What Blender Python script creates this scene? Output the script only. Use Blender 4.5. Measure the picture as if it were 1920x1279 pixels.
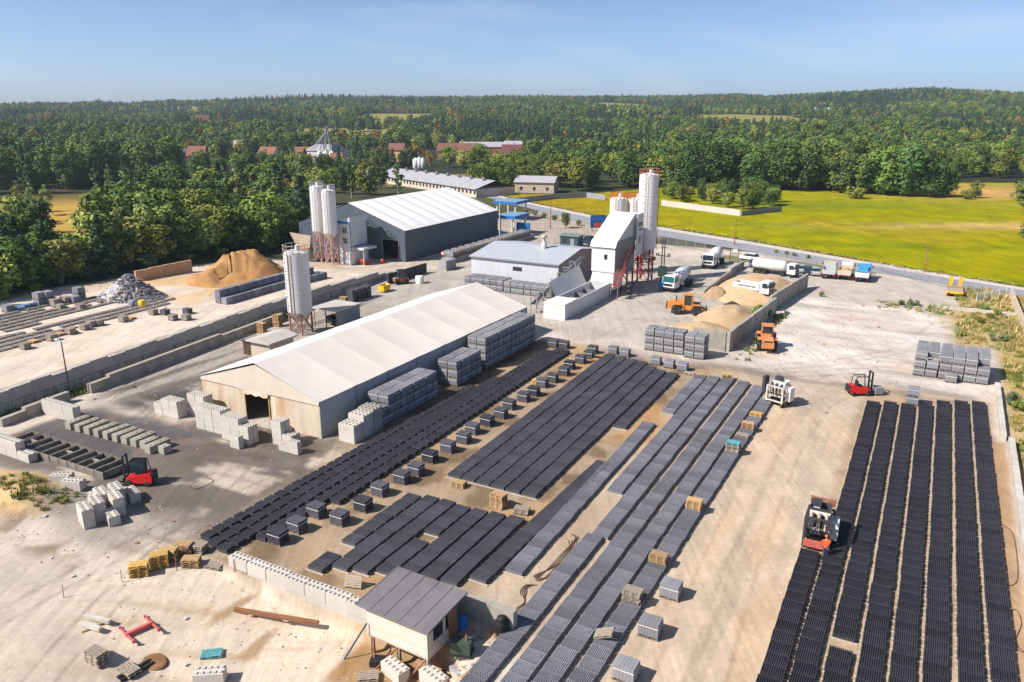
import bpy, math, random
import numpy as np
from mathutils import Vector, Matrix

for o in list(bpy.data.objects):
    bpy.data.objects.remove(o)
S = bpy.context.scene
COL = S.collection
R = math.radians
rnd = random.Random(7)

# ------------------------------------------------------------------ camera
F, CX, CY, CH, YH = 1480.0, 960.0, 639.5, 31.0, 200.0
TH = math.atan((CY - YH) / F)
ct, st = math.cos(TH), math.sin(TH)
cam = bpy.data.cameras.new('camera')
cam.sensor_width = 36.0
cam.lens = 36.0 * F / 1920.0
cam.clip_start, cam.clip_end = 0.5, 20000
camo = bpy.data.objects.new('camera', cam)
COL.objects.link(camo)
camo.location = (0, 0, CH)
camo.rotation_euler = (math.pi / 2 - TH, 0, 0)
S.camera = camo

# ------------------------------------------------------------------ sky, sun, exposure
HAZE = 0.00012
SUN_EL, SUN_AZ = R(42.5), math.atan2(-0.93, -0.36)      # azimuth measured from +Y towards +X
w = bpy.data.worlds.new('World')
S.world = w
w.use_nodes = True
nt = w.node_tree
bg = nt.nodes['Background']
sky = nt.nodes.new('ShaderNodeTexSky')
sky.sky_type = 'NISHITA'
sky.sun_disc = False
sky.sun_elevation = SUN_EL
sky.sun_rotation = SUN_AZ % (2 * math.pi)
sky.altitude = 100
sky.air_density, sky.dust_density, sky.ozone_density = 0.45, 1.05, 2.6
# faint cirrus all over the sky
wtc = nt.nodes.new('ShaderNodeTexCoord')
wmp = nt.nodes.new('ShaderNodeMapping')
wmp.inputs['Scale'].default_value = (1.6, 3.0, 9.0)
wmp.inputs['Rotation'].default_value = (0.12, -0.10, 0.3)
wmp.inputs['Location'].default_value = (0.35, 0.1, 0.0)
nt.links.new(wtc.outputs['Generated'], wmp.inputs[0])
wnz = nt.nodes.new('ShaderNodeTexNoise')
wnz.inputs['Scale'].default_value = 1.3
wnz.inputs['Detail'].default_value = 8
wnz.inputs['Roughness'].default_value = 0.6
wnz.inputs['Distortion'].default_value = 0.7
nt.links.new(wmp.outputs[0], wnz.inputs[0])
wmr = nt.nodes.new('ShaderNodeMapRange')
wmr.inputs[1].default_value, wmr.inputs[2].default_value = 0.53, 0.85
wmr.inputs[3].default_value, wmr.inputs[4].default_value = 0.0, 0.45
nt.links.new(wnz.outputs[0], wmr.inputs[0])
wmx = nt.nodes.new('ShaderNodeMix')
wmx.data_type = 'RGBA'
wmx.inputs[7].default_value = (5.0, 5.2, 5.5, 1)
nt.links.new(wmr.outputs[0], wmx.inputs[0])
nt.links.new(sky.outputs[0], wmx.inputs[6])
nt.links.new(wmx.outputs[2], bg.inputs[0])
bg.inputs[1].default_value = 0.115
sl = bpy.data.lights.new('sun', 'SUN')
sl.energy = 5.0
sl.angle = R(0.55)
sl.color = (1.0, 0.945, 0.86)
so = bpy.data.objects.new('sun', sl)
COL.objects.link(so)
sd = Vector((math.sin(SUN_AZ) * math.cos(SUN_EL), math.cos(SUN_AZ) * math.cos(SUN_EL), math.sin(SUN_EL)))
so.rotation_euler = (-sd).to_track_quat('-Z', 'Y').to_euler()
so.location = (0, 0, 60)
S.view_settings.view_transform = 'Standard'
S.view_settings.look = 'None'
S.view_settings.gamma = 1.0
S.view_settings.use_curve_mapping = False
S.view_settings.exposure = 0.60
S.cycles.max_bounces = 6
S.cycles.transparent_max_bounces = 6

# ------------------------------------------------------------------ survey helpers
ANG = R(28.74)
U, V = (math.sin(ANG), math.cos(ANG)), (math.cos(ANG), -math.sin(ANG))
RZ = -ANG                                                 # yaw of everything laid out on the yard grid

def W(u, v, z=0.0):
    """yard grid (u along the rows, v across them) to the world"""
    return Vector((u * U[0] + v * V[0], u * U[1] + v * V[1], z))

def UV(x, y):
    return (x * U[0] + y * U[1], x * V[0] + y * V[1])

def G(px, py, z=0.0):
    """photo measurement to the point of the level z it was taken of"""
    a, b = (px - CX) / F, (py - CY) / F
    d = (a, ct - b * st, -st - b * ct)
    t = (z - CH) / d[2]
    return Vector((d[0] * t, d[1] * t, z))

def GUV(px, py, z=0.0):
    p = G(px, py, z)
    return UV(p.x, p.y)

# ------------------------------------------------------------------ materials
MATS = {}

def lin(c):
    return tuple((x / 255 / 12.92 if x / 255 <= 0.04045 else ((x / 255 + 0.055) / 1.055) ** 2.4) for x in c)

def mat(name, col, rough=0.8, var=0.25, scale=1.2, dirt=None, dirt_amt=0.5, metal=0.0, bump=0.0, obj_var=0.0,
        stretch=(1, 1, 1), spec=0.3, coord='Object', dscale=None, huev=0.0):
    """plain surface with two octaves of mottling, optional dirt colour, per-object tint and bump"""
    if name in MATS:
        return MATS[name]
    m = bpy.data.materials.new(name)
    m.use_nodes = True
    n, l = m.node_tree.nodes, m.node_tree.links
    b = n['Principled BSDF']
    b.inputs['Roughness'].default_value = rough
    b.inputs['Metallic'].default_value = metal
    b.inputs['Specular IOR Level'].default_value = spec
    tc = n.new('ShaderNodeTexCoord')
    mp = n.new('ShaderNodeMapping')
    mp.inputs['Scale'].default_value = stretch
    l.new(tc.outputs[coord], mp.inputs[0])
    nz = n.new('ShaderNodeTexNoise')
    nz.inputs['Scale'].default_value = scale
    nz.inputs['Detail'].default_value = 6
    nz.inputs['Roughness'].default_value = 0.65
    l.new(mp.outputs[0], nz.inputs[0])
    mr = n.new('ShaderNodeMapRange')
    mr.inputs[1].default_value, mr.inputs[2].default_value = 0.3, 0.7
    mr.inputs[3].default_value, mr.inputs[4].default_value = 1 - var, 1 + var
    l.new(nz.outputs[0], mr.inputs[0])
    last = mr.outputs[0]
    oi = None
    if obj_var:
        oi = n.new('ShaderNodeObjectInfo')
        m2 = n.new('ShaderNodeMapRange')
        m2.inputs[3].default_value, m2.inputs[4].default_value = 1 - obj_var, 1 + obj_var
        l.new(oi.outputs['Random'], m2.inputs[0])
        mu = n.new('ShaderNodeMath')
        mu.operation = 'MULTIPLY'
        l.new(last, mu.inputs[0])
        l.new(m2.outputs[0], mu.inputs[1])
        last = mu.outputs[0]
    vm = n.new('ShaderNodeVectorMath')
    vm.operation = 'SCALE'
    vm.inputs[0].default_value = col[:3]
    l.new(last, vm.inputs['Scale'])
    out = vm.outputs[0]
    if huev:
        hs = n.new('ShaderNodeHueSaturation')
        if oi is None:
            oi = n.new('ShaderNodeObjectInfo')
        wn = n.new('ShaderNodeTexWhiteNoise')
        wn.noise_dimensions = '1D'
        l.new(oi.outputs['Random'], wn.inputs['W'])
        m3 = n.new('ShaderNodeMapRange')
        m3.inputs[3].default_value, m3.inputs[4].default_value = 0.5 - huev, 0.5 + huev * 0.7
        l.new(wn.outputs['Value'], m3.inputs[0])
        l.new(m3.outputs[0], hs.inputs['Hue'])
        l.new(out, hs.inputs['Color'])
        out = hs.outputs[0]
    if dirt:
        n2 = n.new('ShaderNodeTexNoise')
        n2.inputs['Scale'].default_value = dscale or scale * 0.45
        n2.inputs['Detail'].default_value = 5
        l.new(mp.outputs[0], n2.inputs[0])
        m4 = n.new('ShaderNodeMapRange')
        m4.inputs[1].default_value, m4.inputs[2].default_value = 0.45, 0.72
        m4.inputs[3].default_value, m4.inputs[4].default_value = 0, dirt_amt
        l.new(n2.outputs[0], m4.inputs[0])
        mx = n.new('ShaderNodeMix')
        mx.data_type = 'RGBA'
        l.new(m4.outputs[0], mx.inputs[0])
        l.new(out, mx.inputs[6])
        mx.inputs[7].default_value = (*dirt[:3], 1)
        out = mx.outputs[2]
    l.new(out, b.inputs['Base Color'])
    if bump:
        bp = n.new('ShaderNodeBump')
        bp.inputs['Strength'].default_value = bump
        bp.inputs['Distance'].default_value = 0.05
        n3 = n.new('ShaderNodeTexNoise')
        n3.inputs['Scale'].default_value = scale * 5
        n3.inputs['Detail'].default_value = 4
        l.new(mp.outputs[0], n3.inputs[0])
        l.new(n3.outputs[0], bp.inputs['Height'])
        l.new(bp.outputs[0], b.inputs['Normal'])
    MATS[name] = m
    return m

def attr_mat(name, fine=3.0, var=0.25, rough=0.9, bump=0.3, wet=True, streak=.07):
    """ground whose colour comes from its own survey attribute, broken up by fine grain"""
    m = bpy.data.materials.new(name)
    m.use_nodes = True
    n, l = m.node_tree.nodes, m.node_tree.links
    b = n['Principled BSDF']
    b.inputs['Specular IOR Level'].default_value = 0.15 if wet else 0.03
    a = n.new('ShaderNodeVertexColor')
    a.layer_name = 'col'
    tc = n.new('ShaderNodeTexCoord')
    nz = n.new('ShaderNodeTexNoise')
    nz.inputs['Scale'].default_value = fine
    nz.inputs['Detail'].default_value = 9
    nz.inputs['Roughness'].default_value = 0.72
    l.new(tc.outputs['Object'], nz.inputs[0])
    n1 = n.new('ShaderNodeTexNoise')
    n1.inputs['Scale'].default_value = fine * 0.12
    n1.inputs['Detail'].default_value = 7
    l.new(tc.outputs['Object'], n1.inputs[0])
    ad = n.new('ShaderNodeMath')
    ad.operation = 'ADD'
    l.new(nz.outputs[0], ad.inputs[0])
    l.new(n1.outputs[0], ad.inputs[1])
    mr = n.new('ShaderNodeMapRange')
    mr.inputs[1].default_value, mr.inputs[2].default_value = 0.65, 1.35
    mr.inputs[3].default_value, mr.inputs[4].default_value = 1 - var, 1 + var
    l.new(ad.outputs[0], mr.inputs[0])
    last = mr.outputs[0]
    for ang, sx, sy, amt in ((ANG, 2.6, .10, streak), (ANG + .04, .9, .05, streak * .7), (ANG - .12, 3.1, .11, streak * .6)):
        mp = n.new('ShaderNodeMapping')
        mp.inputs['Rotation'].default_value = (0, 0, ang)
        mp.inputs['Scale'].default_value = (sx, sy, 1)
        l.new(tc.outputs['Object'], mp.inputs[0])
        s1 = n.new('ShaderNodeTexNoise')
        s1.inputs['Scale'].default_value = 1.0
        s1.inputs['Detail'].default_value = 5
        s1.inputs['Distortion'].default_value = .6
        l.new(mp.outputs[0], s1.inputs[0])
        m6 = n.new('ShaderNodeMapRange')
        m6.inputs[1].default_value, m6.inputs[2].default_value = 0.42, 0.62
        m6.inputs[3].default_value, m6.inputs[4].default_value = 1 + amt * .45, 1 - amt
        l.new(s1.outputs[0], m6.inputs[0])
        mu = n.new('ShaderNodeMath')
        mu.operation = 'MULTIPLY'
        l.new(last, mu.inputs[0])
        l.new(m6.outputs[0], mu.inputs[1])
        last = mu.outputs[0]
    vm = n.new('ShaderNodeVectorMath')
    vm.operation = 'SCALE'
    l.new(a.outputs[0], vm.inputs[0])
    l.new(last, vm.inputs['Scale'])
    l.new(vm.outputs[0], b.inputs['Base Color'])
    if wet:
        m5 = n.new('ShaderNodeMapRange')
        m5.inputs[3].default_value, m5.inputs[4].default_value = rough, 0.48
        l.new(a.outputs['Alpha'], m5.inputs[0])
        l.new(m5.outputs[0], b.inputs['Roughness'])
    else:
        b.inputs['Roughness'].default_value = rough
    bp = n.new('ShaderNodeBump')
    bp.inputs['Strength'].default_value = bump
    bp.inputs['Distance'].default_value = 0.06
    l.new(nz.outputs[0], bp.inputs['Height'])
    l.new(bp.outputs[0], b.inputs['Normal'])
    return m

# ------------------------------------------------------------------ object helpers
def tag(o, label=None, cat=None, group=None, kind=None):
    if label: o['label'] = label
    if cat: o['category'] = cat
    if group: o['group'] = group
    if kind: o['kind'] = kind
    return o

def thing(name, label, cat, loc=(0, 0, 0), rz=0.0, group=None):
    o = bpy.data.objects.new(name, None)
    o.empty_display_size = 0.3
    COL.objects.link(o)
    o.location = loc
    o.rotation_euler = (0, 0, rz)
    return tag(o, label, cat, group, 'thing' if any(q in name for q in ('wall', 'gate', 'fence', 'canopy', 'plinth')) else None)

def link(name, me, parent=None, loc=(0, 0, 0), rz=0.0):
    o = bpy.data.objects.new(name, me)
    COL.objects.link(o)
    o.location = loc
    o.rotation_euler = (0, 0, rz)
    if parent is not None:
        o.parent = parent
    return o

KIDS = {}

def copy_tree(o, loc, rz, label=None, group=None, parent=None, scale=None, cat=None):
    c = o.copy()
    COL.objects.link(c)
    if parent is None:
        c.location = loc
        c.rotation_euler = (0, 0, rz)
        if scale: c.scale = scale
        tag(c, label, cat, group)
    else:
        c.parent = parent
    for ch in o.children:
        copy_tree(ch, None, None, parent=c)
    return c

class MB:
    def __init__(s):
        s.v, s.f, s.s = [], [], []
    def add(s, vs, fs, smooth=False):
        b = len(s.v)
        s.v += [tuple(x) for x in vs]
        s.f += [tuple(b + i for i in f) for f in fs]
        s.s += [smooth] * len(fs)
        return s
    def box(s, x0, x1, y0, y1, z0, z1):
        return s.add([(x0, y0, z0), (x1, y0, z0), (x1, y1, z0), (x0, y1, z0), (x0, y0, z1), (x1, y0, z1), (x1, y1, z1), (x0, y1, z1)],
                     [(3, 2, 1, 0), (4, 5, 6, 7), (0, 1, 5, 4), (1, 2, 6, 5), (2, 3, 7, 6), (3, 0, 4, 7)])
    def cbox(s, cx, cy, cz, sx, sy, sz, rz=0.0, rx=0.0, ry=0.0):
        M = Matrix.Translation((cx, cy, cz)) @ Matrix.Rotation(rz, 4, 'Z') @ Matrix.Rotation(ry, 4, 'Y') @ Matrix.Rotation(rx, 4, 'X')
        t = MB().box(-sx / 2, sx / 2, -sy / 2, sy / 2, -sz / 2, sz / 2)
        return s.add([M @ Vector(p) for p in t.v], t.f)
    def bar(s, p0, p1, w, h=None):
        """square bar between two points"""
        p0, p1 = Vector(p0), Vector(p1)
        d = p1 - p0
        L = d.length
        if L < 1e-6: return s
        q = d.to_track_quat('Z', 'Y')
        h = h or w
        c = [(-w / 2, -h / 2), (w / 2, -h / 2), (w / 2, h / 2), (-w / 2, h / 2)]
        vs = [p0 + q @ Vector((a, b, 0)) for a, b in c] + [p0 + q @ Vector((a, b, L)) for a, b in c]
        return s.add(vs, [(3, 2, 1, 0), (4, 5, 6, 7), (0, 1, 5, 4), (1, 2, 6, 5), (2, 3, 7, 6), (3, 0, 4, 7)])
    def cyl(s, p0, p1, r0, r1=None, n=12, cap=True):
        p0, p1 = Vector(p0), Vector(p1)
        r1 = r0 if r1 is None else r1
        q = (p1 - p0).to_track_quat('Z', 'Y')
        L = (p1 - p0).length
        vs = []
        for r, z in ((r0, 0), (r1, L)):
            vs += [p0 + q @ Vector((r * math.cos(2 * math.pi * i / n), r * math.sin(2 * math.pi * i / n), z)) for i in range(n)]
        fs = [(i, (i + 1) % n, n + (i + 1) % n, n + i) for i in range(n)]
        s.add(vs, fs, True)
        if cap:
            s.add(vs[:n], [tuple(range(n))[::-1]])
            s.add(vs[n:], [tuple(range(n))])
        return s
    def tube(s, pts, r, n=6):
        pts = [Vector(p) for p in pts]
        vs = []
        for i, p in enumerate(pts):
            d = (pts[min(i + 1, len(pts) - 1)] - pts[max(i - 1, 0)]).normalized()
            q = d.to_track_quat('Z', 'Y')
            vs += [p + q @ Vector((r * math.cos(2 * math.pi * k / n), r * math.sin(2 * math.pi * k / n), 0)) for k in range(n)]
        fs = [(i * n + k, i * n + (k + 1) % n, (i + 1) * n + (k + 1) % n, (i + 1) * n + k) for i in range(len(pts) - 1) for k in range(n)]
        return s.add(vs, fs, True)
    def lathe(s, prof, c=(0, 0), n=20):
        vs, fs = [], []
        for r, z in prof:
            vs += [(c[0] + r * math.cos(2 * math.pi * i / n), c[1] + r * math.sin(2 * math.pi * i / n), z) for i in range(n)]
        for j in range(len(prof) - 1):
            fs += [(j * n + i, j * n + (i + 1) % n, (j + 1) * n + (i + 1) % n, (j + 1) * n + i) for i in range(n)]
        s.add(vs, fs, True)
        s.add(vs[:n], [tuple(range(n))[::-1]])
        return s.add(vs[-n:], [tuple(range(n))])
    def prism(s, poly, axis, a, b):
        """polygon given in the two other axes, pushed along axis from a to b"""
        def P(p, t):
            return {'x': (t, p[0], p[1]), 'y': (p[0], t, p[1]), 'z': (p[0], p[1], t)}[axis]
        n = len(poly)
        vs = [P(p, a) for p in poly] + [P(p, b) for p in poly]
        return s.add(vs, [tuple(range(n))[::-1], tuple(range(n, 2 * n))] + [(i, (i + 1) % n, n + (i + 1) % n, n + i) for i in range(n)])
    def mesh(s, name, m=None, fix=True):
        me = bpy.data.meshes.new(name)
        me.from_pydata(s.v, [], s.f)
        if m: me.materials.append(m)
        if any(s.s):
            me.polygons.foreach_set('use_smooth', s.s)
        if fix:
            import bmesh
            b = bmesh.new()
            b.from_mesh(me)
            bmesh.ops.recalc_face_normals(b, faces=b.faces)
            b.to_mesh(me)
            b.free()
        return me
    def build(s, name, m, parent=None, loc=(0, 0, 0), rz=0.0):
        return link(name, s.mesh(name, m), parent, loc, rz)

def np_mesh(name, verts, quads, m=None, smooth=False, col=None):
    me = bpy.data.meshes.new(name)
    nv, nf = len(verts), len(quads)
    k = quads.shape[1]
    me.vertices.add(nv)
    me.vertices.foreach_set('co', np.ascontiguousarray(verts, dtype=np.float32).ravel())
    me.loops.add(nf * k)
    me.loops.foreach_set('vertex_index', np.ascontiguousarray(quads, dtype=np.int32).ravel())
    me.polygons.add(nf)
    me.polygons.foreach_set('loop_start', np.arange(nf, dtype=np.int32) * k)
    me.polygons.foreach_set('use_smooth', np.full(nf, smooth))
    me.update(calc_edges=True)
    if m: me.materials.append(m)
    if col is not None:
        a = me.color_attributes.new('col', 'FLOAT_COLOR', 'POINT')
        a.data.foreach_set('color', np.ascontiguousarray(col, dtype=np.float32).ravel())
    return me

# ------------------------------------------------------------------ noise (numpy)
def _hash(ix, iy, seed):
    h = (ix.astype(np.int64) * 374761393 + iy.astype(np.int64) * 668265263 + seed * 1274126177) & 0xFFFFFFFF
    h = ((h ^ (h >> 13)) * 1274126177) & 0xFFFFFFFF
    return ((h ^ (h >> 16)) & 0xFFFF) / 65535.0

def vnoise(x, y, seed=0):
    ix, iy = np.floor(x), np.floor(y)
    fx, fy = x - ix, y - iy
    fx, fy = fx * fx * (3 - 2 * fx), fy * fy * (3 - 2 * fy)
    a, b = _hash(ix, iy, seed), _hash(ix + 1, iy, seed)
    c, d = _hash(ix, iy + 1, seed), _hash(ix + 1, iy + 1, seed)
    return (a * (1 - fx) + b * fx) * (1 - fy) + (c * (1 - fx) + d * fx) * fy

def fbm(x, y, seed=0, o=4, g=0.5):
    t, a, n = 0, 1.0, 0
    for i in range(o):
        t = t + a * vnoise(x * 2 ** i, y * 2 ** i, seed + i * 17)
        n += a
        a *= g
    return t / n

def sstep(a, b, x):
    t = np.clip((x - a) / (b - a), 0, 1)
    return t * t * (3 - 2 * t)

def scatter(name, pts, protos, label, cat, jit=True):
    """one 'stuff' object: copies of the protos on points (x,y,z,rz,scale,idx[,sz])"""
    P = np.array(pts, dtype=np.float64)
    me = bpy.data.meshes.new(name)
    me.from_pydata([tuple(p) for p in P[:, :3]], [], [])
    a = me.attributes.new('rot', 'FLOAT_VECTOR', 'POINT')
    rv = np.zeros((len(P), 3), dtype=np.float32)
    rv[:, 2] = P[:, 3]
    a.data.foreach_set('vector', rv.ravel())
    a = me.attributes.new('scl', 'FLOAT_VECTOR', 'POINT')
    sv = np.repeat(P[:, 4:5], 3, 1).astype(np.float32)
    if P.shape[1] > 6: sv[:, 2] = P[:, 6]
    a.data.foreach_set('vector', np.ascontiguousarray(sv).ravel())
    a = me.attributes.new('idx', 'INT', 'POINT')
    a.data.foreach_set('value', P[:, 5].astype(np.int32))
    o = link(name, me)
    c = bpy.data.collections.new(name + '_kinds')
    for i, p in enumerate(protos):
        q = bpy.data.objects.new('%s_kind_%02d' % (name, i), p)
        c.objects.link(q)
    g = bpy.data.node_groups.new(name, 'GeometryNodeTree')
    g.interface.new_socket('Geometry', in_out='INPUT', socket_type='NodeSocketGeometry')
    g.interface.new_socket('Geometry', in_out='OUTPUT', socket_type='NodeSocketGeometry')
    n, l = g.nodes, g.links
    gi, go = n.new('NodeGroupInput'), n.new('NodeGroupOutput')
    ci = n.new('GeometryNodeCollectionInfo')
    ci.inputs['Collection'].default_value = c
    ci.inputs['Separate Children'].default_value = True
    ci.inputs['Reset Children'].default_value = True
    ip = n.new('GeometryNodeInstanceOnPoints')
    ip.inputs['Pick Instance'].default_value = True
    def at(nm, ty):
        q = n.new('GeometryNodeInputNamedAttribute')
        q.data_type = ty
        q.inputs['Name'].default_value = nm
        return q.outputs[0]
    e2r = n.new('FunctionNodeEulerToRotation')
    l.new(at('rot', 'FLOAT_VECTOR'), e2r.inputs[0])
    l.new(gi.outputs[0], ip.inputs['Points'])
    l.new(ci.outputs[0], ip.inputs['Instance'])
    l.new(at('idx', 'INT'), ip.inputs['Instance Index'])
    l.new(e2r.outputs[0], ip.inputs['Rotation'])
    l.new(at('scl', 'FLOAT_VECTOR'), ip.inputs['Scale'])
    l.new(ip.outputs[0], go.inputs[0])
    md = o.modifiers.new('scatter', 'NODES')
    md.node_group = g
    return tag(o, label, cat, None, 'stuff')
# ------------------------------------------------------------------ terrain shape
SKYLINE = [(-500, 197), (0, 197), (100, 197), (190, 193), (230, 198), (300, 192), (480, 190), (600, 186), (750, 184), (950, 182), (1100, 183),
           (1250, 182), (1380, 178), (1440, 182), (1560, 176), (1720, 168), (1760, 168), (1850, 173), (1920, 176), (2400, 178)]
RIDGE = 2300.0
_az, _tz = [], []
for px, py in SKYLINE:
    a, b = (px - CX) / F, (py - CY) / F
    d = (a, ct - b * st, -st - b * ct)
    _az.append(math.atan2(d[0], d[1]))
    _tz.append(CH + RIDGE * d[2] / math.hypot(d[0], d[1]) - 9.5)

def terr_h(u):
    return np.interp(u, [0, 92, 112, 123], [2.4, 2.4, 1.6, 0.0])

def edge_v(u):
    return -84.05 - 0.093 * (u - 42)

def height(x, y):
    x, y = np.asarray(x, float), np.asarray(y, float)
    r = np.hypot(x, y)
    az = np.arctan2(x, y)
    top = np.interp(az, _az, _tz)
    t = sstep(380, RIDGE, r)
    z = top * t ** 1.5 * (1 - 0.35 * sstep(RIDGE, 6000, r))
    z = z + sstep(350, 900, r) * (1 - 0.5 * t) * 9.0 * (fbm(x / 260, y / 260, 3, 3) - 0.5)
    z = z + sstep(700, 1500, r) * 9.0 * (fbm(x / 420, y / 420, 9, 3) - 0.5)
    for r0, wd, hh, sd in ((760, 100, 6, 5), (1150, 130, 9, 6), (1600, 160, 9, 7)):
        rc = r0 + 260 * (fbm(az * 2.2 + sd, az * 0 + sd, 500 + sd, 3) - .5)
        z = z + hh * (.35 + 1.3 * fbm(az * 5 + sd * 3, az * 0 + 2.5, 520 + sd, 2)) * np.exp(-((r - rc) / wd) ** 2)
    u, v = x * U[0] + y * U[1], x * V[0] + y * V[1]
    # raised left terrace behind its retaining wall
    e = edge_v(u)
    z = z + terr_h(u) * sstep(0.05, -0.55, v - e) * (1 - sstep(300, 380, r))
    # loading ramp below the block wall and the stilt hut
    ramp = sstep(33.4, 32.6, u) * sstep(-46, -33, v) * sstep(-20.5, -22.2, v)
    z = z - 1.35 * ramp
    # spoil bank at the left edge
    k = np.exp(-(((u - 32.0) / 2.7) ** 2 + ((v + 64.5) / 5.5) ** 2))
    z = z + 1.3 * k
    # uneven yard
    z = z + (1 - sstep(150, 250, r)) * 0.05 * (fbm(x / 3.1, y / 3.1, 21, 3) - 0.5)
    return z

def hz(x, y):
    return float(height(np.array([x]), np.array([y]))[0])

def Gh(px, py):
    """photo measurement to the terrain itself"""
    z = 0.0
    for _ in range(12):
        p = G(px, py, z)
        z = 0.5 * z + 0.5 * hz(p.x, p.y)
    return G(px, py, z)

# ------------------------------------------------------------------ ground colours
K = 1.0 / 1.6
def alb(*c):
    return tuple(q * K for q in lin(c))

def gcolor(x, y):
    u, v = x * U[0] + y * U[1], x * V[0] + y * V[1]
    r = np.hypot(x, y)
    n1, n2, n3 = fbm(x / 9, y / 9, 1), fbm(x / 2.6, y / 2.6, 2), fbm(x / 28, y / 28, 5)
    wu, wv = u + 5 * (fbm(u / 7, v / 7, 31) - .5), v + 5 * (fbm(u / 7, v / 7, 47) - .5)
    suv = fbm(u / 11, v / 1.3, 61)                       # wheel streaks along the rows
    svu = fbm(u / 1.4, v / 11, 67)                       # and across them
    N = len(x)
    C = np.zeros((N, 4))
    def put(c, m):
        m = np.clip(m, 0, 1)[:, None]
        C[:, :3] = C[:, :3] * (1 - m) + np.array(c)[None, :3] * m
    def wetm(m):
        C[:, 3] = np.maximum(C[:, 3], np.clip(m, 0, 1))
    def box(u0, u1, v0, v1, s=2.0, uu=None, vv=None):
        uu = wu if uu is None else uu
        vv = wv if vv is None else vv
        return sstep(u0 - s, u0 + s, uu) * sstep(u1 + s, u1 - s, uu) * sstep(v0 - s, v0 + s, vv) * sstep(v1 + s, v1 - s, vv)
    # countryside: rough grass, dark leaf litter under the woods
    C[:, :3] = np.array([0.05, 0.055, 0.022])
    put((0.10, 0.095, 0.03), sstep(.5, .75, n3) * 0.7)
    put((0.025, 0.03, 0.014), sstep(260, 420, r))
    put((0.26, 0.22, 0.06), sstep(.63, .67, fbm(x / 150, y / 150, 301, 3)) * sstep(480, 540, r) * .9)
    # the yard
    bord = np.interp(u, [20, 60, 68, 80, 100, 122], [-142, -136, -131, -125.5, -124, -117])
    yard = sstep(-1.5, 1.5, wv - bord) * sstep(9.3, 8.7, v + .3 * (n2 - .5)) * sstep(168, 164, u) * sstep(-20, -10, u + 60)
    yard = np.where(v < edge_v(u), yard * sstep(126, 122, wu + .0 * v) + 0 * v, yard)
    yard = np.maximum(yard, box(120, 178, -108, 8, 1.5, u, v))
    put(alb(222, 208, 194), yard)
    put(alb(206, 186, 164), yard * sstep(.45, .65, n1) * .6)
    put(alb(236, 222, 204), yard * sstep(.5, .7, n3) * .5)
    # terrace slab
    te = (v < edge_v(u)) * yard
    put(alb(240, 222, 204), te * box(20, 112, -128, -82, 2))
    put(alb(232, 196, 150), te * box(78, 122, -135, -96, 5) * sstep(.35, .6, n1))
    put(alb(214, 190, 160), te * sstep(.55, .75, n2) * .35)
    # grey plaza round the mixing plant
    gp = box(97, 166, -90, -14, 4) * (v > edge_v(u))
    put(alb(206, 196, 184), gp * .8)
    put(alb(186, 178, 168), gp * sstep(.5, .7, n1) * .6)
    put(alb(192, 184, 174), box(96, 128, -90, -52, 4) * (v > edge_v(u)) * .7)
    # concrete strip between the two big paver fields: pinkish, tyre streaks
    st_ = box(30, 94, -13.6, -5.2, 1.2, u, v)
    put(alb(226, 202, 176), st_ * .9)
    put(alb(228, 190, 150), st_ * sstep(.48, .7, suv) * .55)
    put(alb(196, 178, 158), st_ * sstep(.52, .7, fbm(u / 14, v / .9, 71)) * .6)
    put(alb(206, 190, 172), box(84, 96, -14, 6, 2) * .7)
    # under the paver fields: brown, sandy, stained
    pf = box(33, 93, -47.5, -22.5, 1.5)
    put(alb(178, 152, 122), pf * .85)
    put(alb(128, 104, 80), pf * sstep(.45, .68, n2) * .8)
    put(alb(204, 166, 118), pf * sstep(.55, .75, n1) * .7)
    put(alb(208, 184, 156), box(40, 93, -23, -20.4, 1) * .8)
    put(alb(212, 164, 112), box(66, 79, -26.5, -22, 1.5) * .8)
    put(alb(200, 176, 150), box(35, 95, -22, -13.6, .6, u, v) * .8)
    put(alb(196, 168, 138), box(35, 96, -5.5, 7.0, .5, u, v) * .85)
    put(alb(150, 128, 108), box(35, 96, -5.5, 7.0, .5, u, v) * sstep(.5, .7, n2) * .5)
    put(alb(190, 150, 108), box(38, 84, 6.6, 8.0, .4, u, v) * .8)
    # tent front and the lane along the retaining wall: wet mud, dried islands
    wf = np.maximum(box(35, 52.5, -76, -45, 2.5), box(52, 60, -80, -66.7, 2.2))
    wp = sstep(.45, .53, fbm(u / 2.6 + .5 * n1, v / 7.5, 81))
    put(alb(206, 190, 172), wf * .6)
    put(alb(122, 112, 104), wf * wp * .95)
    wetm(wf * wp * .65)
    wn = box(45, 53, -66, -47, 1.8)
    wn = wn * sstep(.36, .46, fbm(u / 2.2, v / 5.5, 83))
    put(alb(114, 102, 92), wn * .9)
    wetm(wn * .7)
    put(alb(106, 102, 102), box(37.5, 48, -77, -61, .8) * .97)          # wet casting slab
    wetm(box(37.5, 48, -77, -61, .8) * .8)
    put(alb(150, 128, 112), box(37.5, 48, -77, -61, .8) * sstep(.5, .66, n2) * .6)
    ln = sstep(-81.5, -79.5, v + .085 * (u - 42)) * sstep(-67, -69, v) * sstep(46, 54, wu) * sstep(104, 96, wu)
    put(alb(186, 176, 164), ln * .9)
    put(alb(118, 110, 104), ln * sstep(.5, .64, fbm(u / 9, v / 1.6, 91)) * .8)
    put(alb(84, 80, 80), box(50, 72, -75, -66.0, 1.8) * sstep(.38, .52, svu) * .95)
    put(alb(70, 78, 48), (v < edge_v(u) + 2.6) * (v > edge_v(u)) * (u < 92) * sstep(.35, .55, n2) * .8)   # weeds in the gap
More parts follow.
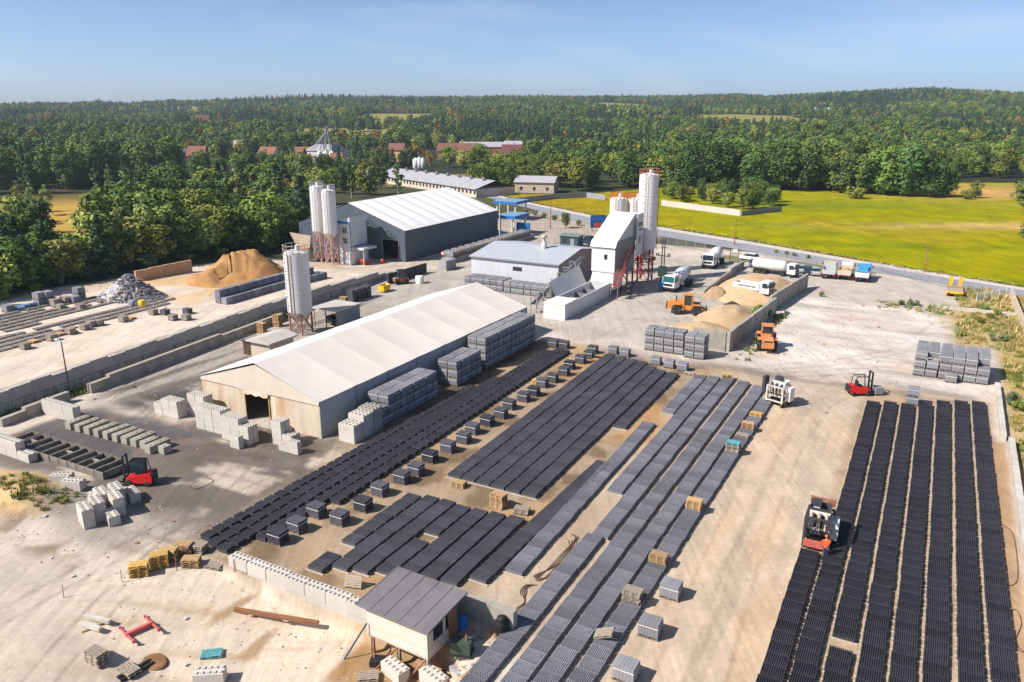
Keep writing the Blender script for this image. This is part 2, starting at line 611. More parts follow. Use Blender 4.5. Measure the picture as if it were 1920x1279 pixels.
    put(alb(62, 58, 54), box(70, 93, -49.6, -45.6, .8) * .6)  # darker strip under and beside the pallet stacks
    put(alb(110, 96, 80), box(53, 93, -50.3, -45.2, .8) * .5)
    # bottom left: washed sandy concrete, drag marks, long dark track
    bl = sstep(33.5, 32, u) * sstep(-54, -44, v) * sstep(-19, -22, v)
    put(alb(240, 222, 200), bl * .95)
    drag = fbm(u / 1.0 - v * .55, v / 9, 101)
    put(alb(206, 176, 140), bl * sstep(.56, .72, drag) * .55)
    put(alb(178, 146, 106), bl * box(28.5, 33.2, -41, -28, 1) * sstep(.55, .7, fbm(u / 7, v / .9, 103)) * .8)
    put(alb(168, 128, 78), box(28, 33.6, -29.5, -21.5, .9) * .85)
    put(alb(216, 200, 182), sstep(26, 22, u) * sstep(-30, -36, v) * .7)
    tr = np.exp(-((u - (31.6 + .13 * (v + 62) - .004 * (v + 50) ** 2 + .5 * (n1 - .5))) / .38) ** 2) * sstep(-68, -62, v) * sstep(-43.5, -47, v)
    put(alb(150, 134, 120), tr * .9)
    road2 = box(22, 33, -75, -44, 2.5)
    put(alb(222, 208, 192), road2 * .6)
    # spoil bank
    sb = np.exp(-(((u - 32) / 3.4) ** 2 + ((v + 65) / 6.6) ** 2) * .9)
    put(alb(226, 188, 134), sstep(.3, .55, sb) * .95)
    put(alb(120, 112, 44), sstep(.45, .75, sb) * sstep(.5, .62, n2) * .85)
    put(alb(170, 160, 150), box(31, 36, -62, -50, 1.5) * .8)
    put(alb(150, 128, 106), box(28, 31.5, -62, -48, 1.4) * sstep(.45, .6, n2) * .8)
    # bleached hard standing on the right
    wh = box(97, 150, -21, 7, 3)
    put(alb(232, 220, 208), wh * .9)
    put(alb(222, 190, 168), wh * sstep(.55, .7, svu) * .55)
    put(alb(190, 176, 164), wh * sstep(.56, .72, fbm(u / 2, v / 14, 111)) * .7)
    put(alb(246, 238, 228), wh * sstep(.52, .68, fbm(u / 3, v / 9, 113)) * .8)
    put(alb(160, 148, 138), box(93.5, 98, -20, 5, 1) * sstep(.42, .6, svu) * .75)
    put(alb(148, 138, 130), box(92.5, 95.5, -38, -14, 1.0) * .5)
    put(alb(212, 200, 188), box(138, 163, -20, 8, 2) * .9)
    # weeds and dry grass along the right boundary
    gr = np.maximum(box(118, 143, 2.5, 9, 2), sstep(8.0, 8.8, v) * sstep(17, 15, v) * sstep(40, 50, u) * sstep(170, 160, u))
    put(alb(204, 176, 116), gr * .9)
    put(alb(150, 142, 52), gr * sstep(.45, .6, n2) * .85)
    put(alb(96, 110, 40), gr * sstep(.58, .7, n2) * .8)
    put(alb(232, 204, 160), box(60, 97, 8.6, 16, 1.2) * sstep(.5, .6, n1) * .8)
    put(alb(200, 158, 72), sstep(12.5, 14.5, v) * sstep(60, 70, u) * sstep(165, 160, u) * .8)
    put(alb(196, 176, 100), box(146, 160, 4.5, 10, .8) * .8)
    # verge and car park along the road
    put(alb(120, 118, 40), box(163.5, 172, -42, -10, .8) * .8)
    put(alb(214, 204, 194), box(150, 164, -44, -20, 2.5) * .6)
    # dry clearing in the left wood, filling station forecourt
    put(alb(206, 168, 78), np.exp(-(((x + 131 + .5 * (y - 232)) / 13) ** 2 + ((y - 232) / 40) ** 2)) * 1.6)
    put(alb(206, 190, 176), box(168, 235, -112, -62, 3) * .85)
    put(alb(188, 160, 60), box(228, 262, -98, -80, 3) * .8)
    put(alb(210, 180, 130), box(262, 330, -210, -150, 8) * sstep(.45, .55, n1) * .6)
    # wheel tracks
    def track(pp, gauge=.85, w_=.16, amt=.5, col=(128, 112, 98)):
        Q = np.array([GUV(*q) for q in pp])
        for off in (-gauge, gauge):
            best = np.full(N, 1e9)
            for i in range(len(Q) - 1):
                a, d = Q[i], Q[i + 1] - Q[i]
                L = math.hypot(*d)
                nr_ = np.array([-d[1], d[0]]) / L
                a2 = a + nr_ * off
                t = np.clip(((u - a2[0]) * d[0] + (v - a2[1]) * d[1]) / L ** 2, 0, 1)
                best = np.minimum(best, np.hypot(u - a2[0] - t * d[0], v - a2[1] - t * d[1]))
            put(alb(*col), np.exp(-(best / w_) ** 2) * amt * sstep(.25, .5, n2))
    track([(60, 1279), (200, 1130), (330, 1010), (450, 930), (560, 880), (640, 850)], amt=.45)
    track([(-40, 1180), (150, 1075), (320, 985), (430, 900), (480, 840)], amt=.45)
    track([(340, 880), (420, 880), (520, 905), (620, 880)], amt=.5)
    track([(300, 780), (240, 740), (300, 690), (420, 640), (560, 600), (700, 560)], amt=.5, col=(100, 94, 90))
    track([(330, 800), (270, 745), (330, 700), (450, 650)], amt=.4, col=(100, 94, 90))
    track([(1330, 1279), (1400, 1050), (1480, 850), (1540, 760), (1600, 730)], amt=.4, col=(168, 140, 118))
    track([(1250, 1279), (1340, 1050), (1440, 840), (1520, 730), (1600, 690)], amt=.35, col=(168, 140, 118))
    track([(1120, 640), (1200, 600), (1290, 600), (1400, 570)], amt=.4, col=(150, 138, 126))
    track([(900, 620), (1010, 610), (1120, 590), (1240, 560), (1330, 520)], amt=.4, col=(150, 138, 126))
    track([(820, 540), (900, 580), (1000, 640), (1090, 650)], amt=.4, col=(150, 138, 126))
    track([(1440, 690), (1560, 680), (1680, 660), (1760, 610), (1740, 570), (1640, 550), (1540, 545)], amt=.5, col=(176, 150, 132))
    track([(1420, 705), (1540, 700), (1700, 690)], amt=.5, col=(140, 126, 116))
    track([(760, 525), (860, 500), (960, 470), (1100, 470)], amt=.4, col=(150, 138, 126))
    return C

def polar(a0, a1, na, rs):
    az = np.linspace(a0, a1, na)
    A, RR = np.meshgrid(az, rs)
    return (RR * np.sin(A)).ravel(), (RR * np.cos(A)).ravel(), na, len(rs)

def grid_faces(na, nr):
    i = np.arange((nr - 1) * (na - 1))
    b = (i // (na - 1)) * na + i % (na - 1)
    return np.stack([b, b + 1, b + na + 1, b + na], 1)

rs = np.concatenate([np.exp(np.arange(math.log(16), math.log(235), 0.0056)), np.exp(np.arange(math.log(236), math.log(3200), 0.02))])
x, y, na, nr = polar(R(-50), R(50), 450, rs)
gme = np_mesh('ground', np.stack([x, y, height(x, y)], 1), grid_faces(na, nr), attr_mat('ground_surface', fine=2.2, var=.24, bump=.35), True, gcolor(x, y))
tag(link('ground', gme), 'pale sandy concrete yard running out into wooded hills', 'ground', None, 'structure')

# ------------------------------------------------------------------ road along the yard, meadow behind it
RN = [G(*p) for p in ((880, 362), (960, 383), (1100, 418), (1250, 445), (1400, 471), (1550, 497), (1700, 521), (1920, 556), (2150, 592))]
RF = [G(*p) for p in ((880, 353), (960, 373.5), (1100, 403), (1250, 429), (1400, 453), (1550, 479), (1700, 505), (1920, 541), (2150, 577))]
def lerp_line(L, n):
    P = np.array([[p.x, p.y] for p in L])
    d = np.r_[0, np.cumsum(np.hypot(*np.diff(P, axis=0).T))]
    t = np.linspace(0, d[-1], n)
    return np.stack([np.interp(t, d, P[:, 0]), np.interp(t, d, P[:, 1])], 1)
A_, B_ = lerp_line(RN, 90), lerp_line(RF, 90)
def strip(name, f0, f1, z, m, label, h=0.0, cat='road'):
    P0, P1 = A_ + (B_ - A_) * f0, A_ + (B_ - A_) * f1
    n = len(P0)
    vs = np.concatenate([np.c_[P0, np.full(n, z)], np.c_[P1, np.full(n, z)]])
    fs = [(i, i + 1, n + i + 1, n + i) for i in range(n - 1)]
    if h:
        vs = np.concatenate([vs, vs - np.array([0, 0, h])])
        fs += [(i, i + 1, 2 * n + i + 1, 2 * n + i) for i in range(n - 1)] + [(n + i, n + i + 1, 3 * n + i + 1, 3 * n + i) for i in range(n - 1)]
    return tag(link(name, np_mesh(name, vs, np.array(fs), m)), label, cat, None, 'structure')
M_asph = mat('asphalt', alb(168, 168, 178), .9, .12, .5, coord='Object')
M_kerb = mat('kerb_concrete', alb(226, 214, 202), .85, .15, .8)
M_white = mat('white_paint', (.75, .73, .7), .7, .1, 2)
strip('road', 0.0, 0.74, 0.06, M_asph, 'grey asphalt road between the yard fence and the meadow')
strip('footpath', 0.745, 1.0, 0.16, M_kerb, 'pale concrete footpath with kerb beside the meadow', .14, 'path')
for i in range(6, 84, 3):
    p, q = A_[i] + (B_[i] - A_[i]) * .37, A_[i + 1] + (B_[i + 1] - A_[i + 1]) * .37
    d = (q - p) / np.linalg.norm(q - p)
    nrm = np.array([-d[1], d[0]]) * .07
    vs = [(*(p - nrm), .068), (*(q - nrm), .068), (*(q + nrm), .068), (*(p + nrm), .068)]

mx0, mx1, my0, my1, st_m = -20, 330, 110, 340, 1.6
gx, gy = np.meshgrid(np.arange(mx0, mx1, st_m), np.arange(my0, my1, st_m))
x, y = gx.ravel(), gy.ravel()
# keep cells beyond the footpath and before the wood
import bisect
def road_y(xx):
    o = np.argsort(B_[:, 0])
    return np.interp(xx, B_[o, 0], B_[o, 1])
MEAD = [Vector(p) for p in (G(940, 366), G(1100, 366), G(1260, 352), G(1480, 355), G(1700, 362), G(1740, 345), G(1770, 325), G(2000, 325), G(2400, 325))]
def wood_y(xx):
    return np.interp(xx, [p.x for p in MEAD], [p.y for p in MEAD])
ok = (y > road_y(x) + .3) & (y < wood_y(x) + 4)
okc = ok.reshape(gx.shape)
n1, n2 = fbm(x / 22, y / 9, 201), fbm(x / 3, y / 3, 202)
n3 = fbm(x / 45, y / 14, 203)
c = np.zeros((len(x), 4))
dist = y - road_y(x)
a = alb(172, 166, 0)
c[:, :3] = a
def put(col, m):
    m = np.clip(m, 0, 1)[:, None]
    c[:, :3] = c[:, :3] * (1 - m) + np.array(col) * m
put(alb(160, 164, 0), sstep(.4, .6, n1))
put(alb(132, 150, 10), sstep(.55, .75, n3) * .8)
put(alb(180, 152, 26), sstep(55, 20, x) * .8)
put(alb(190, 164, 40), .5 * sstep(50, 62, dist) * sstep(95, 80, dist) * sstep(.35, .6, n3))
put(alb(226, 190, 120), np.exp(-(((x - 150) / 52) ** 2 + ((y - 213 + .0 * x) / 7) ** 2)) * sstep(.3, .5, n1 + .1))
put(alb(226, 178, 112), np.exp(-(((x - 205) / 60) ** 2 + ((y - 300) / 30) ** 2)) * 1.2 * sstep(.2, .5, n1))
put(alb(136, 150, 34), np.exp(-(((x - 95) / 40) ** 2 + ((y - 258) / 9) ** 2)))
put(alb(130, 120, 36), sstep(2.5, 0, dist) * .7)
put(alb(160, 140, 30), sstep(.6, .8, n2) * .5)
idx = np.arange(len(x)).reshape(gx.shape)
m4 = okc[:-1, :-1] & okc[1:, :-1] & okc[:-1, 1:] & okc[1:, 1:]
q = np.stack([idx[:-1, :-1][m4], idx[:-1, 1:][m4], idx[1:, 1:][m4], idx[1:, :-1][m4]], 1)
zz = height(x, y) + .05 + .12 * fbm(x / 4, y / 4, 209)
mme = np_mesh('meadow', np.stack([x, y, zz], 1), q, attr_mat('meadow_grass', fine=1.1, var=.34, bump=.6, wet=False, streak=.14), True, c)
tag(link('meadow', mme), 'yellow green mown meadow between the road and the wood', 'meadow', None, 'structure')
# ------------------------------------------------------------------ trees
def leaf_mat(name, col, tint=.32, hue=.035):
    m = mat(name, col, .65, .35, .55, obj_var=tint, huev=hue, spec=.15)
    return m
L_DARK = leaf_mat('leaf_dark', (.070, .118, .028))
L_MID = leaf_mat('leaf_mid', (.135, .185, .030))
L_LIGHT = leaf_mat('leaf_light', (.215, .245, .055))
L_PINE = leaf_mat('leaf_pine', (.046, .088, .040), .2, .015)
L_SILVER = leaf_mat('leaf_silver', (.130, .170, .085))
L_GOLD = leaf_mat('leaf_gold', (.32, .19, .03), .2, .02)
M_BARK = mat('bark', (.075, .055, .04), .9, .3, 3)
M_BIRCH = mat('birch_bark', (.38, .35, .3), .85, .4, 5)

def crown_mesh(name, m, h, rad, base, nl, nq, size, rg, shape='round'):
    V_, Q_ = [], []
    lobes = []
    hh = h - base
    for i in range(nl):
        if shape == 'cone':
            t = (i + .5) / nl
            ang = i * 2.4 + rg.uniform(-.3, .3)
            z = base + hh * (t ** .9) * .96
            rr = rad * (1 - t) ** .8 * rg.uniform(.55, .8)
            lobes.append((Vector((rr * math.cos(ang), rr * math.sin(ang), z)), max(.45, rad * (.42 * (1 - t) + .12)), .55))
        else:
            while True:
                p = Vector((rg.uniform(-1, 1), rg.uniform(-1, 1), rg.uniform(-1, 1)))
                if .45 < p.length < 1: break
            p = p.normalized() * rg.uniform(.5, .82)
            z = base + hh * (.5 + .5 * p.z)
            wz = 1.0
            if shape == 'tall': wz = .75 + .25 * math.sin(math.pi * min(1, (z - base) / hh + .2))
            else: wz = 1.0 if p.z > -.4 else .85
            lobes.append((Vector((p.x * rad * wz, p.y * rad * wz, z)), rad * rg.uniform(.30, .46) * (.8 if shape == 'tall' else 1), rg.uniform(.75, 1.0)))
    cz = base + hh * .5
    for c, r, sq in lobes:
        k = int(nq * (r / (rad * .38)) ** 1.6) + 8
        for _ in range(k):
            d = Vector((rg.gauss(0, 1), rg.gauss(0, 1), rg.gauss(.25, 1))).normalized()
            rr = r * rg.uniform(.72, 1.06)
            p = c + Vector((d.x * rr, d.y * rr, d.z * rr * sq))
            nrm = (d + Vector((rg.gauss(0, .3), rg.gauss(0, .3), rg.gauss(.12, .3)))).normalized()
            q = nrm.to_track_quat('Z', 'Y')
            s1, s2 = size * rg.uniform(.6, 1.25), size * rg.uniform(.45, .95)
            a0 = rg.uniform(0, 6.28)
            b = len(V_)
            for (ex, ey) in ((-1, -.35), (.1, -1), (1, .3), (-.1, 1)):
                X, Y = ex * math.cos(a0) - ey * math.sin(a0), ex * math.sin(a0) + ey * math.cos(a0)
                V_.append(p + q @ Vector((X * s1, Y * s2, 0)))
            Q_.append((b, b + 1, b + 2, b + 3))
    return np_mesh(name, np.array([tuple(v) for v in V_]), np.array(Q_), m), lobes

def trunk_mesh(name, m, h, base, rad, lobes, rg):
    b = MB()
    r0 = h * .017 + .05
    bend = [(rg.uniform(-.02, .02) * h, rg.uniform(-.02, .02) * h) for _ in range(3)]
    b.cyl((0, 0, -.3), (bend[0][0] * .5, bend[0][1] * .5, base * .6 + .3), r0 * 1.15, r0 * .9, 7, False)
    b.cyl((bend[0][0] * .5, bend[0][1] * .5, base * .6 + .3), (bend[0][0], bend[0][1], h * .55), r0 * .9, r0 * .6, 7, False)
    b.cyl((bend[0][0], bend[0][1], h * .55), (bend[1][0], bend[1][1], h * .93), r0 * .6, r0 * .12, 6, False)
    for c, r, sq in rg.sample(lobes, min(7, len(lobes))):
        z0 = max(base * .8, c.z - rad * .8)
        z0 = min(z0, h * .8)
        b.cyl((bend[0][0] * z0 / h, bend[0][1] * z0 / h, z0), tuple(c), r0 * .38, r0 * .1, 5, False)
    return b.mesh(name, m, fix=False)

PROTO = {}
def proto(kind, var, leaf, bark, h, rad, base, nl, nq, size, shape='round'):
    rg = random.Random(hash((kind, var)) % 1000 if False else len(PROTO) * 13 + 5)
    cm, lobes = crown_mesh(kind + '_crown', leaf, h, rad, base, nl, nq, size, rg, shape)
    tm = trunk_mesh(kind + '_trunk', bark, h, base, rad, lobes, rg)
    PROTO.setdefault(kind, []).append((cm, tm, h))
for i in range(3):
    proto('broadleaf', i, L_DARK, M_BARK, 14, 4.6 + .4 * i, .5, 34, 52, .42)
for i in range(3):
    proto('maple', i, L_MID, M_BARK, 13, 4.5 + .3 * i, .4, 32, 52, .42)
for i in range(2):
    proto('willow', i, L_LIGHT, M_BARK, 10, 4.2, .2, 26, 52, .38)
for i in range(2):
    proto('birch', i, L_LIGHT if i else L_MID, M_BIRCH, 15, 2.6 + .3 * i, 1.6, 24, 40, .36, 'tall')
for i in range(2):
    proto('pine', i, L_PINE, M_BARK, 14, 3.3 + .3 * i, .6, 34, 42, .40, 'cone')
proto('golden', 0, L_GOLD, M_BIRCH, 13, 3.3, 1.0, 22, 44, .38)
for i in range(2):
    proto('shrub', i, L_SILVER if i else L_MID, M_BARK, 3.2, 1.9, .2, 16, 34, .22)

# whole-tree meshes for the far woods (crown only, lighter)
FARP = []
def far_proto(leaf, h, rad, base, nl, nq, size, shape, seed):
    FARP.append(crown_mesh('far_crown', leaf, h, rad, base, nl, nq, size, random.Random(seed), shape)[0])
far_proto(L_DARK, 15, 5.0, 2.0, 18, 26, .62, 'round', 51)
far_proto(L_DARK, 16, 4.6, 2.5, 18, 26, .62, 'round', 52)
far_proto(L_MID, 14, 4.8, 2.0, 18, 26, .60, 'round', 53)
far_proto(L_MID, 15, 3.2, 2.0, 18, 24, .52, 'tall', 54)
far_proto(L_PINE, 17, 3.3, 3.0, 20, 24, .55, 'cone', 55)
far_proto(L_PINE, 16, 3.0, 3.0, 20, 24, .55, 'cone', 56)
far_proto(L_LIGHT, 12, 4.5, 1.5, 18, 26, .55, 'round', 57)
far_proto(L_GOLD, 14, 4.0, 2.0, 18, 26, .55, 'round', 58)

TREE_NAME = dict(broadleaf='broadleaf_tree', maple='maple_tree', willow='willow_tree', birch='birch_tree', pine='pine_tree', golden='golden_tree', shrub='shrub')
TREE_ADJ = dict(broadleaf='dark green broadleaf tree', maple='mid green leafy tree', willow='pale green bushy willow', birch='slender upright birch tree',
                pine='dark conical conifer tree', golden='golden leaved tree', shrub='low rounded green shrub')

def tree(kind, p, h, where, group, vi=None, wx=1.0, label=None):
    ps = PROTO[kind]
    cm, tm, h0 = ps[(rnd.randrange(len(ps)) if vi is None else vi % len(ps))]
    pb = proj(p[0], p[1], 0)
    if 112 < pb[0] < 186 and pb[1] > 434 and kind != 'shrub':          # keep the view to the dry clearing open
        while h > 2 and proj(p[0], p[1], h + 2.4)[1] < 436: h -= .4
    s = h / h0
    t = thing(TREE_NAME[kind], label or (TREE_ADJ[kind] + ' ' + where), 'shrub' if kind == 'shrub' else 'tree', (p[0], p[1], hz(p[0], p[1])), rnd.uniform(0, 6.28), group)
    t.scale = (s * wx * rnd.uniform(.9, 1.12), s * wx * rnd.uniform(.9, 1.12), s)
    link('trunk', tm, t)
    link('crown', cm, t)
    return t

def gp2(px, py):
    p = Gh(px, py) if py > 400 else G(px, py)
    return (p.x, p.y)

def proj(x, y, z):
    zz = z - CH
    dep, up = y * ct - zz * st, y * st + zz * ct
    return CX + F * x / dep, CY - F * up / dep

def fill(poly_px, n, kinds, hr, where, group, mind=4.0, rows=None, wx=1.0):
    """trees spread over a patch given by photo corners on the ground"""
    P = [gp2(*q) for q in poly_px]
    xs, ys = [p[0] for p in P], [p[1] for p in P]
    got, tries = [], 0
    while len(got) < n and tries < n * 60:
        tries += 1
        a, b = rnd.uniform(min(xs), max(xs)), rnd.uniform(min(ys), max(ys))
        ins = False
        j = len(P) - 1
        for i in range(len(P)):
            if (P[i][1] > b) != (P[j][1] > b) and a < (P[j][0] - P[i][0]) * (b - P[i][1]) / (P[j][1] - P[i][1]) + P[i][0]:
                ins = not ins
            j = i
        if not ins or any((a - c) ** 2 + (b - d) ** 2 < mind ** 2 for c, d in got): continue
        got.append((a, b))
        pq = proj(a, b, 0)
        if 106 < pq[0] < 188 and 362 < pq[1] < 434: continue
        k = rnd.choices(list(kinds), list(kinds.values()))[0]
        tree(k, (a, b), rnd.uniform(*hr) * (.4 if k == 'shrub' else .8 if k == 'willow' else 1), where, group, wx=wx)
    return got

# left wood beside the terrace
LW, LG = 'in the wood beside the paver terrace', 'trees of the wood beside the terrace'
fill([(-120, 590), (20, 545), (110, 520), (130, 470), (0, 470), (-160, 520)], 26, dict(pine=3, broadleaf=2, willow=2, maple=1), (8, 12), LW, LG, 4.2)
fill([(150, 512), (330, 490), (520, 470), (560, 452), (470, 425), (330, 420), (200, 440)], 46, dict(maple=5, broadleaf=3, birch=1), (10, 14.5), LW, LG, 4.6)
fill([(200, 440), (330, 420), (470, 425), (560, 452), (640, 395), (560, 375), (380, 385), (250, 400)], 46, dict(birch=3, maple=3, pine=2, broadleaf=3, golden=.6), (11, 16), LW, LG, 5.0)
fill([(-160, 470), (40, 465), (110, 440), (90, 400), (-100, 410)], 16, dict(maple=2, willow=2, birch=2), (8, 12), LW, LG, 5)
for q in ((92, 405), (118, 400), (182, 365), (208, 365), (40, 400), (62, 398)):
    tree('birch', gp2(*q), rnd.uniform(9, 13), 'at the dry grass clearing in the wood', 'birches at the clearing') if q[0] < 110 or q[0] > 180 else None
tree('shrub', gp2(170, 377), 3.2, '', None, label='single dark bush on the dry grass clearing')
tree('birch', gp2(500, 470), 8, '', None, label='young slender birch standing before the dark wood behind the sand heap')
EDGE = [(-60, 575), (-20, 566), (12, 560), (38, 552), (62, 546), (92, 540), (118, 532), (140, 528), (165, 520), (190, 514), (215, 509), (250, 503), (285, 499), (318, 494), (352, 488), (388, 482), (420, 478), (455, 474), (490, 470), (520, 468), (548, 462)]
for i, q in enumerate(EDGE):
    for k in range(2):
        tree(('pine', 'maple', 'willow', 'broadleaf')[(i * 3 + k * 2 + (i > 8)) % 4], gp2(q[0] + rnd.uniform(-9, 9), q[1] - 4 - 9 * k + rnd.uniform(-3, 3)), rnd.uniform(6.5, 9.5) + (2 if i > 7 else 0), 'along the terrace edge of the wood', 'trees along the terrace edge', wx=1.1)
    if i % 2 == 0: tree('shrub', gp2(q[0] + rnd.uniform(-8, 8), q[1] + 3), rnd.uniform(1.4, 2.6), 'at the foot of the wood beside the terrace', 'shrubs along the terrace edge')
# tall dark stand behind the clearing
fill([(-160, 372), (20, 368), (200, 350), (330, 343), (320, 325), (120, 325), (-160, 335)], 52, dict(broadleaf=5, maple=3, pine=1), (15, 20), 'in the tall stand behind the clearing', 'trees of the tall stand', 7)
# around the village
fill([(330, 345), (640, 372), (780, 372), (700, 345), (600, 330), (480, 322), (380, 330)], 34, dict(broadleaf=3, birch=2, maple=3, pine=1, golden=.5), (9, 14), 'between the dark hall and the village', 'trees before the village', 6)
fill([(880, 368), (960, 362), (1000, 345), (960, 335), (905, 345)], 10, dict(broadleaf=2, maple=3, birch=2), (9, 13), 'at the end of the long barn', 'trees at the barn end', 5)
fill([(815, 318), (900, 330), (1000, 335), (1000, 320), (930, 310), (840, 308)], 12, dict(willow=4, maple=3), (10, 14), 'between the long barn and the red roofed houses', 'trees behind the barn', 7)
fill([(640, 330), (790, 316), (820, 312), (740, 306), (640, 312)], 11, dict(pine=2, broadleaf=2, golden=1, maple=1), (9, 13), 'by the orange house', 'trees by the orange house', 6)
fill([(280, 335), (420, 340), (560, 345), (640, 335), (640, 322), (560, 326), (430, 320), (300, 322)], 26, dict(broadleaf=3, pine=2, maple=3, birch=2, golden=.4), (9, 13), 'in the village gardens', 'village garden trees', 7)
fill([(380, 300), (560, 297), (700, 300), (700, 291), (560, 288), (400, 291)], 26, dict(broadleaf=3, pine=2, maple=3, birch=2, golden=.5), (11, 16), 'behind the village houses', 'trees behind the village', 9)
# edge of the wood behind the meadow
MW, MG = 'at the edge of the wood behind the meadow', 'trees at the meadow wood edge'
fill([(990, 352), (1100, 360), (1240, 350), (1250, 335), (1100, 338), (1000, 338)], 24, dict(broadleaf=3, willow=3, maple=3), (10, 15), MW, MG, 6)
fill([(1240, 352), (1480, 358), (1700, 369), (1715, 358), (1480, 346), (1245, 338)], 44, dict(broadleaf=8, maple=2, willow=.7), (15, 20), MW, MG, 6.5)
fill([(1245, 338), (1480, 346), (1715, 358), (1730, 346), (1480, 334), (1250, 327)], 26, dict(broadleaf=5, maple=3), (16, 20), MW, MG, 8)
fill([(1740, 338), (1890, 336), (1990, 334), (1990, 324), (1750, 326)], 16, dict(broadleaf=3, willow=3, maple=2, birch=1), (11, 16), 'behind the pale stubble field', 'trees behind the stubble field', 8)
# hedge along the meadow wall
fill([(1240, 376), (1400, 396), (1475, 390), (1478, 375), (1400, 368), (1250, 362)], 34, dict(willow=1, maple=2, broadleaf=2), (5, 7.5), 'in the thicket behind the meadow wall', 'thicket behind the meadow wall', 4)
tree('broadleaf', gp2(1745, 371), 15.5, '', None, 1, label='tall dark twin crowned tree alone at the meadow corner')
tree('broadleaf', gp2(1768, 370), 13, '', None, 2, label='dark tree beside the tall twin crowned tree at the meadow corner')
tree('maple', gp2(1700, 368), 11, '', None, label='leafy tree closing the dark wood edge at the meadow corner')
tree('shrub', gp2(1603, 373), 4.4, '', None, 0, 1.3, label='round bright green bush alone in front of the dark wood edge')
tree('maple', gp2(1829, 372), 6.5, '', None, label='small rounded tree alone between meadow and stubble field')
tree('shrub', gp2(1812, 374), 3.6, '', None, 0, label='yellowish bush beside the small tree at the stubble field')
for i, q in enumerate(((1926, 400), (1938, 448), (1960, 420))):
    tree('pine' if i == 1 else 'broadleaf', gp2(*q), (13, 14, 13)[i], 'on the right rim of the meadow', 'trees on the meadow rim')
tree('maple', gp2(1060, 428), 4.6, '', None, wx=.8, label='small roadside tree beside the yard entrance road')
for q in ((985, 400), (1002, 404), (1020, 409), (1040, 413), (1085, 423)):
    tree('shrub', gp2(*q), 1.6, 'in the hedge along the entrance road', 'roadside hedge shrubs')
for q in ((1475, 478), (1490, 481), (1515, 485), (1455, 475)):
    tree('shrub', gp2(*q), .9, 'on the verge by the parked cars', 'verge shrubs')
for q, h in (((1420, 605), 2.2), ((1432, 600), 2.0), ((1425, 590), 1.7)):
    tree('shrub', gp2(*q), h, 'growing against the aggregate bay wall', 'shrubs at the bay wall')
for q, h in (((1842, 585), 1.3), ((1855, 600), 1.2), ((1870, 592), 1.0), ((1838, 606), .9), ((1862, 640), 1.2), ((1880, 640), .9), ((1690, 572), .9), ((1705, 573), 1.1), ((1718, 573), .9), ((1898, 760), 1.4), ((1908, 770), 1.2), ((1540, 556), .9), ((1850, 560), 1.0), ((1835, 563), 1.2)):
    tree('shrub', gp2(*q), h, 'among the dry weeds by the right boundary', 'weeds by the right boundary')

# ------------------------------------------------------------------ far woods: one mass
def wood_near(px):
    """distance at which the unbroken wood begins, by direction"""
    xs = [-700, 0, 300, 420, 560, 640, 760, 960, 1010, 1240, 1480, 1720, 1745, 1900, 2600]
    ys = [333, 326, 318, 300, 287, 285, 281, 283, 318, 330, 338, 347, 322, 322, 322]
    yy = np.interp(px, xs, ys)
    return yy
pts = []
rg = np.random.default_rng(4)
r = 330.0
while r < 2750:
    sp = 5.6 + r * .0030
    nth = int(R(84) * r / sp)
    th = np.linspace(R(-42), R(42), nth) + rg.normal(0, .35 * sp / r, nth)
    rr = r + rg.normal(0, .35 * sp, nth)
    x, y = rr * np.sin(th), rr * np.cos(th)
    px = CX + F * np.tan(th) / ct * 1.0
    near = np.array([G(0, q).y for q in wood_near(px)]) / np.cos(np.arctan((px - CX) / F)) * 1.0
    open_ = fbm(x / 150, y / 150, 301, 3)
    keep = (rr * np.cos(th) > near * np.cos(np.arctan((px - CX) / F))) & ~((open_ > .66) & (rr > 520) & (rr < 2000))
    z = height(x, y)
    pat = fbm(x / 120, y / 120, 311, 3)
    pat2 = fbm(x / 60, y / 60, 317, 2)
    for i in np.nonzero(keep)[0]:
        q, q2, k = pat[i], pat2[i], rg.random()
        if q > .56: kind = 4 if k < .5 else 5
        elif q > .47: kind = 0 if k < .6 else (4 if k < .8 else 2)
        else: kind = 2 if k < .35 else (1 if k < .6 else (0 if k < .75 else (3 if k < .9 else 6)))
        if q2 > .66 and k < .5: kind = 7 if (q2 > .70 and k < .22) else 3
        if q2 < .33 and k < .5: kind = 6
        s = rg.uniform(.6, 1.28) * (.82 if r < 600 else .78)
        pts.append((x[i], y[i], z[i] - .5, rg.uniform(0, 6.28), s, kind, s * rg.uniform(.9, 1.12)))
    r += sp * .92
scatter('forest', pts, FARP, 'mixed green forest covering the hills to the skyline', 'forest')
print('forest trees', len(pts))
# ------------------------------------------------------------------ yard materials
P_DARK = mat('paver_dark', (.034, .033, .045), .75, .28, 1.3, obj_var=.22, bump=.2, dirt=(.055, .05, .05), dirt_amt=.5)
P_MID = mat('paver_mid', (.074, .073, .090), .8, .25, 1.3, obj_var=.2, bump=.2, dirt=(.09, .085, .085), dirt_amt=.5)
P_GREY = mat('paver_grey', (.215, .215, .245), .85, .25, 1.3, obj_var=.22, bump=.2, dirt=(.07, .07, .075), dirt_amt=.6)
P_LGREY = mat('paver_light_grey', (.23, .23, .25), .85, .2, 1.5, obj_var=.14, bump=.2, dirt=(.13, .13, .14), dirt_amt=.5)
P_TAN = mat('paver_tan', (.26, .22, .19), .85, .25, 1.5, obj_var=.15, bump=.2)
M_WOOD = mat('pallet_wood', (.40, .26, .13), .8, .3, 2.5, obj_var=.22, stretch=(1, 6, 6), huev=.015)
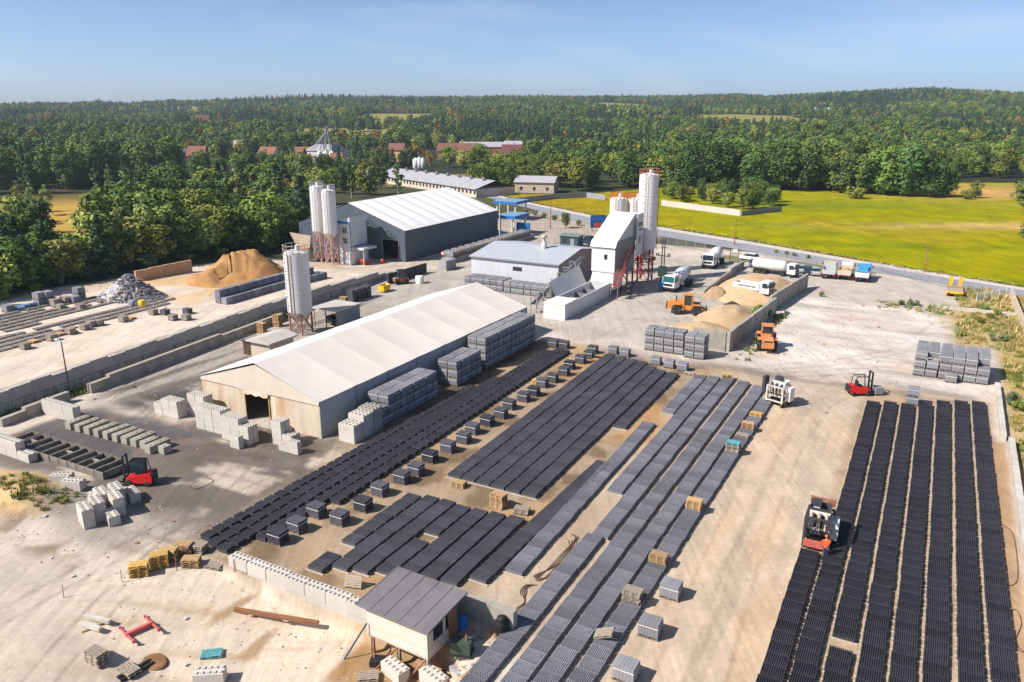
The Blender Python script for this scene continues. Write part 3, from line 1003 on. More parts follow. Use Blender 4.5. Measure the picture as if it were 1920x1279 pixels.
M_WOODG = mat('weathered_wood', (.30, .25, .20), .85, .3, 2.5, obj_var=.25, stretch=(1, 6, 6))
M_WOODY = mat('fresh_wood', (.52, .33, .10), .8, .25, 2.5, obj_var=.15, stretch=(1, 6, 6))
M_TEAL = mat('teal_wood', (.10, .30, .33), .8, .2, 2)
M_STRAP = mat('white_strap', (.62, .62, .6), .5, .1, 3)
M_CON = mat('concrete', alb(196, 188, 176), .9, .2, .9, dirt=alb(140, 132, 122), dirt_amt=.5, bump=.3)
M_CONW = mat('white_concrete', alb(228, 220, 210), .88, .12, 1.2, dirt=alb(180, 168, 152), dirt_amt=.45, bump=.25, obj_var=.06)
M_CONG = mat('green_grey_concrete', alb(186, 182, 168), .88, .2, 1.2, dirt=alb(128, 126, 108), dirt_amt=.6, bump=.25, obj_var=.1)
M_CONS = mat('stained_concrete', alb(206, 198, 188), .92, .3, 1.6, dirt=alb(104, 96, 90), dirt_amt=.85, dscale=1.3, bump=.4, stretch=(1.6, 1.6, .35))

# ------------------------------------------------------------------ boards of fresh pavers laid out in rows
def board_mesh(name, m, nx=11, ny=5, wx=1.31, ly=1.10, hh=.34, seed=1):
    rg = random.Random(seed)
    b = MB()
    dx, dy = wx / nx, ly / ny
    for i in range(nx):
        for j in range(ny):
            x0, y0 = -wx / 2 + i * dx, -ly / 2 + j * dy
            z = hh + rg.uniform(-.012, .012)
            g = .02
            b.add([(x0 + g, y0 + g, .05), (x0 + dx - g, y0 + g, .05), (x0 + dx - g, y0 + dy - g, .05), (x0 + g, y0 + dy - g, .05),
                   (x0 + g + .006, y0 + g + .006, z), (x0 + dx - g - .006, y0 + g + .006, z), (x0 + dx - g - .006, y0 + dy - g - .006, z), (x0 + g + .006, y0 + dy - g - .006, z)],
                  [(4, 5, 6, 7), (0, 1, 5, 4), (1, 2, 6, 5), (2, 3, 7, 6), (3, 0, 4, 7)])
    b.box(-wx / 2 + .02, wx / 2 - .02, -ly / 2 + .02, ly / 2 - .02, .04, hh - .1)
    return b.mesh(name, m, fix=False)
M_BEAR = mat('bearer_wood', (.42, .36, .29), .85, .25, 2)
bear = MB().box(-.80, .80, -.055, .055, -.02, .045).box(-.78, .78, .42, .52, -.02, .045).mesh('bearer', M_BEAR)
ORD = ['first', 'second', 'third', 'fourth', 'fifth', 'sixth', 'seventh', 'eighth']
BOARDS = {'dark': [board_mesh('paver_layer', P_DARK, seed=i) for i in range(3)],
          'mid': [board_mesh('paver_layer', P_MID, 10, 5, seed=9 + i) for i in range(3)],
          'grey': [board_mesh('paver_layer', P_GREY, 11, 6, seed=19 + i) for i in range(3)]}
ROWS = []      # (colour, v at u=45, v at u=90, u0, u1, skips, label)
for k in range(7):                                   # right-hand field
    va, vb = -3.62 + 1.655 * k + (.1 if k > 4 else 0), -4.2 + 1.68 * k
    ROWS.append(('dark', va, vb, 36, (89.4, 90.2, 90.4, 91.6, 93.2, 94.2, 94.8)[k], [(44.2, 45.4)] if k == 1 else [],
                 'board of wet black pavers in the %s row from the right boundary wall' % ORD[6 - k]))
ROWS.append(('dark', -5.2, -5.9, 36, 54.6, [], 'board of wet black pavers in the short row behind the paving machine'))
for k, (va, vb, u0, u1) in enumerate(((-14.4, -14.5, 28, 84.5), (-16.05, -16.1, 27, 88.6), (-17.7, -18.0, 27, 89.2), (-19.4, -19.9, 27, 89.6), (-21.0, -21.5, 56.2, 89.4), (-22.6, -23.0, 75.5, 88.6))):
    ROWS.append(('grey', va, vb, u0, u1, [], 'board of grey pavers in the %s row from the open concrete lane' % ORD[k]))
for k in range(6):                                   # middle field
    ROWS.append(('mid', -34.2 + 1.44 * k, -35.5 + 1.53 * k, 52.2, (91.4, 91.2, 90.9, 90.6, 89.4, 88.6)[k], [], 'board of charcoal pavers in the %s row from the strapped paver pallets' % ORD[k]))
ROWS.append(('mid', -25.4, -26.2, 69.4, 88.2, [], 'board of charcoal pavers in the short row ending at the orange sand patch'))
ROWS.append(('mid', -24.4, -23.6, 39.8, 61.2, [], 'board of charcoal pavers in the narrow row beside the coiled hoses'))
ROWS.append(('grey', -22.9, -24.0, 41.8, 72.0, [], 'board of grey pavers in the row beside the bare sandy strip'))
for k in range(7):                                   # block next to the hut
    ROWS.append(('mid', -35.3 + 1.53 * k, -35.6 + 1.53 * k, (39.2, 36.4, 36.8, 37.4, 38.2, 38.4, 38.6)[k], (47.8, 48.2, 48.3, 48.1, 48.2, 48.4, 48.6)[k], [(42.6, 43.4)] if k == 3 else [],
                 'board of charcoal pavers in the %s row of the block behind the hut' % ORD[k]))
ROWS.append(('mid', -35.1, -35.1, 35.5, 37.6, [], 'board of charcoal pavers in the two board row at the white block wall'))
bl = []
for ci, va, vb, u0, u1, skips, lab in ROWS:
    n = int(round((u1 - u0) / 1.165))
    jog = 0
    for i in range(n):
        u = u0 + (i + .5) * (u1 - u0) / n
        if any(a < u < b for a, b in skips): continue
        v = va + (vb - va) * (u - 45) / 45 + rnd.uniform(-.035, .035)
        if ci == 'grey' and 'fourth' in lab and u < 48.6: v -= .32
        p = W(u, v)
        if p.y < 25: continue
        slope = math.atan((vb - va) / 45)
        bl.append((p.y, p, RZ - slope + R(rnd.uniform(-.7, .7)), ci, lab))
bl.sort(key=lambda t: t[0])
NB = 310
SK = list(BOARDS)
for d, p, rz, ci, lab in bl[:NB]:
    t = thing('paver_board', lab, 'pavers', (p.x, p.y, .03), rz, 'boards of pavers laid out in rows')
    link('paver_layer', rnd.choice(BOARDS[ci]), t)
    link('bearer', bear, t, (0, -.57, 0))
flat = [m for k in SK for m in BOARDS[k]]
bm_all = flat + [bear]
pts = []
for d, p, rz, ci, lab in bl[NB:]:
    pts.append((p.x, p.y, .03, rz, 1, SK.index(ci) * 3 + rnd.randrange(3), 1))
    q = p + Vector((math.sin(rz) * .57, -math.cos(rz) * .57, 0))
    pts.append((q.x, q.y, .03, rz, 1, len(flat), 1))
scatter('paver_boards', pts, bm_all, 'long rows of grey and charcoal paver boards filling the yard', 'pavers')
print('boards', len(bl))

# ------------------------------------------------------------------ small block stacks beside the tent
bs = [board_mesh('blocks', P_DARK, 5, 3, .98, .84, .42, 40 + i) for i in range(3)]
COLS = [(-45.1, -44.9, 34.6, 73.0), (-43.85, -43.9, 34.2, 77.0), (-42.6, -43.3, 34.0, 90.0), (-41.35, -42.3, 34.4, 90.8), (-40.2, -41.25, 43.6, 91.0)]
for k, (va, vb, u0, u1) in enumerate(COLS):
    n = int((u1 - u0) / 1.06)
    for i in range(n):
        u = u0 + (i + .5) * 1.06
        v = va + (vb - va) * (u - 35) / 55 + rnd.uniform(-.04, .04)
        if k == 3 and u < 36: continue
        p = W(u, v)
        t = thing('block_stack', 'low stack of black kerb blocks in the %s row from the strapped paver pallets' % (['fifth', 'fourth', 'third', 'second', 'first', 'sixth'][k]), 'blocks', (p.x, p.y, .02), RZ + R(rnd.uniform(-2, 2)), 'low stacks of black blocks beside the tent')
        link('blocks', bs[rnd.randrange(3)], t)
        link('bearer', bear, t, (0, -.2, 0)).scale = (.6, 1, .8)

# ------------------------------------------------------------------ strapped pallets of pavers
def pal_mesh(m, lx=1.2, ly=.8, name='pallet'):
    b = MB()
    for y in (-.5, 0, .5):
        b.box(-lx / 2, lx / 2, y * (ly - .1) - .05, y * (ly - .1) + .05, 0, .02)
        for x in (-.5, 0, .5):
            b.box(x * (lx - .14) - .07, x * (lx - .14) + .07, y * (ly - .1) - .05, y * (ly - .1) + .05, .021, .1)
    for x in (-.5, 0, .5):
        b.box(x * (lx - .14) - .07, x * (lx - .14) + .07, -ly / 2, ly / 2, .101, .121)
    for k in range(5):
        y = -ly / 2 + (k + .5) * ly / 5
        b.box(-lx / 2, lx / 2, y - ly / 10 + .018, y + ly / 10 - .018, .122, .144)
    return b.mesh(name, m, fix=False)
PAL = {'wood': pal_mesh(M_WOOD), 'grey': pal_mesh(M_WOODG), 'fresh': pal_mesh(M_WOODY), 'teal': pal_mesh(M_TEAL)}
PALL = pal_mesh(mat('stained_wood', (.17, .13, .10), .85, .3, 2.5, obj_var=.25), 1.24, 1.0)

def load_mesh(m, lx=1.2, ly=1.0, hh=.85, nl=7, nx=6, ny=5, seed=0):
    rg = random.Random(seed)
    b = MB()
    dz = hh / nl
    for k in range(nl):
        z0, z1 = .145 + k * dz, .145 + (k + 1) * dz - .012
        o = rg.uniform(-.008, .008)
        dx, dy = lx / nx, ly / ny
        for i in range(nx):
            for j in range(ny):
                if 0 < i < nx - 1 and 0 < j < ny - 1 and k < nl - 1: continue
                x0, y0 = -lx / 2 + i * dx + o, -ly / 2 + j * dy
                b.box(x0 + .006, x0 + dx - .006, y0 + .006, y0 + dy - .006, z0, z1)
    b.box(-lx / 2 + .05, lx / 2 - .05, -ly / 2 + .05, ly / 2 - .05, .15, .145 + hh - .05)
    return b.mesh('blocks', m, fix=False)

def strap_mesh(lx=1.2, ly=1.0, z=.72, hh=.85, top=True):
    b = MB()
    e = .012
    for x0, x1, y0, y1 in ((-lx / 2 - e, lx / 2 + e, -ly / 2 - e, -ly / 2 - .002), (-lx / 2 - e, lx / 2 + e, ly / 2 + .002, ly / 2 + e), (-lx / 2 - e, -lx / 2 - .002, -ly / 2 - e, ly / 2 + e), (lx / 2 + .002, lx / 2 + e, -ly / 2 - e, ly / 2 + e)):
        b.box(x0, x1, y0, y1, z, z + .045)
    return b.mesh('strap', M_STRAP, fix=False)
LOAD = {k: load_mesh(m, seed=i) for i, (k, m) in enumerate(dict(dark=P_DARK, mid=P_MID, grey=P_GREY, light=P_LGREY, tan=P_TAN).items())}
STRAP = strap_mesh()

def cube(u, v, z, colr, label, group, strap=True, rz=None, sc=(1, 1, 1), p=None, pallet=PALL):
    p = p or W(u, v)
    t = thing('paver_pallet', label, 'paver pallet', (p.x, p.y, z), RZ + R(rnd.uniform(-1.5, 1.5)) if rz is None else rz, group)
    t.scale = sc
    link('pallet', pallet, t)
    link('blocks', LOAD[colr], t)
    if strap: link('strap', STRAP, t)
    return t
CUBE_H = 1.0

LN = [(517, 1020), (553, 998), (590, 970), (635, 985), (675, 958), (710, 930), (745, 905), (770, 890), (822, 872), (853, 852), (879, 834), (901, 818), (925, 802), (945, 786), (969, 771), (989, 755), (1004, 744), (1023, 728), (1040, 718), (1052, 704), (1068, 693), (1083, 681), (1097, 672), (1108, 663)]
for i, q in enumerate(LN):
    u, v = GUV(*q)
    cube(u + .3, v if i < 3 else -38.0 + .25 * math.sin(i * 2.1), 0.03, 'mid' if i % 4 else 'dark', 'charcoal paver pallet with white strap standing in the line between the paver fields', 'line of strapped paver pallets')
for i, q in enumerate(((1038, 651), (1058, 653), (1150, 663), (1172, 668), (1230, 683), (1255, 689), (1280, 694))):
    u, v = GUV(*q)
    cube(u, v, .03, 'mid' if i < 2 else 'grey', ['dark paver pallet standing alone at the far end of the tent', 'strapped paver pallet at the head of the charcoal paver rows', 'strapped paver pallet before the tall paver stacks at the sand bay'][(0 if i < 2 else 1 if i < 4 else 2)], ['pallets at the tent end', 'pallets at the row heads', 'pallets before the bay stacks'][(0 if i < 2 else 1 if i < 4 else 2)])
for i, q in enumerate(((1255, 1122), (1216, 1194), (1170, 1277))):
    u, v = GUV(*q)
    cube(u + .3, v, .03, 'light', 'light grey strapped paver pallet on the open lane next to the grey rows', 'pale paver pallets on the lane', sc=(1.05, 1.05, 1.05))

def stack_block(u0, v0, nu, nv, nh, colr, label, group, du=1.12, dv=1.32, full=False, strap=True, heights=None):
    """pallets piled nu deep, nv wide, nh high, hidden inner ones left out"""
    for i in range(nu):
        for j in range(nv):
            h = heights(i, j) if heights else nh
            for k in range(h):
                if 0 < i < nu - 1 and 0 < j < nv - 1 and k < h - 1: continue
                if i == nu - 1 and nu > 2 and k < h - 1 and 0 < j < nv - 1: continue
                if nv == 2 and nu > 4 and j == 0 and i > 0 and k < h - 1: continue
                if i > 0 and nv > 5 and k < h - 1 and 0 < j < nv - 1: continue
                cube(u0 + i * du + rnd.uniform(-.04, .04), v0 + j * dv + rnd.uniform(-.04, .04), .03 + k * CUBE_H, colr,
                     label + (', top tier' if k == h - 1 else ', lower tier'), group, strap)
# beside the tent's shaded wall
stack_block(59.0, -48.9, 9, 2, 3, 'grey', 'grey paver pallet in the long stack by the shaded tent wall', 'stacks by the tent wall', heights=lambda i, j: 3 if (i not in (0,)) else 2)
stack_block(72.6, -48.7, 5, 2, 3, 'grey', 'grey paver pallet in the short middle stack by the tent wall', 'stacks by the tent wall')
stack_block(79.6, -49.0, 12, 2, 4, 'light', 'grey paver pallet in the tall stack at the far tent end', 'stacks by the tent wall')
# against the sand bay, and the big block on the right
stack_block(96.9, -32.2, 2, 4, 3, 'light', 'grey paver pallet in the wide stack before the sand bay', 'stacks before the sand bay')
stack_block(96.2, -26.6, 2, 2, 3, 'light', 'grey paver pallet in the narrow stack at the sand bay', 'stacks before the sand bay')
stack_block(102.6, -.35, 5, 6, 3, 'light', 'grey paver pallet in the big block on the bleached ground', 'big block of paver pallets', heights=lambda i, j: 2 if (i == 0 and j in (1, 5)) else 3)
u, v = GUV(1782, 716); cube(u, v, .03, 'light', 'single grey paver pallet in front of the big pallet block', None)
u, v = GUV(1709, 758); cube(u, v, .03, 'light', 'lower of two grey paver pallets at the head of the black rows', None); cube(u, v, 1.03, 'light', 'upper of two grey paver pallets at the head of the black rows', None)
# before the grey building
stack_block(117.6, -73.3, 3, 6, 2, 'grey', 'grey paver pallet in the long stack before the grey building', 'stacks before the grey building')
stack_block(117.2, -65.0, 2, 7, 2, 'light', 'grey paver pallet in the stack beside the bins', 'stacks before the grey building')
# far bundles on the kerb beside the dark hall
for i in range(26):
    cube(136 + i * 1.35, -88.9, 1.08, 'tan' if i % 3 else 'light', 'pale strapped pallet in the long raised row beside the dark hall', 'long row beside the dark hall', sc=(1.1, 1.1, 1.15))
    if i % 2 == 0: cube(137 + i * 1.35, -90.3, 1.08, 'light', 'pale pallet in the rear of the raised row beside the dark hall', 'long row beside the dark hall', sc=(1.1, 1.5, 1.15))

# ------------------------------------------------------------------ loose wooden pallets
def pallets(p, n, kind, label, group=None, rz=None, tilt=None, z0=.03, jit=4):
    base = RZ if rz is None else rz
    for k in range(n):
        o = link('pallet', PAL[kind], None, (p.x + rnd.uniform(-.03, .03), p.y + rnd.uniform(-.03, .03), z0 + k * .146), base + R(rnd.uniform(-jit, jit)))
        if tilt: o.rotation_euler = (tilt[0], tilt[1], base)
        lab = label if n == 1 else label + (', topmost of its pile' if k == n - 1 else ', within its pile')
        tag(o, lab, 'pallet', group or ('pile of pallets' if n > 1 else None))
for i, (q, n, kd, what) in enumerate((((1238, 1064), 4, 'wood', 'brown pallet on the grey rows by a pale paver pallet'), ((1192, 1138), 5, 'grey', 'weathered pallet on the grey rows between pale paver pallets'),
                        ((1300, 962), 5, 'wood', 'brown wooden pallet midway along the grey rows'), ((1368, 852), 5, 'grey', 'pallet under the blue one on the grey rows'),
                        ((1391, 808), 4, 'wood', 'brown pallet on the grey rows by the flat pallet'), ((1409, 785), 2, 'fresh', 'yellow pallet on the grey rows near the white machine'))):
    u, v = GUV(*q)
    pallets(W(u + .2, -14.45), n, kd, what, 'pallets along the grey rows', z0=.38)
o = link('pallet', PAL['teal'], None, (*W(GUV(1368, 852)[0] + .2, -14.45).xy, .38 + 5 * .146), RZ); tag(o, 'blue painted pallet topping a pile on the grey rows', 'pallet')
u, v = GUV(1383, 822); pallets(W(u, -14.45), 1, 'grey', 'single pale pallet lying flat on the grey rows', z0=.38)
o = link('pallet', PAL['grey'], None, (*W(GUV(1137, 1205)[0], -14.6).xy, .58), RZ); o.rotation_euler = (R(6), R(-22), RZ + .1); tag(o, 'tilted weathered pallet leaning on the grey rows', 'pallet')
for q, n, kd, lab in (((935, 950), 8, 'wood', 'tall pile of brown pallets before the charcoal rows'), ((978, 962), 3, 'grey', 'weathered pallet beside the tall brown pile'), ((860, 912), 3, 'wood', 'orange pallet at the foot of the charcoal rows'),
                      ((1363, 712), 5, 'wood', 'brown pallet in the pile behind the grey rows'), ((1312, 706), 2, 'wood', 'flat brown pallet behind the grey row heads'), ((1292, 703), 2, 'grey', 'flat grey pallet behind the grey row heads'),
                      ((1120, 678), 2, 'wood', 'orange pallet beside the first charcoal row head'), ((1213, 690), 1, 'wood', 'single orange pallet at the charcoal row heads'), ((1180, 681), 1, 'fresh', 'single yellow pallet at the charcoal row heads'), ((1008, 721), 4, 'fresh', 'small pile of yellow pallets among the strapped paver pallets')):
    u, v = GUV(*q)
    pallets(W(u, v), n, kd, lab, None, RZ + R(rnd.uniform(-8, 20)))
# heap of pallets near the ramp
for q, n, kd, rz, lab in (((262, 1078), 6, 'fresh', .35, 'yellow pallet in the leaning pile at the ramp'), ((300, 1062), 7, 'fresh', .30, 'yellow pallet in the high pile at the ramp'), ((318, 1050), 6, 'wood', .1, 'brown pallet in the rear pile at the ramp'),
                          ((360, 1060), 4, 'wood', .1, 'orange pallet in the low pile at the ramp'), ((403, 1062), 1, 'grey', -.3, 'single pale pallet lying at the ramp edge'), ((372, 1034), 4, 'grey', -.25, 'weathered pallet in the back pile at the ramp'), ((345, 1036), 5, 'wood', .0, 'brown pallet in the middle pile at the ramp')):
    p = Gh(*q)
    pallets(p, n, kd, lab, None, rz, z0=p.z + .03, jit=9)
for q, n, kd, rz, lab in (((183, 1240), 5, 'grey', -.5, 'dark stained pallet of the pile standing alone on the ramp'), ((243, 1260), 2, 'grey', -.55, 'bleached pallet by the dirt hollow on the ramp'), ((690, 1274), 2, 'grey', .2, 'bleached pallet lying below the hut')):
    p = Gh(*q)
    pallets(p, n, kd, lab, None, rz, z0=p.z + .03)
p = Gh(397, 1228); o = link('pallet', PAL['teal'], None, (p.x, p.y, p.z + .03), .2); tag(o, 'teal painted pallet lying flat on the pale ramp', 'pallet')
u, v = GUV(664, 1100); o = link('pallet', PAL['grey'], None, (*W(u, v).xy, .42), RZ); o.rotation_euler = (R(62), 0, RZ + .3); tag(o, 'pale pallet leaning upright behind the white block wall', 'pallet')
u, v = GUV(790, 1092); p = W(u, v); pallets(p, 1, 'wood', 'single orange pallet behind the hut roof')
# piles by the free standing silo
for q, n, kd, lab in (((492, 624), 10, 'wood', 'brown pallet in the near pile beside the rusty silo legs'), ((521, 612), 12, 'wood', 'brown pallet in the tall pile beside the rusty silo legs'), ((645, 570), 8, 'wood', 'brown pallet in the pile by the dark stacks in the lane'), ((625, 578), 3, 'fresh', 'yellow pallet in the low pile in the lane')):
    p = G(*q)
    pallets(p, n, kd, lab)
for i in range(4):
    for k in range(2):
        u, v = GUV(660, 566)
        cube(u + i * 1.3, v, .03 + k, 'mid', 'dark pallet of blocks in the lane by the retaining wall', 'dark pallets in the lane', False)
# ------------------------------------------------------------------ retaining walls of the terrace
M_WUP = mat('panel_concrete', alb(206, 200, 192), .9, .12, .7, dirt=alb(170, 164, 156), dirt_amt=.5, bump=.2)
M_WLOW = M_CONS
u = 26.0
k = 0
rw = thing('retaining_wall', 'long two course concrete retaining wall below the paver terrace', 'wall', W(26, edge_v(26)), RZ - math.atan(-.093) * 1.0)
while u < 121:
    L = 2.45
    h = float(terr_h(u + 1.2))
    z = h + .12 + .10 * ((k * 7) % 3 - 1)
    y0 = (u - 26) * math.sqrt(1 + .093 ** 2)
    link('wall_panel', MB().box(-.52, .14, y0 + .012, y0 + L - .012, max(.0, h * .48), z).mesh('wall_panel', M_WUP), rw)
    link('footing_block', MB().box(-.50, .22 + .03 * (k % 3), y0 + .02, y0 + L - .02, -.1, max(.0, h * .48) - .03).mesh('footing_block', M_WLOW), rw)
    u += L * .9957
    k += 1
rw.rotation_euler = (0, 0, RZ + math.atan(.093))
# low kerb wall of long blocks in front of it
lw = []
for i in range(17):
    uu = 40 + i * 2.62
    if 47.6 < uu < 49.3: continue
    vv = -81.0 - .118 * (uu - 42)
    hh = 1.15 + (.25 if 50 < uu < 71 else 0) - (.3 if uu < 42 or 47 < uu < 51.5 else 0)
    p = W(uu, vv)
    o = MB().box(-.3, .3, 0, 2.6, -.05, hh).build('concrete_block', M_CON, None, p, RZ + math.atan(.118))
    tag(o, 'long concrete block in the low wall along the muddy lane', 'block', 'low wall along the lane')
p = W(49.0, -83.3)
lamp = thing('lamp_post', 'tall thin lamp post in front of the retaining wall', 'lamp', p, RZ)
M_STEEL = mat('galvanised_steel', (.30, .31, .32), .5, .15, 3, metal=.4)
M_DSTEEL = mat('dark_steel', (.045, .045, .05), .6, .2, 3)
M_RUST = mat('rusty_steel', (.26, .10, .05), .85, .4, 2.5, dirt=(.42, .34, .28), dirt_amt=.6)
M_RED = mat('red_steel', (.30, .03, .025), .6, .25, 2)
MB().cyl((0, 0, 0), (0, 0, 6.3), .09, .06, 8).build('post', M_DSTEEL, lamp)
MB().bar((0, 0, 6.25), (-.7, 0, 6.4), .07).cbox(-.8, 0, 6.4, .6, .28, .12).build('lamp_head', M_STRAP, lamp)

# ------------------------------------------------------------------ the long white tent
M_TROOF = mat('tent_roof', (.69, .63, .575), .55, .05, .35, dirt=(.60, .54, .48), dirt_amt=.4)
M_TGAB = mat('tent_gable', alb(238, 222, 200), .6, .1, .5, dirt=alb(214, 156, 96), dirt_amt=.8, stretch=(.9, .9, .35), dscale=.6)
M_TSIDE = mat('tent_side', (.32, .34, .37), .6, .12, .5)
M_DARK = mat('dark_interior', (.02, .017, .014), .9, .2, 1)  # near-black, puts the shade of interiors into the colour
TW_, TL_, TE_, TR_ = 16.3, 42.8, 3.88, 6.48
tent = thing('storage_tent', 'long white fabric storage tent with tan stained gable', 'tent', W(53.4, -50.4), RZ)
nb = 8
for s in (0, 1):
    for k in range(nb):
        y0, y1 = k * TL_ / nb, (k + 1) * TL_ / nb
        vs, fs = [], []
        nx_, ny_ = 10, 6
        for j in range(ny_ + 1):
            for i in range(nx_ + 1):
                t, q = i / nx_, j / ny_
                x = -TW_ / 2 + (TW_ / 2 + .12) * t * (1 if s else -1)
                z = TR_ + (TE_ - .06 - TR_) * t - .10 * math.sin(math.pi * t) * (.3 + .7 * math.sin(math.pi * q)) + .035 * abs(2 * q - 1) ** 8
                vs.append((x, y0 + (y1 - y0) * q - (.25 if k == 0 and j == 0 else 0), z))
        for j in range(ny_):
            for i in range(nx_):
                a = j * (nx_ + 1) + i
                fs.append((a, a + 1, a + nx_ + 2, a + nx_ + 1))
        b = MB().add(vs, fs, True)
        link('roof_panel', b.mesh('roof_panel', M_TROOF), tent)
for k in range(nb):
    y0, y1 = k * TL_ / nb, (k + 1) * TL_ / nb
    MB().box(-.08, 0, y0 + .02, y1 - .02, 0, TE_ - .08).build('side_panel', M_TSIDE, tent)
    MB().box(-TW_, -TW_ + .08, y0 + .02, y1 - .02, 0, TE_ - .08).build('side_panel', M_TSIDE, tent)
for k in range(nb + 1):
    MB().box(-.02, .06, k * TL_ / nb - .06, k * TL_ / nb + .06, 0, TE_ - .1).build('post', M_STEEL, tent)
d0, d1, dh = -TW_ + 6.2, -TW_ + 9.7, 3.35
def fold(x0, x1, z0, z1f, n, seed, amp=.05):
    rg = random.Random(seed)
    vs, fs = [], []
    for i in range(n + 1):
        x = x0 + (x1 - x0) * i / n
        o = rg.uniform(-amp, amp)
        for z in (z0, (z0 + z1f(x)) / 2, z1f(x)):
            vs.append((x, -.05 + o * (1 if z < z1f(x) else .2), z))
    for i in range(n):
        for j in range(2):
            fs.append((i * 3 + j, i * 3 + 3 + j, i * 3 + 4 + j, i * 3 + 1 + j))
    return MB().add(vs, fs, True)
gz = lambda x: TE_ - .1 + (TR_ - TE_ - .1) * (1 - abs(x + TW_ / 2) / (TW_ / 2))
fold(-TW_, d0, 0, lambda x: TE_ - .25, 22, 1).build('gable_curtain', M_TGAB, tent)
fold(d1, 0, 0, lambda x: TE_ - .25, 22, 2).build('gable_curtain', M_TGAB, tent)
n = 16
vs = [(-TW_ + TW_ * i / n, -.16, TE_ - .45 if not (d0 - .1 < -TW_ + TW_ * i / n < d1 + .1) else dh + .1 * math.sin(i * 2)) for i in range(n + 1)] + [(-TW_ + TW_ * i / n, -.10, gz(-TW_ + TW_ * i / n)) for i in range(n + 1)]
MB().add(vs, [(i, i + 1, n + 2 + i, n + 1 + i) for i in range(n)]).build('gable_top', mat('gable_cloth', (.52, .45, .37), .6, .08, .5), tent)
b = MB()
for i in range(12):
    x = d0 + (d1 - d0) * i / 12
    b.add([(x, -.2, dh + .15), (x + (d1 - d0) / 12, -.2, dh + .15), (x + (d1 - d0) / 12, -.24, dh - .25 - .18 * abs(math.sin((i + 1) * .52 * 1.5))), (x, -.24, dh - .25 - .18 * abs(math.sin(i * .52 * 1.5)))], [(0, 1, 2, 3)], True)
b.build('rolled_valance', M_TGAB, tent)
MB().box(d0 + .02, d0 + .12, -.12, -.02, 0, dh).build('door_post', M_WOODY, tent)
MB().box(d1 - .12, d1 - .02, -.12, -.02, 0, dh).build('door_post', M_WOODY, tent)
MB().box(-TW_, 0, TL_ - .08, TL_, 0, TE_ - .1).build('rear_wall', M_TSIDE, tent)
MB().box(-TW_ + .1, -.1, 7, 7.1, 0, TE_ - .4).build('interior_dark_sheet', M_DARK, tent)  # dark sheet added for the unlit tent interior behind the door

# ------------------------------------------------------------------ dark hall with the inflated white roof
M_HWALL = mat('hall_cladding', (.075, .095, .12), .5, .08, .6)
M_HROOF = mat('hall_roof', (.74, .73, .72), .45, .04, .3)
HW, HL, HE, HR = 29.0, 38.5, 6.55, 11.5
hall = thing('production_hall', 'large dark blue hall with ribbed white membrane roof', 'hall', W(131.4, -97.2), RZ)
nbh = 9
for s in (0, 1):
    for k in range(nbh):
        y0, y1 = -.2 + k * (HL + .4) / nbh, -.2 + (k + 1) * (HL + .4) / nbh
        vs, fs = [], []
        nx_, ny_ = 12, 8
        for j in range(ny_ + 1):
            for i in range(nx_ + 1):
                t, q = i / nx_, j / ny_
                x = -HW / 2 + (HW / 2 + .15) * t * (1 if s else -1)
                z = HR + (HE + .02 - HR) * t + .32 * math.sin(math.pi * q) * math.sin(math.pi * min(1, t * 1.02)) ** .5 - .03
                vs.append((x, y0 + (y1 - y0) * q, z))
        for j in range(ny_):
            for i in range(nx_):
                a = j * (nx_ + 1) + i
                fs.append((a, a + 1, a + nx_ + 2, a + nx_ + 1))
        link('roof_panel', MB().add(vs, fs, True).mesh('roof_panel', M_HROOF), hall)
for k in range(13):
    y0, y1 = k * HL / 13, (k + 1) * HL / 13
    MB().box(-.12, 0, y0 + .008, y1 - .008, 0, HE).build('wall_panel', M_HWALL, hall)
    MB().box(-HW, -HW + .12, y0 + .008, y1 - .008, 0, HE).build('wall_panel', M_HWALL, hall)
hd0, hd1, hdh = -5.9, -1.7, 4.4
def gtop(x): return HE + (HR - .06 - HE) * (1 - abs(x + HW / 2) / (HW / 2))
xs = [-HW, -HW * .75, -HW / 2, -HW * .33, hd0]
for a, b_ in zip(xs[:-1], xs[1:]):
    MB().prism([(a + .01, 0), (b_ - .01, 0), (b_ - .01, gtop(b_)), (a + .01, gtop(a))], 'y', -.02, .1).build('gable_panel', M_HWALL, hall)
MB().prism([(hd0, hdh), (hd1, hdh), (hd1, gtop(hd1)), (hd0, gtop(hd0))], 'y', -.02, .1).build('gable_panel', M_HWALL, hall)
MB().prism([(hd1 + .01, 0), (-.02, 0), (-.02, gtop(-.02)), (hd1 + .01, gtop(hd1))], 'y', -.02, .1).build('gable_panel', M_HWALL, hall)
MB().box(hd0 - .12, hd0 + .02, -.1, .15, 0, hdh + .12).box(hd1 - .02, hd1 + .12, -.1, .15, 0, hdh + .12).box(hd0, hd1, -.1, .15, hdh, hdh + .14).build('door_frame', M_STEEL, hall)
MB().box(hd0, hd1, 3.0, 3.1, 0, hdh).build('interior_dark_sheet', mat('brown_interior_dark', (.03, .012, .012), .9, .2, 1), hall)  # dark brown sheet standing in for the hall's shaded interior
MB().prism([(-HW, 0), (0, 0), (0, HE), (-HW / 2, HR - .1), (-HW, HE)], 'y', HL - .1, HL).build('rear_wall', M_HWALL, hall)

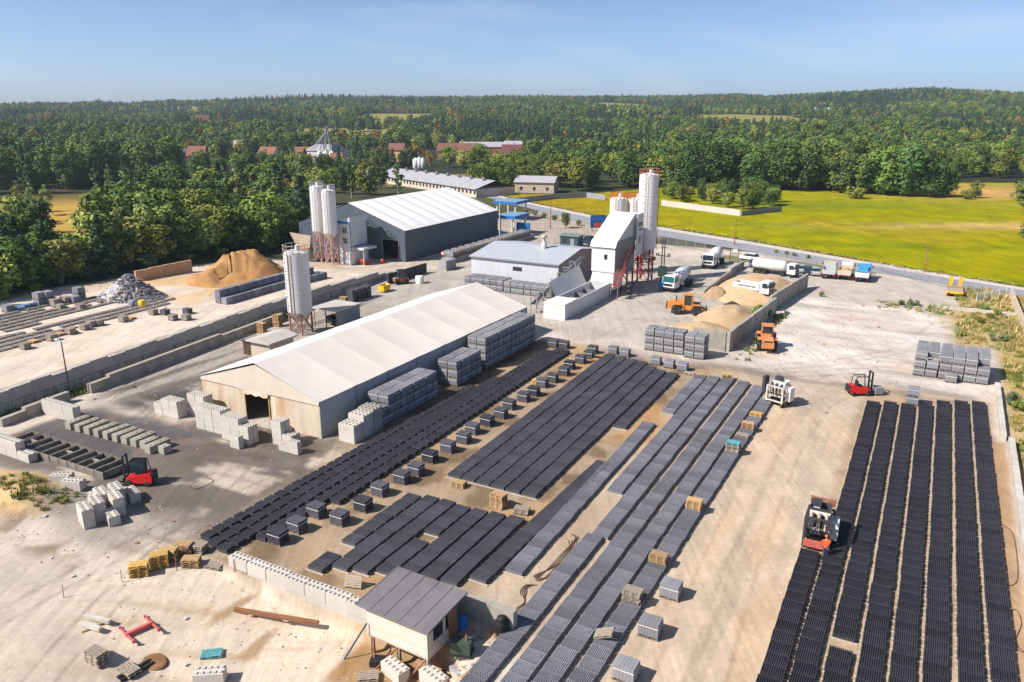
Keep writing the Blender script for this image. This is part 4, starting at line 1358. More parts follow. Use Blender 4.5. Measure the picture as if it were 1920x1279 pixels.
# batching tower in front of the hall
M_PANEL = mat('white_panel', (.54, .54, .56), .45, .06, .4)
M_BLUET = mat('blue_trim', (.03, .09, .17), .5, .1, 1)
M_BLUE = mat('blue_steel', (.02, .14, .42), .5, .15, .6)
M_GLASS = mat('dark_glass', (.02, .025, .03), .15, .1, 1, spec=.6)
u, v = 123.6, -105.0
tw = thing('batching_tower', 'tall white panelled batching tower with blue trim', 'building', W(u, v), RZ)
MB().box(-3.0, 0, 0, 5.4, 0, 8.6).build('body', M_PANEL, tw)
MB().prism([(-3.15, 8.65), (.15, 8.65), (.15, 9.7), (-3.15, 8.75)], 'y', -.2, 5.6).build('roof', M_PANEL, tw)
MB().box(-3.16, .16, -.26, -.18, 8.35, 8.8).build('fascia', M_BLUE, tw)
for z in (7.0, 4.9):
    w_ = MB().box(-1.9, -.9, -.06, -.01, z - .6, z + .55).build('window', M_GLASS, tw)
    b = MB()
    for xx in (-1.93, -1.42, -.93): b.box(xx, xx + .06, -.1, -.065, z - .63, z + .58)
    for zz in (-.63, 0, .52): b.box(-1.93, -.87, -.1, -.065, z + zz, z + zz + .06)
    b.build('frame', M_PANEL, w_)
MB().box(-.08, .04, -.04, .08, 0, 8.4).box(.01, .05, 0, 5.4, 3.6, 3.78).box(.01, .05, 5.2, 5.4, 3.7, 8.4).build('corner_trim', M_BLUET, tw)
MB().box(.02, 2.4, 1.0, 5.2, 3.0, 3.45).build('canopy', M_PANEL, tw)
MB().box(.1, .3, -.9, .9, .1, 2.7).build('door', M_PANEL, tw)
MB().cbox(2.3, 1.4, 1.4, .12, 1.6, 2.6, .3).build('door', M_PANEL, tw)
p = W(125.2, -103.6)
MB().lathe([(.45, 0), (.7, .3), (.75, .9), (.55, 1.1)], n=14).cbox(.9, 0, .5, 1.0, .8, .7).build('pump_unit', mat('orange_red', (.55, .06, .02), .5, .15, 2), None, p, RZ)
bpy.data.objects['pump_unit']['label'] = 'orange red machine standing in the tower doorway'; bpy.data.objects['pump_unit']['category'] = 'machine'
p = G(717, 494)
o = MB().lathe([(.36, 0), (.36, .9), (.3, .92), (.05, .95)], n=14).build('barrel', MATS['orange_red'], None, p, 0); tag(o, 'small orange barrel standing alone before the hall door', 'barrel')

# ------------------------------------------------------------------ silos
M_SILO = mat('silo_white', (.70, .69, .68), .45, .06, .5, dirt=alb(206, 196, 186), dirt_amt=.45, stretch=(2, 2, .25))
M_SILOG = mat('silo_grey', (.60, .60, .61), .45, .1, .5, dirt=alb(176, 146, 132), dirt_amt=.5, stretch=(3, 3, .2))
M_REDW = mat('peeling_red', (.46, .20, .16), .7, .5, 3, dirt=(.52, .48, .44), dirt_amt=.7)
def silo(label, p, r, zc, zb, zt, legm, shellm, rings=8, legs=True, railm=None, ladder=True, group=None, lr=None, rz=RZ):
    t = thing('cement_silo', label, 'silo', p, rz, group)
    b = MB().lathe([(r, zb), (r, zt)], n=28)
    b.build('shell', shellm, t)
    for k in range(1, rings):
        z = zb + (zt - zb) * k / rings
        MB().lathe([(r + .004, z - .035), (r + .03, z - .03), (r + .03, z + .03), (r + .004, z + .035)], n=28).build('band', shellm, t)
    if zc < zb: MB().lathe([(.28, zc), (r, zb - .01)], n=24).build('cone', shellm, t)
    MB().lathe([(r, zt + .01), (r * .8, zt + .22), (.4, zt + .4)], n=24).build('dome', shellm, t)
    rm = railm or M_STEEL
    b = MB()
    for k in range(12):
        a = k * math.pi / 6
        b.cyl((r * math.cos(a), r * math.sin(a), zt), (r * math.cos(a), r * math.sin(a), zt + 1.1), .045, n=5)
    for z in (.55, 1.1):
        b.tube([(r * math.cos(a * math.pi / 12), r * math.sin(a * math.pi / 12), zt + z) for a in range(25)], .05, 5)
    b.build('railing', rm, t)
    MB().cyl((r * .2, 0, zt + .2), (r * .2, 0, zt + 1.05), .34, .34, 12).build('filter', shellm, t)
    if ladder:
        b = MB()
        y = -r - .25
        for x in (-.25, .25): b.bar((x, y, 1.5), (x, y, zt + 1), .05)
        z = 1.6
        while z < zt:
            b.bar((-.25, y, z), (.25, y, z), .035)
            z += .45
        for z in np.arange(zb, zt + .8, 1.2):
            b.tube([(.25, y, z), (.4, y - .35, z), (0, y - .65, z), (-.4, y - .35, z), (-.25, y, z)], .02, 4)
        b.build('ladder', rm, t)
    if legs:
        lr = lr or r * .8
        for k in range(4):
            a = math.pi / 4 + k * math.pi / 2
            c, s_ = lr * math.cos(a) * 1.1, lr * math.sin(a) * 1.1
            MB().bar((c, s_, 0), (c, s_, zb + .4), .2).build('leg', legm, t)
        b = MB()
        for k in range(4):
            a, a2 = math.pi / 4 + k * math.pi / 2, math.pi / 4 + (k + 1) * math.pi / 2
            P0, P1 = (lr * 1.1 * math.cos(a), lr * 1.1 * math.sin(a)), (lr * 1.1 * math.cos(a2), lr * 1.1 * math.sin(a2))
            nz = max(1, int(zb / 2.2))
            for q in range(nz):
                z0, z1 = .3 + q * (zb - .4) / nz, .3 + (q + 1) * (zb - .4) / nz
                b.bar((*P0, z0), (*P1, z1), .09).bar((*P1, z0), (*P0, z1), .09).bar((*P0, z1), (*P1, z1), .11)
        b.build('bracing', legm, t)
    return t
silo('front one of two white silos beside the batching tower', G(624, 497), 1.38, 5.0, 6.6, 15.0, M_REDW, M_SILO, 7)
silo('rear one of two white silos beside the batching tower', G(603, 492), 1.42, 5.0, 6.6, 15.4, M_REDW, M_SILO, 7)
fs = silo('free standing stained silo on rusty legs behind the tent', G(566, 624), 1.72, 1.6, 3.3, 11.6, M_RUST, M_SILOG, 3, railm=M_WOODG)
MB().box(.1, .16, -1.80, -1.74, 3.3, 11.5).box(.5, .56, -1.72, -1.66, 3.3, 11.5).build('pipe', M_REDW, fs)
b = MB().bar((-2.1, 0, 0), (-2.1, 0, 11.4), .1)
b.build('feed_pipe', M_STRAP, fs)
pa, pb, pc = G(1155, 512), G(1188, 512), G(1208, 527)
silo('left one of the two shorter silos behind the mixing plant', pa, 1.62, 4.5, 6.0, 14.3, M_RED, M_SILO, 7, railm=mat('bright_red_rail', (.55, .08, .03), .6, .2, 2))
silo('right one of the two shorter silos behind the mixing plant', pb, 1.62, 4.5, 6.0, 14.2, M_RED, M_SILO, 7, railm=MATS['bright_red_rail'])
ts = silo('tallest white silo on a dark red lattice beside the mixing plant', pc, 1.72, 4.2, 6.3, 19.3, M_RED, M_SILO, 11, railm=M_RUST)
MB().bar((1.85, .3, 6), (1.85, .3, 20.2), .09).build('feed_pipe', M_RED, ts)
b = MB()
for zz in (4.0, 4.35):
    for k in range(4):
        a, a2 = math.pi / 4 + k * math.pi / 2, math.pi / 4 + (k + 1) * math.pi / 2
        b.bar((2.1 * math.cos(a), 2.1 * math.sin(a), zz), (2.1 * math.cos(a2), 2.1 * math.sin(a2), zz), .16)
b.build('platform', M_RED, ts)

# hopper wall behind the twin silos
p = G(578, 492)
hw = thing('feed_hopper', 'tan flared feed hopper with sand behind the twin silos', 'hopper', p, RZ)
MB().add([(-4.6, 0, 5.9), (1.2, 0, 5.6), (.6, 0, 2.8), (-2.6, 0, 2.8), (-4.6, .2, 5.9), (1.2, .2, 5.6), (.6, .2, 2.8), (-2.6, .2, 2.8)], [(0, 1, 2, 3), (4, 5, 6, 7), (0, 1, 5, 4), (1, 2, 6, 5), (2, 3, 7, 6), (3, 0, 4, 7)]).build('back_plate', mat('tan_plate', alb(206, 186, 164), .7, .15, 1), hw)
MB().box(-2.8, .8, -.6, .1, 0, 2.6).build('bin_wall', M_CON, hw)
MB().box(-2.4, .5, -.3, .0, 2.61, 3.0).build('sand_fill', mat('orange_sand', alb(206, 140, 72), .95, .25, 1, bump=.4), hw)

# shed, cabin next to the free silo
p = G(590, 612)
sh = thing('pump_shed', 'open steel shed with flat grey roof beside the rusty silo', 'shed', p, RZ)
M_GROOF = mat('grey_sheet', alb(222, 214, 206), .6, .08, .6)
MB().box(-.2, 4.6, -.2, 5.2, 2.75, 2.95).build('roof', M_GROOF, sh)
MB().box(4.35, 4.5, 0, 5, 0, 2.74).build('side_wall', mat('blue_grey_sheet', (.17, .2, .24), .6, .1, .8), sh)
for x, y in ((0, 0), (4.2, 0), (0, 5), (2.2, 0)):
    MB().bar((x + .05, y + .05, 0), (x + .05, y + .05, 2.74), .12).build('post', M_RUST, sh)
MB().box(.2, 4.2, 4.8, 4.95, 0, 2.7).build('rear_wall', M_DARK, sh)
MB().box(1.0, 2.0, 1.5, 3.0, .3, 1.4).box(2.4, 3.4, 1.0, 2.0, .2, 1.1).build('pump', M_DSTEEL, sh)
p = G(472, 668)
cb = thing('site_cabin', 'small cabin with pitched white roof beside the tent', 'cabin', p, RZ)
MB().box(0, 3.4, 0, 4.2, 0, 2.1).build('body', mat('cream_wall', alb(226, 208, 190), .8, .12, 1), cb)
MB().prism([(-.4, 2.12), (3.9, 2.12), (3.9, 2.3), (1.8, 2.75), (-.4, 2.35)], 'y', -.5, 4.7).build('roof', M_GROOF, cb)
MB().box(-1.6, -.1, .2, 2.6, 0, 1.8).build('porch', mat('brown_wood', (.08, .045, .03), .8, .3, 2), cb)
MB().box(-1.8, -.05, .0, 2.8, 1.82, 1.92).build('porch_roof', M_DSTEEL, cb)

# ------------------------------------------------------------------ grey building
M_CLAD = mat('grey_cladding', (.50, .50, .53), .5, .06, .5)
M_CLADD = mat('mid_grey_cladding', alb(150, 148, 152), .5, .08, .5)
gb = thing('grey_building', 'low grey industrial building with shallow pitched roof', 'building', W(121.6, -57.6), RZ)
GW, GD, GE, GR = 17.6, 18.5, 4.9, 6.3
for k in range(9):
    x0, x1 = -GW + k * GW / 9, -GW + (k + 1) * GW / 9
    MB().box(x0 + .008, x1 - .008, 0, .12, 0, GE - .02).build('wall_panel', M_CLAD, gb)
    MB().add([(x0 - (.3 if k == 0 else 0), -.35, GE - .02), (x1 + (.3 if k == 8 else 0), -.35, GE - .02), (x1 + (.3 if k == 8 else 0), GD / 2, GR), (x0 - (.3 if k == 0 else 0), GD / 2, GR),
              (x0 - (.3 if k == 0 else 0), GD + .35, GE - .02), (x1 + (.3 if k == 8 else 0), GD + .35, GE - .02)], [(0, 1, 2, 3), (3, 2, 5, 4)]).build('roof_sheet', mat('roof_grey', (.37, .38, .43), .45, .06, .5), gb)
for k in range(8):
    y0, y1 = .13 + k * (GD - .13) / 8, .13 + (k + 1) * (GD - .13) / 8
    gt = lambda y: GE + (GR - .05 - GE) * (1 - abs(y - GD / 2) / (GD / 2)) - .04
    MB().prism([(y0 + .008, 0), (y1 - .008, 0), (y1 - .008, gt(y1)), (y0 + .008, gt(y0))], 'x', -.12, 0).build('wall_panel', M_CLADD, gb)
MB().box(-GW, -GW + .1, .13, GD, 0, GE - .1).build('rear_panel', M_CLADD, gb)
MB().box(-GW - .3, .3, -.42, -.36, GE - .2, GE + .02).build('gutter', M_STEEL, gb)
MB().bar((.06, .02, 0), (.06, .02, GE), .14).build('downpipe', M_STEEL, gb)
MB().box(-8.9, -7.1, -.05, -.005, 3.0, 3.7).build('window', M_GLASS, gb)
MB().lathe([(.55, GR - .6), (.55, GR + .6), (.3, GR + .7), (.3, GR + 1.6), (.7, GR + 1.9), (.1, GR + 2.2)], (-6.5, 7.5), 12).build('vent', M_GROOF, gb)

# ------------------------------------------------------------------ concrete mixing plant and its aggregate bins
M_CREAM = mat('cream_panel', (.68, .65, .61), .5, .05, .5)
M_SIGN = mat('sign_panel', (.55, .56, .60), .5, .05, .5)
pl = thing('mixing_plant', 'white concrete mixing plant house with sloping roof and red stairs', 'plant', W(123.0, -49.9), RZ)
MB().box(-2.1, 2.1, 0, 4.2, 4.1, 8.2).build('control_room', M_CREAM, pl)
MB().add([(-1.9, .2, 4.08), (1.9, .2, 4.08), (1.9, 4, 4.08), (-1.9, 4, 4.08), (-2.3, -.4, 1.2), (2.1, -.4, 1.2), (2.1, 4, 1.2), (-2.3, 4, 1.2)], [(0, 1, 5, 4), (1, 2, 6, 5), (2, 3, 7, 6), (3, 0, 4, 7)]).build('skirt', M_CREAM, pl)
w_ = MB().box(.2, .75, -.05, -.01, 6.3, 7.1).build('window', M_GLASS, pl)
MB().box(.14, .81, -.035, -.012, 6.24, 6.3).box(.14, .81, -.035, -.012, 7.1, 7.16).build('frame', M_STEEL, w_)
MB().prism([(.0, 8.2), (10.2, 8.2), (10.2, 12.9), (8.3, 12.9), (.3, 9.2), (0, 8.7)], 'x', -2.05, 2.05).build('upper_house', M_CLAD, pl)
MB().add([(-2.3, -.35, 8.35), (2.3, -.35, 8.35), (2.3, .2, 9.2), (-2.3, .2, 9.2), (2.3, 8.3, 13.0), (-2.3, 8.3, 13.0), (2.3, 10.4, 13.05), (-2.3, 10.4, 13.05)], [(0, 1, 2, 3), (3, 2, 4, 5), (5, 4, 6, 7)]).build('roof', M_CREAM, pl)
MB().box(2.07, 2.16, .2, 8.5, 4.2, 9.2).build('side_cladding', M_CLADD, pl)
MB().box(-1.9, 1.9, 4.4, 10, 3.0, 8.15).build('mixer_deck', M_CLADD, pl)
for x, y in ((-1.8, 4.4), (1.8, 4.4), (-1.8, 9.8), (1.8, 9.8), (1.8, 7)):
    MB().bar((x, y, 0), (x, y, 3), .25).build('leg', M_RED, pl)
sg = MB().box(2.62, 2.75, 8.6, 11.6, 5.6, 13.0).build('sign_panel', M_SIGN, pl)
b = MB()
for z, a, c_ in ((11.3, 9.0, 11.2), (10.95, 9.2, 11.2), (10.2, 9.6, 11.0)):
    b.box(2.755, 2.77, a, c_, z - .13, z + .13)
b.box(2.755, 2.77, 9.7, 9.95, 7.6, 9.0).box(2.755, 2.77, 10.2, 10.45, 7.8, 9.1).box(2.755, 2.77, 9.6, 10.8, 8.9, 9.1)
b.build('lettering', M_DSTEEL, sg)
b = MB()
for x in (2.6, 3.5):
    b.bar((x, -1.2, 2.6), (x, 4.8, 7.4), .12).bar((x, -1.2, 3.5), (x, 4.8, 8.3), .06)
for k in range(16):
    q = k / 15
    b.cbox(3.05, -1.2 + 6 * q, 2.6 + 4.8 * q, .9, .28, .05)
    if k % 3 == 0:
        for x in (2.6, 3.5): b.bar((x, -1.2 + 6 * q, 2.6 + 4.8 * q), (x, -1.2 + 6 * q, 3.5 + 4.8 * q), .05)
b.build('stairs', M_RED, pl)
MB().box(2.4, 3.8, -2.4, -1.1, 2.5, 2.6).build('landing', M_RED, pl)
b = MB()
for x, y in ((2.5, -2.3), (3.7, -2.3)): b.bar((x, y, 0), (x, y, 3.4), .08)
b.build('landing_leg', M_STEEL, pl)
MB().lathe([(.5, .3), (.5, 2.2), (.2, 2.6)], (4.4, 1.5), 12).build('water_tank', M_DSTEEL, pl)
b = MB()
for i in range(10):
    a, c_ = rnd.uniform(-1, 3.2), rnd.uniform(4.5, 10)
    b.bar((a, c_, rnd.uniform(.2, 2)), (a + rnd.uniform(-1.5, 1.5), c_ + rnd.uniform(-1.5, 1.5), rnd.uniform(1, 3.2)), .14)
b.build('conveyor_frame', M_RED, pl)

M_GRAV2 = mat('bin_gravel_shaded', (.10, .07, .05), .95, .4, 4, bump=.6)  # gravel darkened to carry the shade inside the bins
bn = thing('aggregate_bins', 'long white aggregate bin box with open dark compartments', 'bins', W(104.8, -52.0), RZ)
MB().box(0, 3.6, 0, .16, 0, 2.35).build('end_wall', M_CREAM, bn)
MB().box(3.44, 3.6, .17, 17.6, 0, 2.35).build('side_wall', M_PANEL, bn)
MB().box(0, .16, .17, 17.6, 0, 2.35).build('side_wall', M_PANEL, bn)
MB().box(0, 3.6, 17.61, 17.8, 0, 2.6).build('end_wall', M_PANEL, bn)
MB().box(.0, 3.6, .165, 4.6, 2.36, 2.48).build('cover', M_CREAM, bn)
MB().box(-.05, 3.65, -.05, .16, 2.36, 2.5).build('coping', M_CREAM, bn)
for y in (8.0, 11.2, 14.4):  # divider and fill colours carry the bins' inner shade
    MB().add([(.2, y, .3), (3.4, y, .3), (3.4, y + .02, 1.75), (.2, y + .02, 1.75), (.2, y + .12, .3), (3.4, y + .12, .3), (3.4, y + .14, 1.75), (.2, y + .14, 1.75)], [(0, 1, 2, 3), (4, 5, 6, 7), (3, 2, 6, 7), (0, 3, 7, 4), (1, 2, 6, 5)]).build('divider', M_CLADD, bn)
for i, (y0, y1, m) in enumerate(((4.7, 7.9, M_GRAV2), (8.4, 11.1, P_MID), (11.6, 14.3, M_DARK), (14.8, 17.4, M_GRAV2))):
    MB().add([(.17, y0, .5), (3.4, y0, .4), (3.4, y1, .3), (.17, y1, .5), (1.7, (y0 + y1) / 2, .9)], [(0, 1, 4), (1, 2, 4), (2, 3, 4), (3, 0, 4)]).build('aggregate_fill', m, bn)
MB().add([(-.1, 4.6, 2.3), (-.1, 16.5, 2.3), (-2.0, 17.5, 5.0), (-1.6, 5.2, 4.4)], [(0, 1, 2, 3)]).add([(-.2, 4.6, 2.25), (-.2, 16.5, 2.25), (-2.1, 17.5, 4.95), (-1.7, 5.2, 4.35)], [(3, 2, 1, 0)]).build('splash_wall', M_CREAM, bn)
b = MB()
for k in range(7):
    y = 2 + k * 2.4
    z = 1.4 + k * .55
    b.bar((-2.2, y, 0), (-2.2, y, z + 1), .12).bar((-3.2, y, 0), (-3.2, y, z + 1), .12).bar((-3.2, y, z + 1), (-2.2, y, z + 1), .1)
    b.bar((-2.2, y, z), (-2.2, y + 2.4, z + .55), .14).bar((-3.2, y, z), (-3.2, y + 2.4, z + .55), .14).bar((-2.2, y, z + 1), (-2.2, y + 2.4, z + 1.55), .08)
b.build('conveyor_frame', M_STEEL, bn)
MB().add([(-3.1, 1.5, 1.45), (-2.3, 1.5, 1.45), (-2.3, 21, 5.9), (-3.1, 21, 5.9)], [(0, 1, 2, 3)]).build('conveyor_belt', M_DSTEEL, bn)
for k in range(3):
    MB().cyl((-3.2, 5 + k * 4.5, 2.4 + k * 1.05), (-2.2, 5 + k * 4.5, 2.4 + k * 1.05), .3, .3, 10).build('roller', M_DSTEEL, bn)

# transformer pole
p = G(1240, 545)
tp = thing('transformer_pole', 'dark twin pole with transformer beside the mixing plant', 'pole', p, RZ)
for x in (-.3, .3): MB().cyl((x, 0, 0), (x * .6, 0, 9.2), .13, .09, 8).build('pole', M_DSTEEL, tp)
MB().box(-1.3, 1.3, -.08, .08, 6.1, 6.25).build('crossarm', M_DSTEEL, tp)
MB().box(-.6, .6, -.1, .1, 8.6, 8.72).box(-.5, .5, -.1, .1, 7.6, 7.7).build('crossarm', M_DSTEEL, tp)
for x in (-1.2, -.9, .9, 1.2): MB().cyl((x, 0, 6.25), (x, 0, 6.6), .09, .12, 8).build('insulator', M_DSTEEL, tp)
MB().box(-.65, .65, -.45, .45, 2.6, 4.3).build('transformer', mat('dark_green_steel', (.02, .045, .035), .5, .15, 2), tp)
MB().box(-.1, .5, -.7, -.4, .4, 1.8).build('switch_box', M_BLUE, tp)

# ------------------------------------------------------------------ sand bays
M_SAND = mat('pale_sand', alb(214, 184, 148), .95, .18, .6, dirt=alb(206, 166, 112), dirt_amt=.6, bump=.5)
M_SANDO = mat('orange_sand2', alb(198, 150, 96), .95, .25, .5, dirt=alb(150, 100, 56), dirt_amt=.6, bump=.6)
M_GRAV = mat('gravel_pile', alb(190, 158, 128), .95, .35, 3, bump=.8)
M_RUB = mat('rubble_grey', (.30, .29, .30), .9, .4, 1.5, obj_var=.2)
def heap(name, p, rx, ry, h, m, label, rz=RZ, rough=.25, seed=0, n=46, flat=.0, cat='heap', notch=None):
    vs, fs = [], []
    nr = 18
    for j in range(nr + 1):
        t = j / nr
        for i in range(n):
            a = 2 * math.pi * i / n
            x, y = rx * t * math.cos(a), ry * t * math.sin(a)
            vs.append((x, y, 0, t, a))
    X = np.array([q[0] for q in vs]); Y = np.array([q[1] for q in vs]); Tt = np.array([q[3] for q in vs])
    prof = np.clip((1 - Tt) / (1 - flat), 0, 1)
    prof = prof ** .85
    no = fbm(X / 3.0 + seed * 7, Y / 3.0, 400 + seed, 4)
    no2 = fbm(X / 6 + seed * 3, Y / 6, 420 + seed, 2)
    Z = h * prof * (1 + rough * (no - .5) * 2) * (.75 + .5 * no2)
    Z = Z + .16 * h * rough * (fbm(X / .8 + seed, Y / .8, 440 + seed, 3) - .5) * 2 * np.minimum(1, prof * 4)
    if notch is not None:
        nx_, ny_, nr_, nd = notch
        dd = np.hypot(X - nx_, Y - ny_)
        Z = np.minimum(Z, np.where(dd < nr_, Z * nd + .2, Z))
    Z = Z * (Tt < .995) - .08 * (Tt > .97)
    P = np.stack([X, Y, Z], 1)
    q = [(j * n + i, j * n + (i + 1) % n, (j + 1) * n + (i + 1) % n, (j + 1) * n + i) for j in range(nr) for i in range(n)]
    o = link(name, np_mesh(name, P, np.array(q)[:, ::-1], m, True), None, p, rz)
    return tag(o, label, cat)
def bwall(u0, v0, u1, v1, h0, h1, th, label, m=M_CON, n=None, name='bay_wall', L=2.4):
    d = math.hypot(u1 - u0, v1 - v0)
    n = n or max(1, int(d / L))
    a = math.atan2(v1 - v0, u1 - u0)
    t = thing(name, label, 'wall', W(u0, v0), RZ - a)
    for k in range(n):
        y0, y1 = k * d / n, (k + 1) * d / n
        h = h0 + (h1 - h0) * (k + .5) / n
        MB().box(-th / 2 + .01 * (k % 2), th / 2 - .01 * (k % 3 == 1), y0 + .012, y1 - .012, 0, h + .03 * ((k * 5) % 3 - 1)).build('wall_panel', m, t)
    return t
bwall(100.8, -22.9, 124.0, -21.4, 2.7, 2.7, .45, 'concrete wall along the sand bay facing the bleached ground')
bwall(125.2, -22.4, 146.0, -20.2, 2.6, 2.6, .45, 'farther concrete wall of the gravel bay facing the bleached ground')
bwall(100.9, -27.6, 100.9, -23.2, 2.7, 2.7, .45, 'short front wall of the sand bay beside the paver stacks')
bwall(131.0, -34.6, 160.0, -34.6, 1.0, 1.3, .4, 'low shaded wall closing the gravel bay towards the mixer trucks')
heap('sand_heap', W(107.0, -28.4), 6.0, 6.4, 2.1, M_SAND, 'pale loose sand heap at the front of the bay beside the wheel loader', seed=2, rough=.3)
heap('sand_heap', W(117.0, -26.6), 5.2, 10.5, 1.7, M_SAND, 'orange brown sand bank sloping up to the bay wall', seed=3, rough=.2, flat=.3)
heap('sand_heap', W(139.5, -27.6), 7.0, 12.5, 1.9, mat('tan_sand', alb(226, 190, 150), .95, .14, .6, bump=.4), 'broad tan sand bank filling the far bay behind the tipper truck', seed=4, rough=.12, flat=.5)
heap('gravel_heap', G(1342, 556), 2.6, 2.2, 2.3, M_GRAV, 'small brown gravel heap behind the wheel loader', seed=5, rough=.5)
heap('dark_heap', G(1372, 585), 1.3, 1.1, .7, mat('dark_soil', (.05, .035, .04), .95, .3, 2, bump=.5), 'small dark soil heap on the sand bank', seed=6, rough=.3)
bpy.data.objects['dark_heap'].location.z = 1.1

# ------------------------------------------------------------------ terrace heaps
def Gt(px, py):
    return G(px, py, 2.4)
heap('sand_heap', (-46.6, 133.5, 2.2), 9.2, 6.6, 5.0, M_SANDO, 'large orange sand heap with a dug out hollow on the terrace', 0.25, .42, 7, flat=.3, notch=(-1.0, -4.6, 3.2, .3))
p = Vector((-59.3, 116.3, 0)); heap('rubble_heap', (p.x, p.y + 3.5, 2.35), 4.9, 3.4, 3.5, M_RUB, 'grey heap of broken concrete rubble on the terrace', .1, .5, 8)
rg = random.Random(5)
ch = [MB() for _ in range(3)]
for i, c in enumerate(ch):
    vs = [(x * rg.uniform(.6, 1.2) * .3, y * rg.uniform(.6, 1.2) * .22, z * rg.uniform(.6, 1.2) * .14) for x in (-1, 1) for y in (-1, 1) for z in (-1, 1)]
    c.add(vs, [(0, 1, 3, 2), (4, 6, 7, 5), (0, 4, 5, 1), (2, 3, 7, 6), (0, 2, 6, 4), (1, 5, 7, 3)])
chm = [c.mesh('chunk', m) for c, m in zip(ch, (M_RUB, P_LGREY, P_TAN))]
pts = []
for i in range(750):
    a, t = rg.uniform(0, 6.28), rg.uniform(.0, 1.08) ** .7
    x, y = 4.8 * t * math.cos(a), 3.4 * t * math.sin(a)
    z = 3.2 * max(0, 1 - t) ** .9 * (.8 + .4 * rg.random()) + .15
    pts.append((p.x + x, p.y + 3.5 + y, 2.35 + z, rg.uniform(0, 6.28), rg.uniform(.4, 1.4), rg.randrange(3), rg.uniform(.6, 1.6)))
scatter('rubble', pts, chm, 'broken concrete chunks covering the grey rubble heap', 'rubble')
# tan wall behind the heaps
pa, pb = Gt(255, 528), Gt(360, 508)
ua, va = UV(pa.x, pa.y); ub, vb = UV(pb.x, pb.y)
t = bwall(ua, va, ub, vb, 1.9, 2.2, .4, 'tan wall of concrete blocks between rubble heap and sand heap', mat('tan_concrete', alb(226, 186, 146), .9, .15, 1), name='block_wall')
t.location.z = 2.3
# ------------------------------------------------------------------ vehicles (local +y is forward)
M_TYRE = mat('tyre', (.018, .018, .018), .85, .25, 4, dirt=(.12, .1, .08), dirt_amt=.5)
M_RIM = mat('rim', (.25, .24, .23), .5, .2, 4)
M_VWHITE = mat('vehicle_white', (.62, .62, .61), .35, .05, 1, dirt=(.5, .45, .4), dirt_amt=.3)
M_ORANGE = mat('loader_orange', (.62, .22, .03), .45, .12, 1.5, dirt=(.35, .22, .12), dirt_amt=.4)
M_ORANGED = mat('faded_orange', (.52, .19, .06), .65, .2, 1.5, dirt=(.36, .25, .17), dirt_amt=.6)
M_YELLOW = mat('machine_yellow', (.65, .40, .02), .5, .12, 1.5)
M_FRED = mat('forklift_red', (.58, .02, .02), .35, .1, 1)
M_BLACK = mat('machine_black', (.02, .02, .022), .55, .2, 2)
M_WIND = mat('windscreen', (.015, .035, .04), .12, .1, 1, spec=.7)
M_TEALW = mat('teal_windscreen', (.01, .10, .11), .15, .2, 1, spec=.7)
M_GREENY = mat('olive_steel', (.05, .07, .05), .6, .2, 2)

def wheel(t, x, y, r, w, m=M_RIM):
    o = MB().lathe([(r * .55, -w / 2), (r * .95, -w / 2), (r, -w / 2 + .04), (r, w / 2 - .04), (r * .95, w / 2), (r * .55, w / 2)], n=18).mesh('wheel', M_TYRE)
    q = link('wheel', o, t, (x, y, r))
    q.rotation_euler = (0, math.pi / 2, 0)
    k = link('rim', MB().lathe([(.05, -w * .42), (r * .56, -w * .40), (r * .56, w * .40), (.05, w * .42)], n=14).mesh('rim', m), q)
    return q

def loaded(prof, x0, x1, taper=0.0):
    """side profile (y,z) pushed across x, narrowed towards the top"""
    zs = [p[1] for p in prof]
    zm, zM = min(zs), max(zs)
    vs = []
    for s in (x0, x1):
        for y, z in prof:
            k = 1 - taper * (z - zm) / max(.01, zM - zm)
            vs.append((s * k, y, z))
    n = len(prof)
    return MB().add(vs, [tuple(range(n))[::-1], tuple(range(n, 2 * n))] + [(i, (i + 1) % n, n + (i + 1) % n, n + i) for i in range(n)])

def cab_over(t, y0, y1, m, zb=.75, zt=2.95, glass=M_WIND, w=1.2):
    c = loaded([(y0, zb), (y1, zb), (y1 + .02, zb + .9), (y1 - .18, zt - .12), (y1 - .4, zt), (y0, zt)], -w, w, .06).build('cab', m, t)
    MB().add([(-w * .9, y1 + .025, zb + 1.0), (w * .9, y1 + .025, zb + 1.0), (w * .86, y1 - .13, zt - .25), (-w * .86, y1 - .13, zt - .25)], [(0, 1, 2, 3)]).build('windscreen', glass, c)
    for s in (-1, 1):
        MB().add([(s * w * .985, y1 - .25, zb + 1.0), (s * w * .985, y0 + .5, zb + 1.0), (s * w * .95, y0 + .5, zt - .3), (s * w * .95, y1 - .4, zt - .3)], [(0, 1, 2, 3)]).build('side_window', glass, c)
        MB().cbox(s * (w + .16), y1 - .1, zb + 1.5, .18, .12, .5).build('mirror', M_BLACK, c)
        MB().cbox(s * w * .75, y1 + .04, zb + .25, .35, .06, .22).build('headlight', M_STRAP, c)
    MB().box(-w * .98, w * .98, y1 - .1, y1 + .1, zb - .25, zb + .1).build('bumper', M_BLACK, c)
    MB().box(-w * .7, w * .7, y1 + .02, y1 + .05, zb + .35, zb + .75).build('grille', M_BLACK, c)
    return c

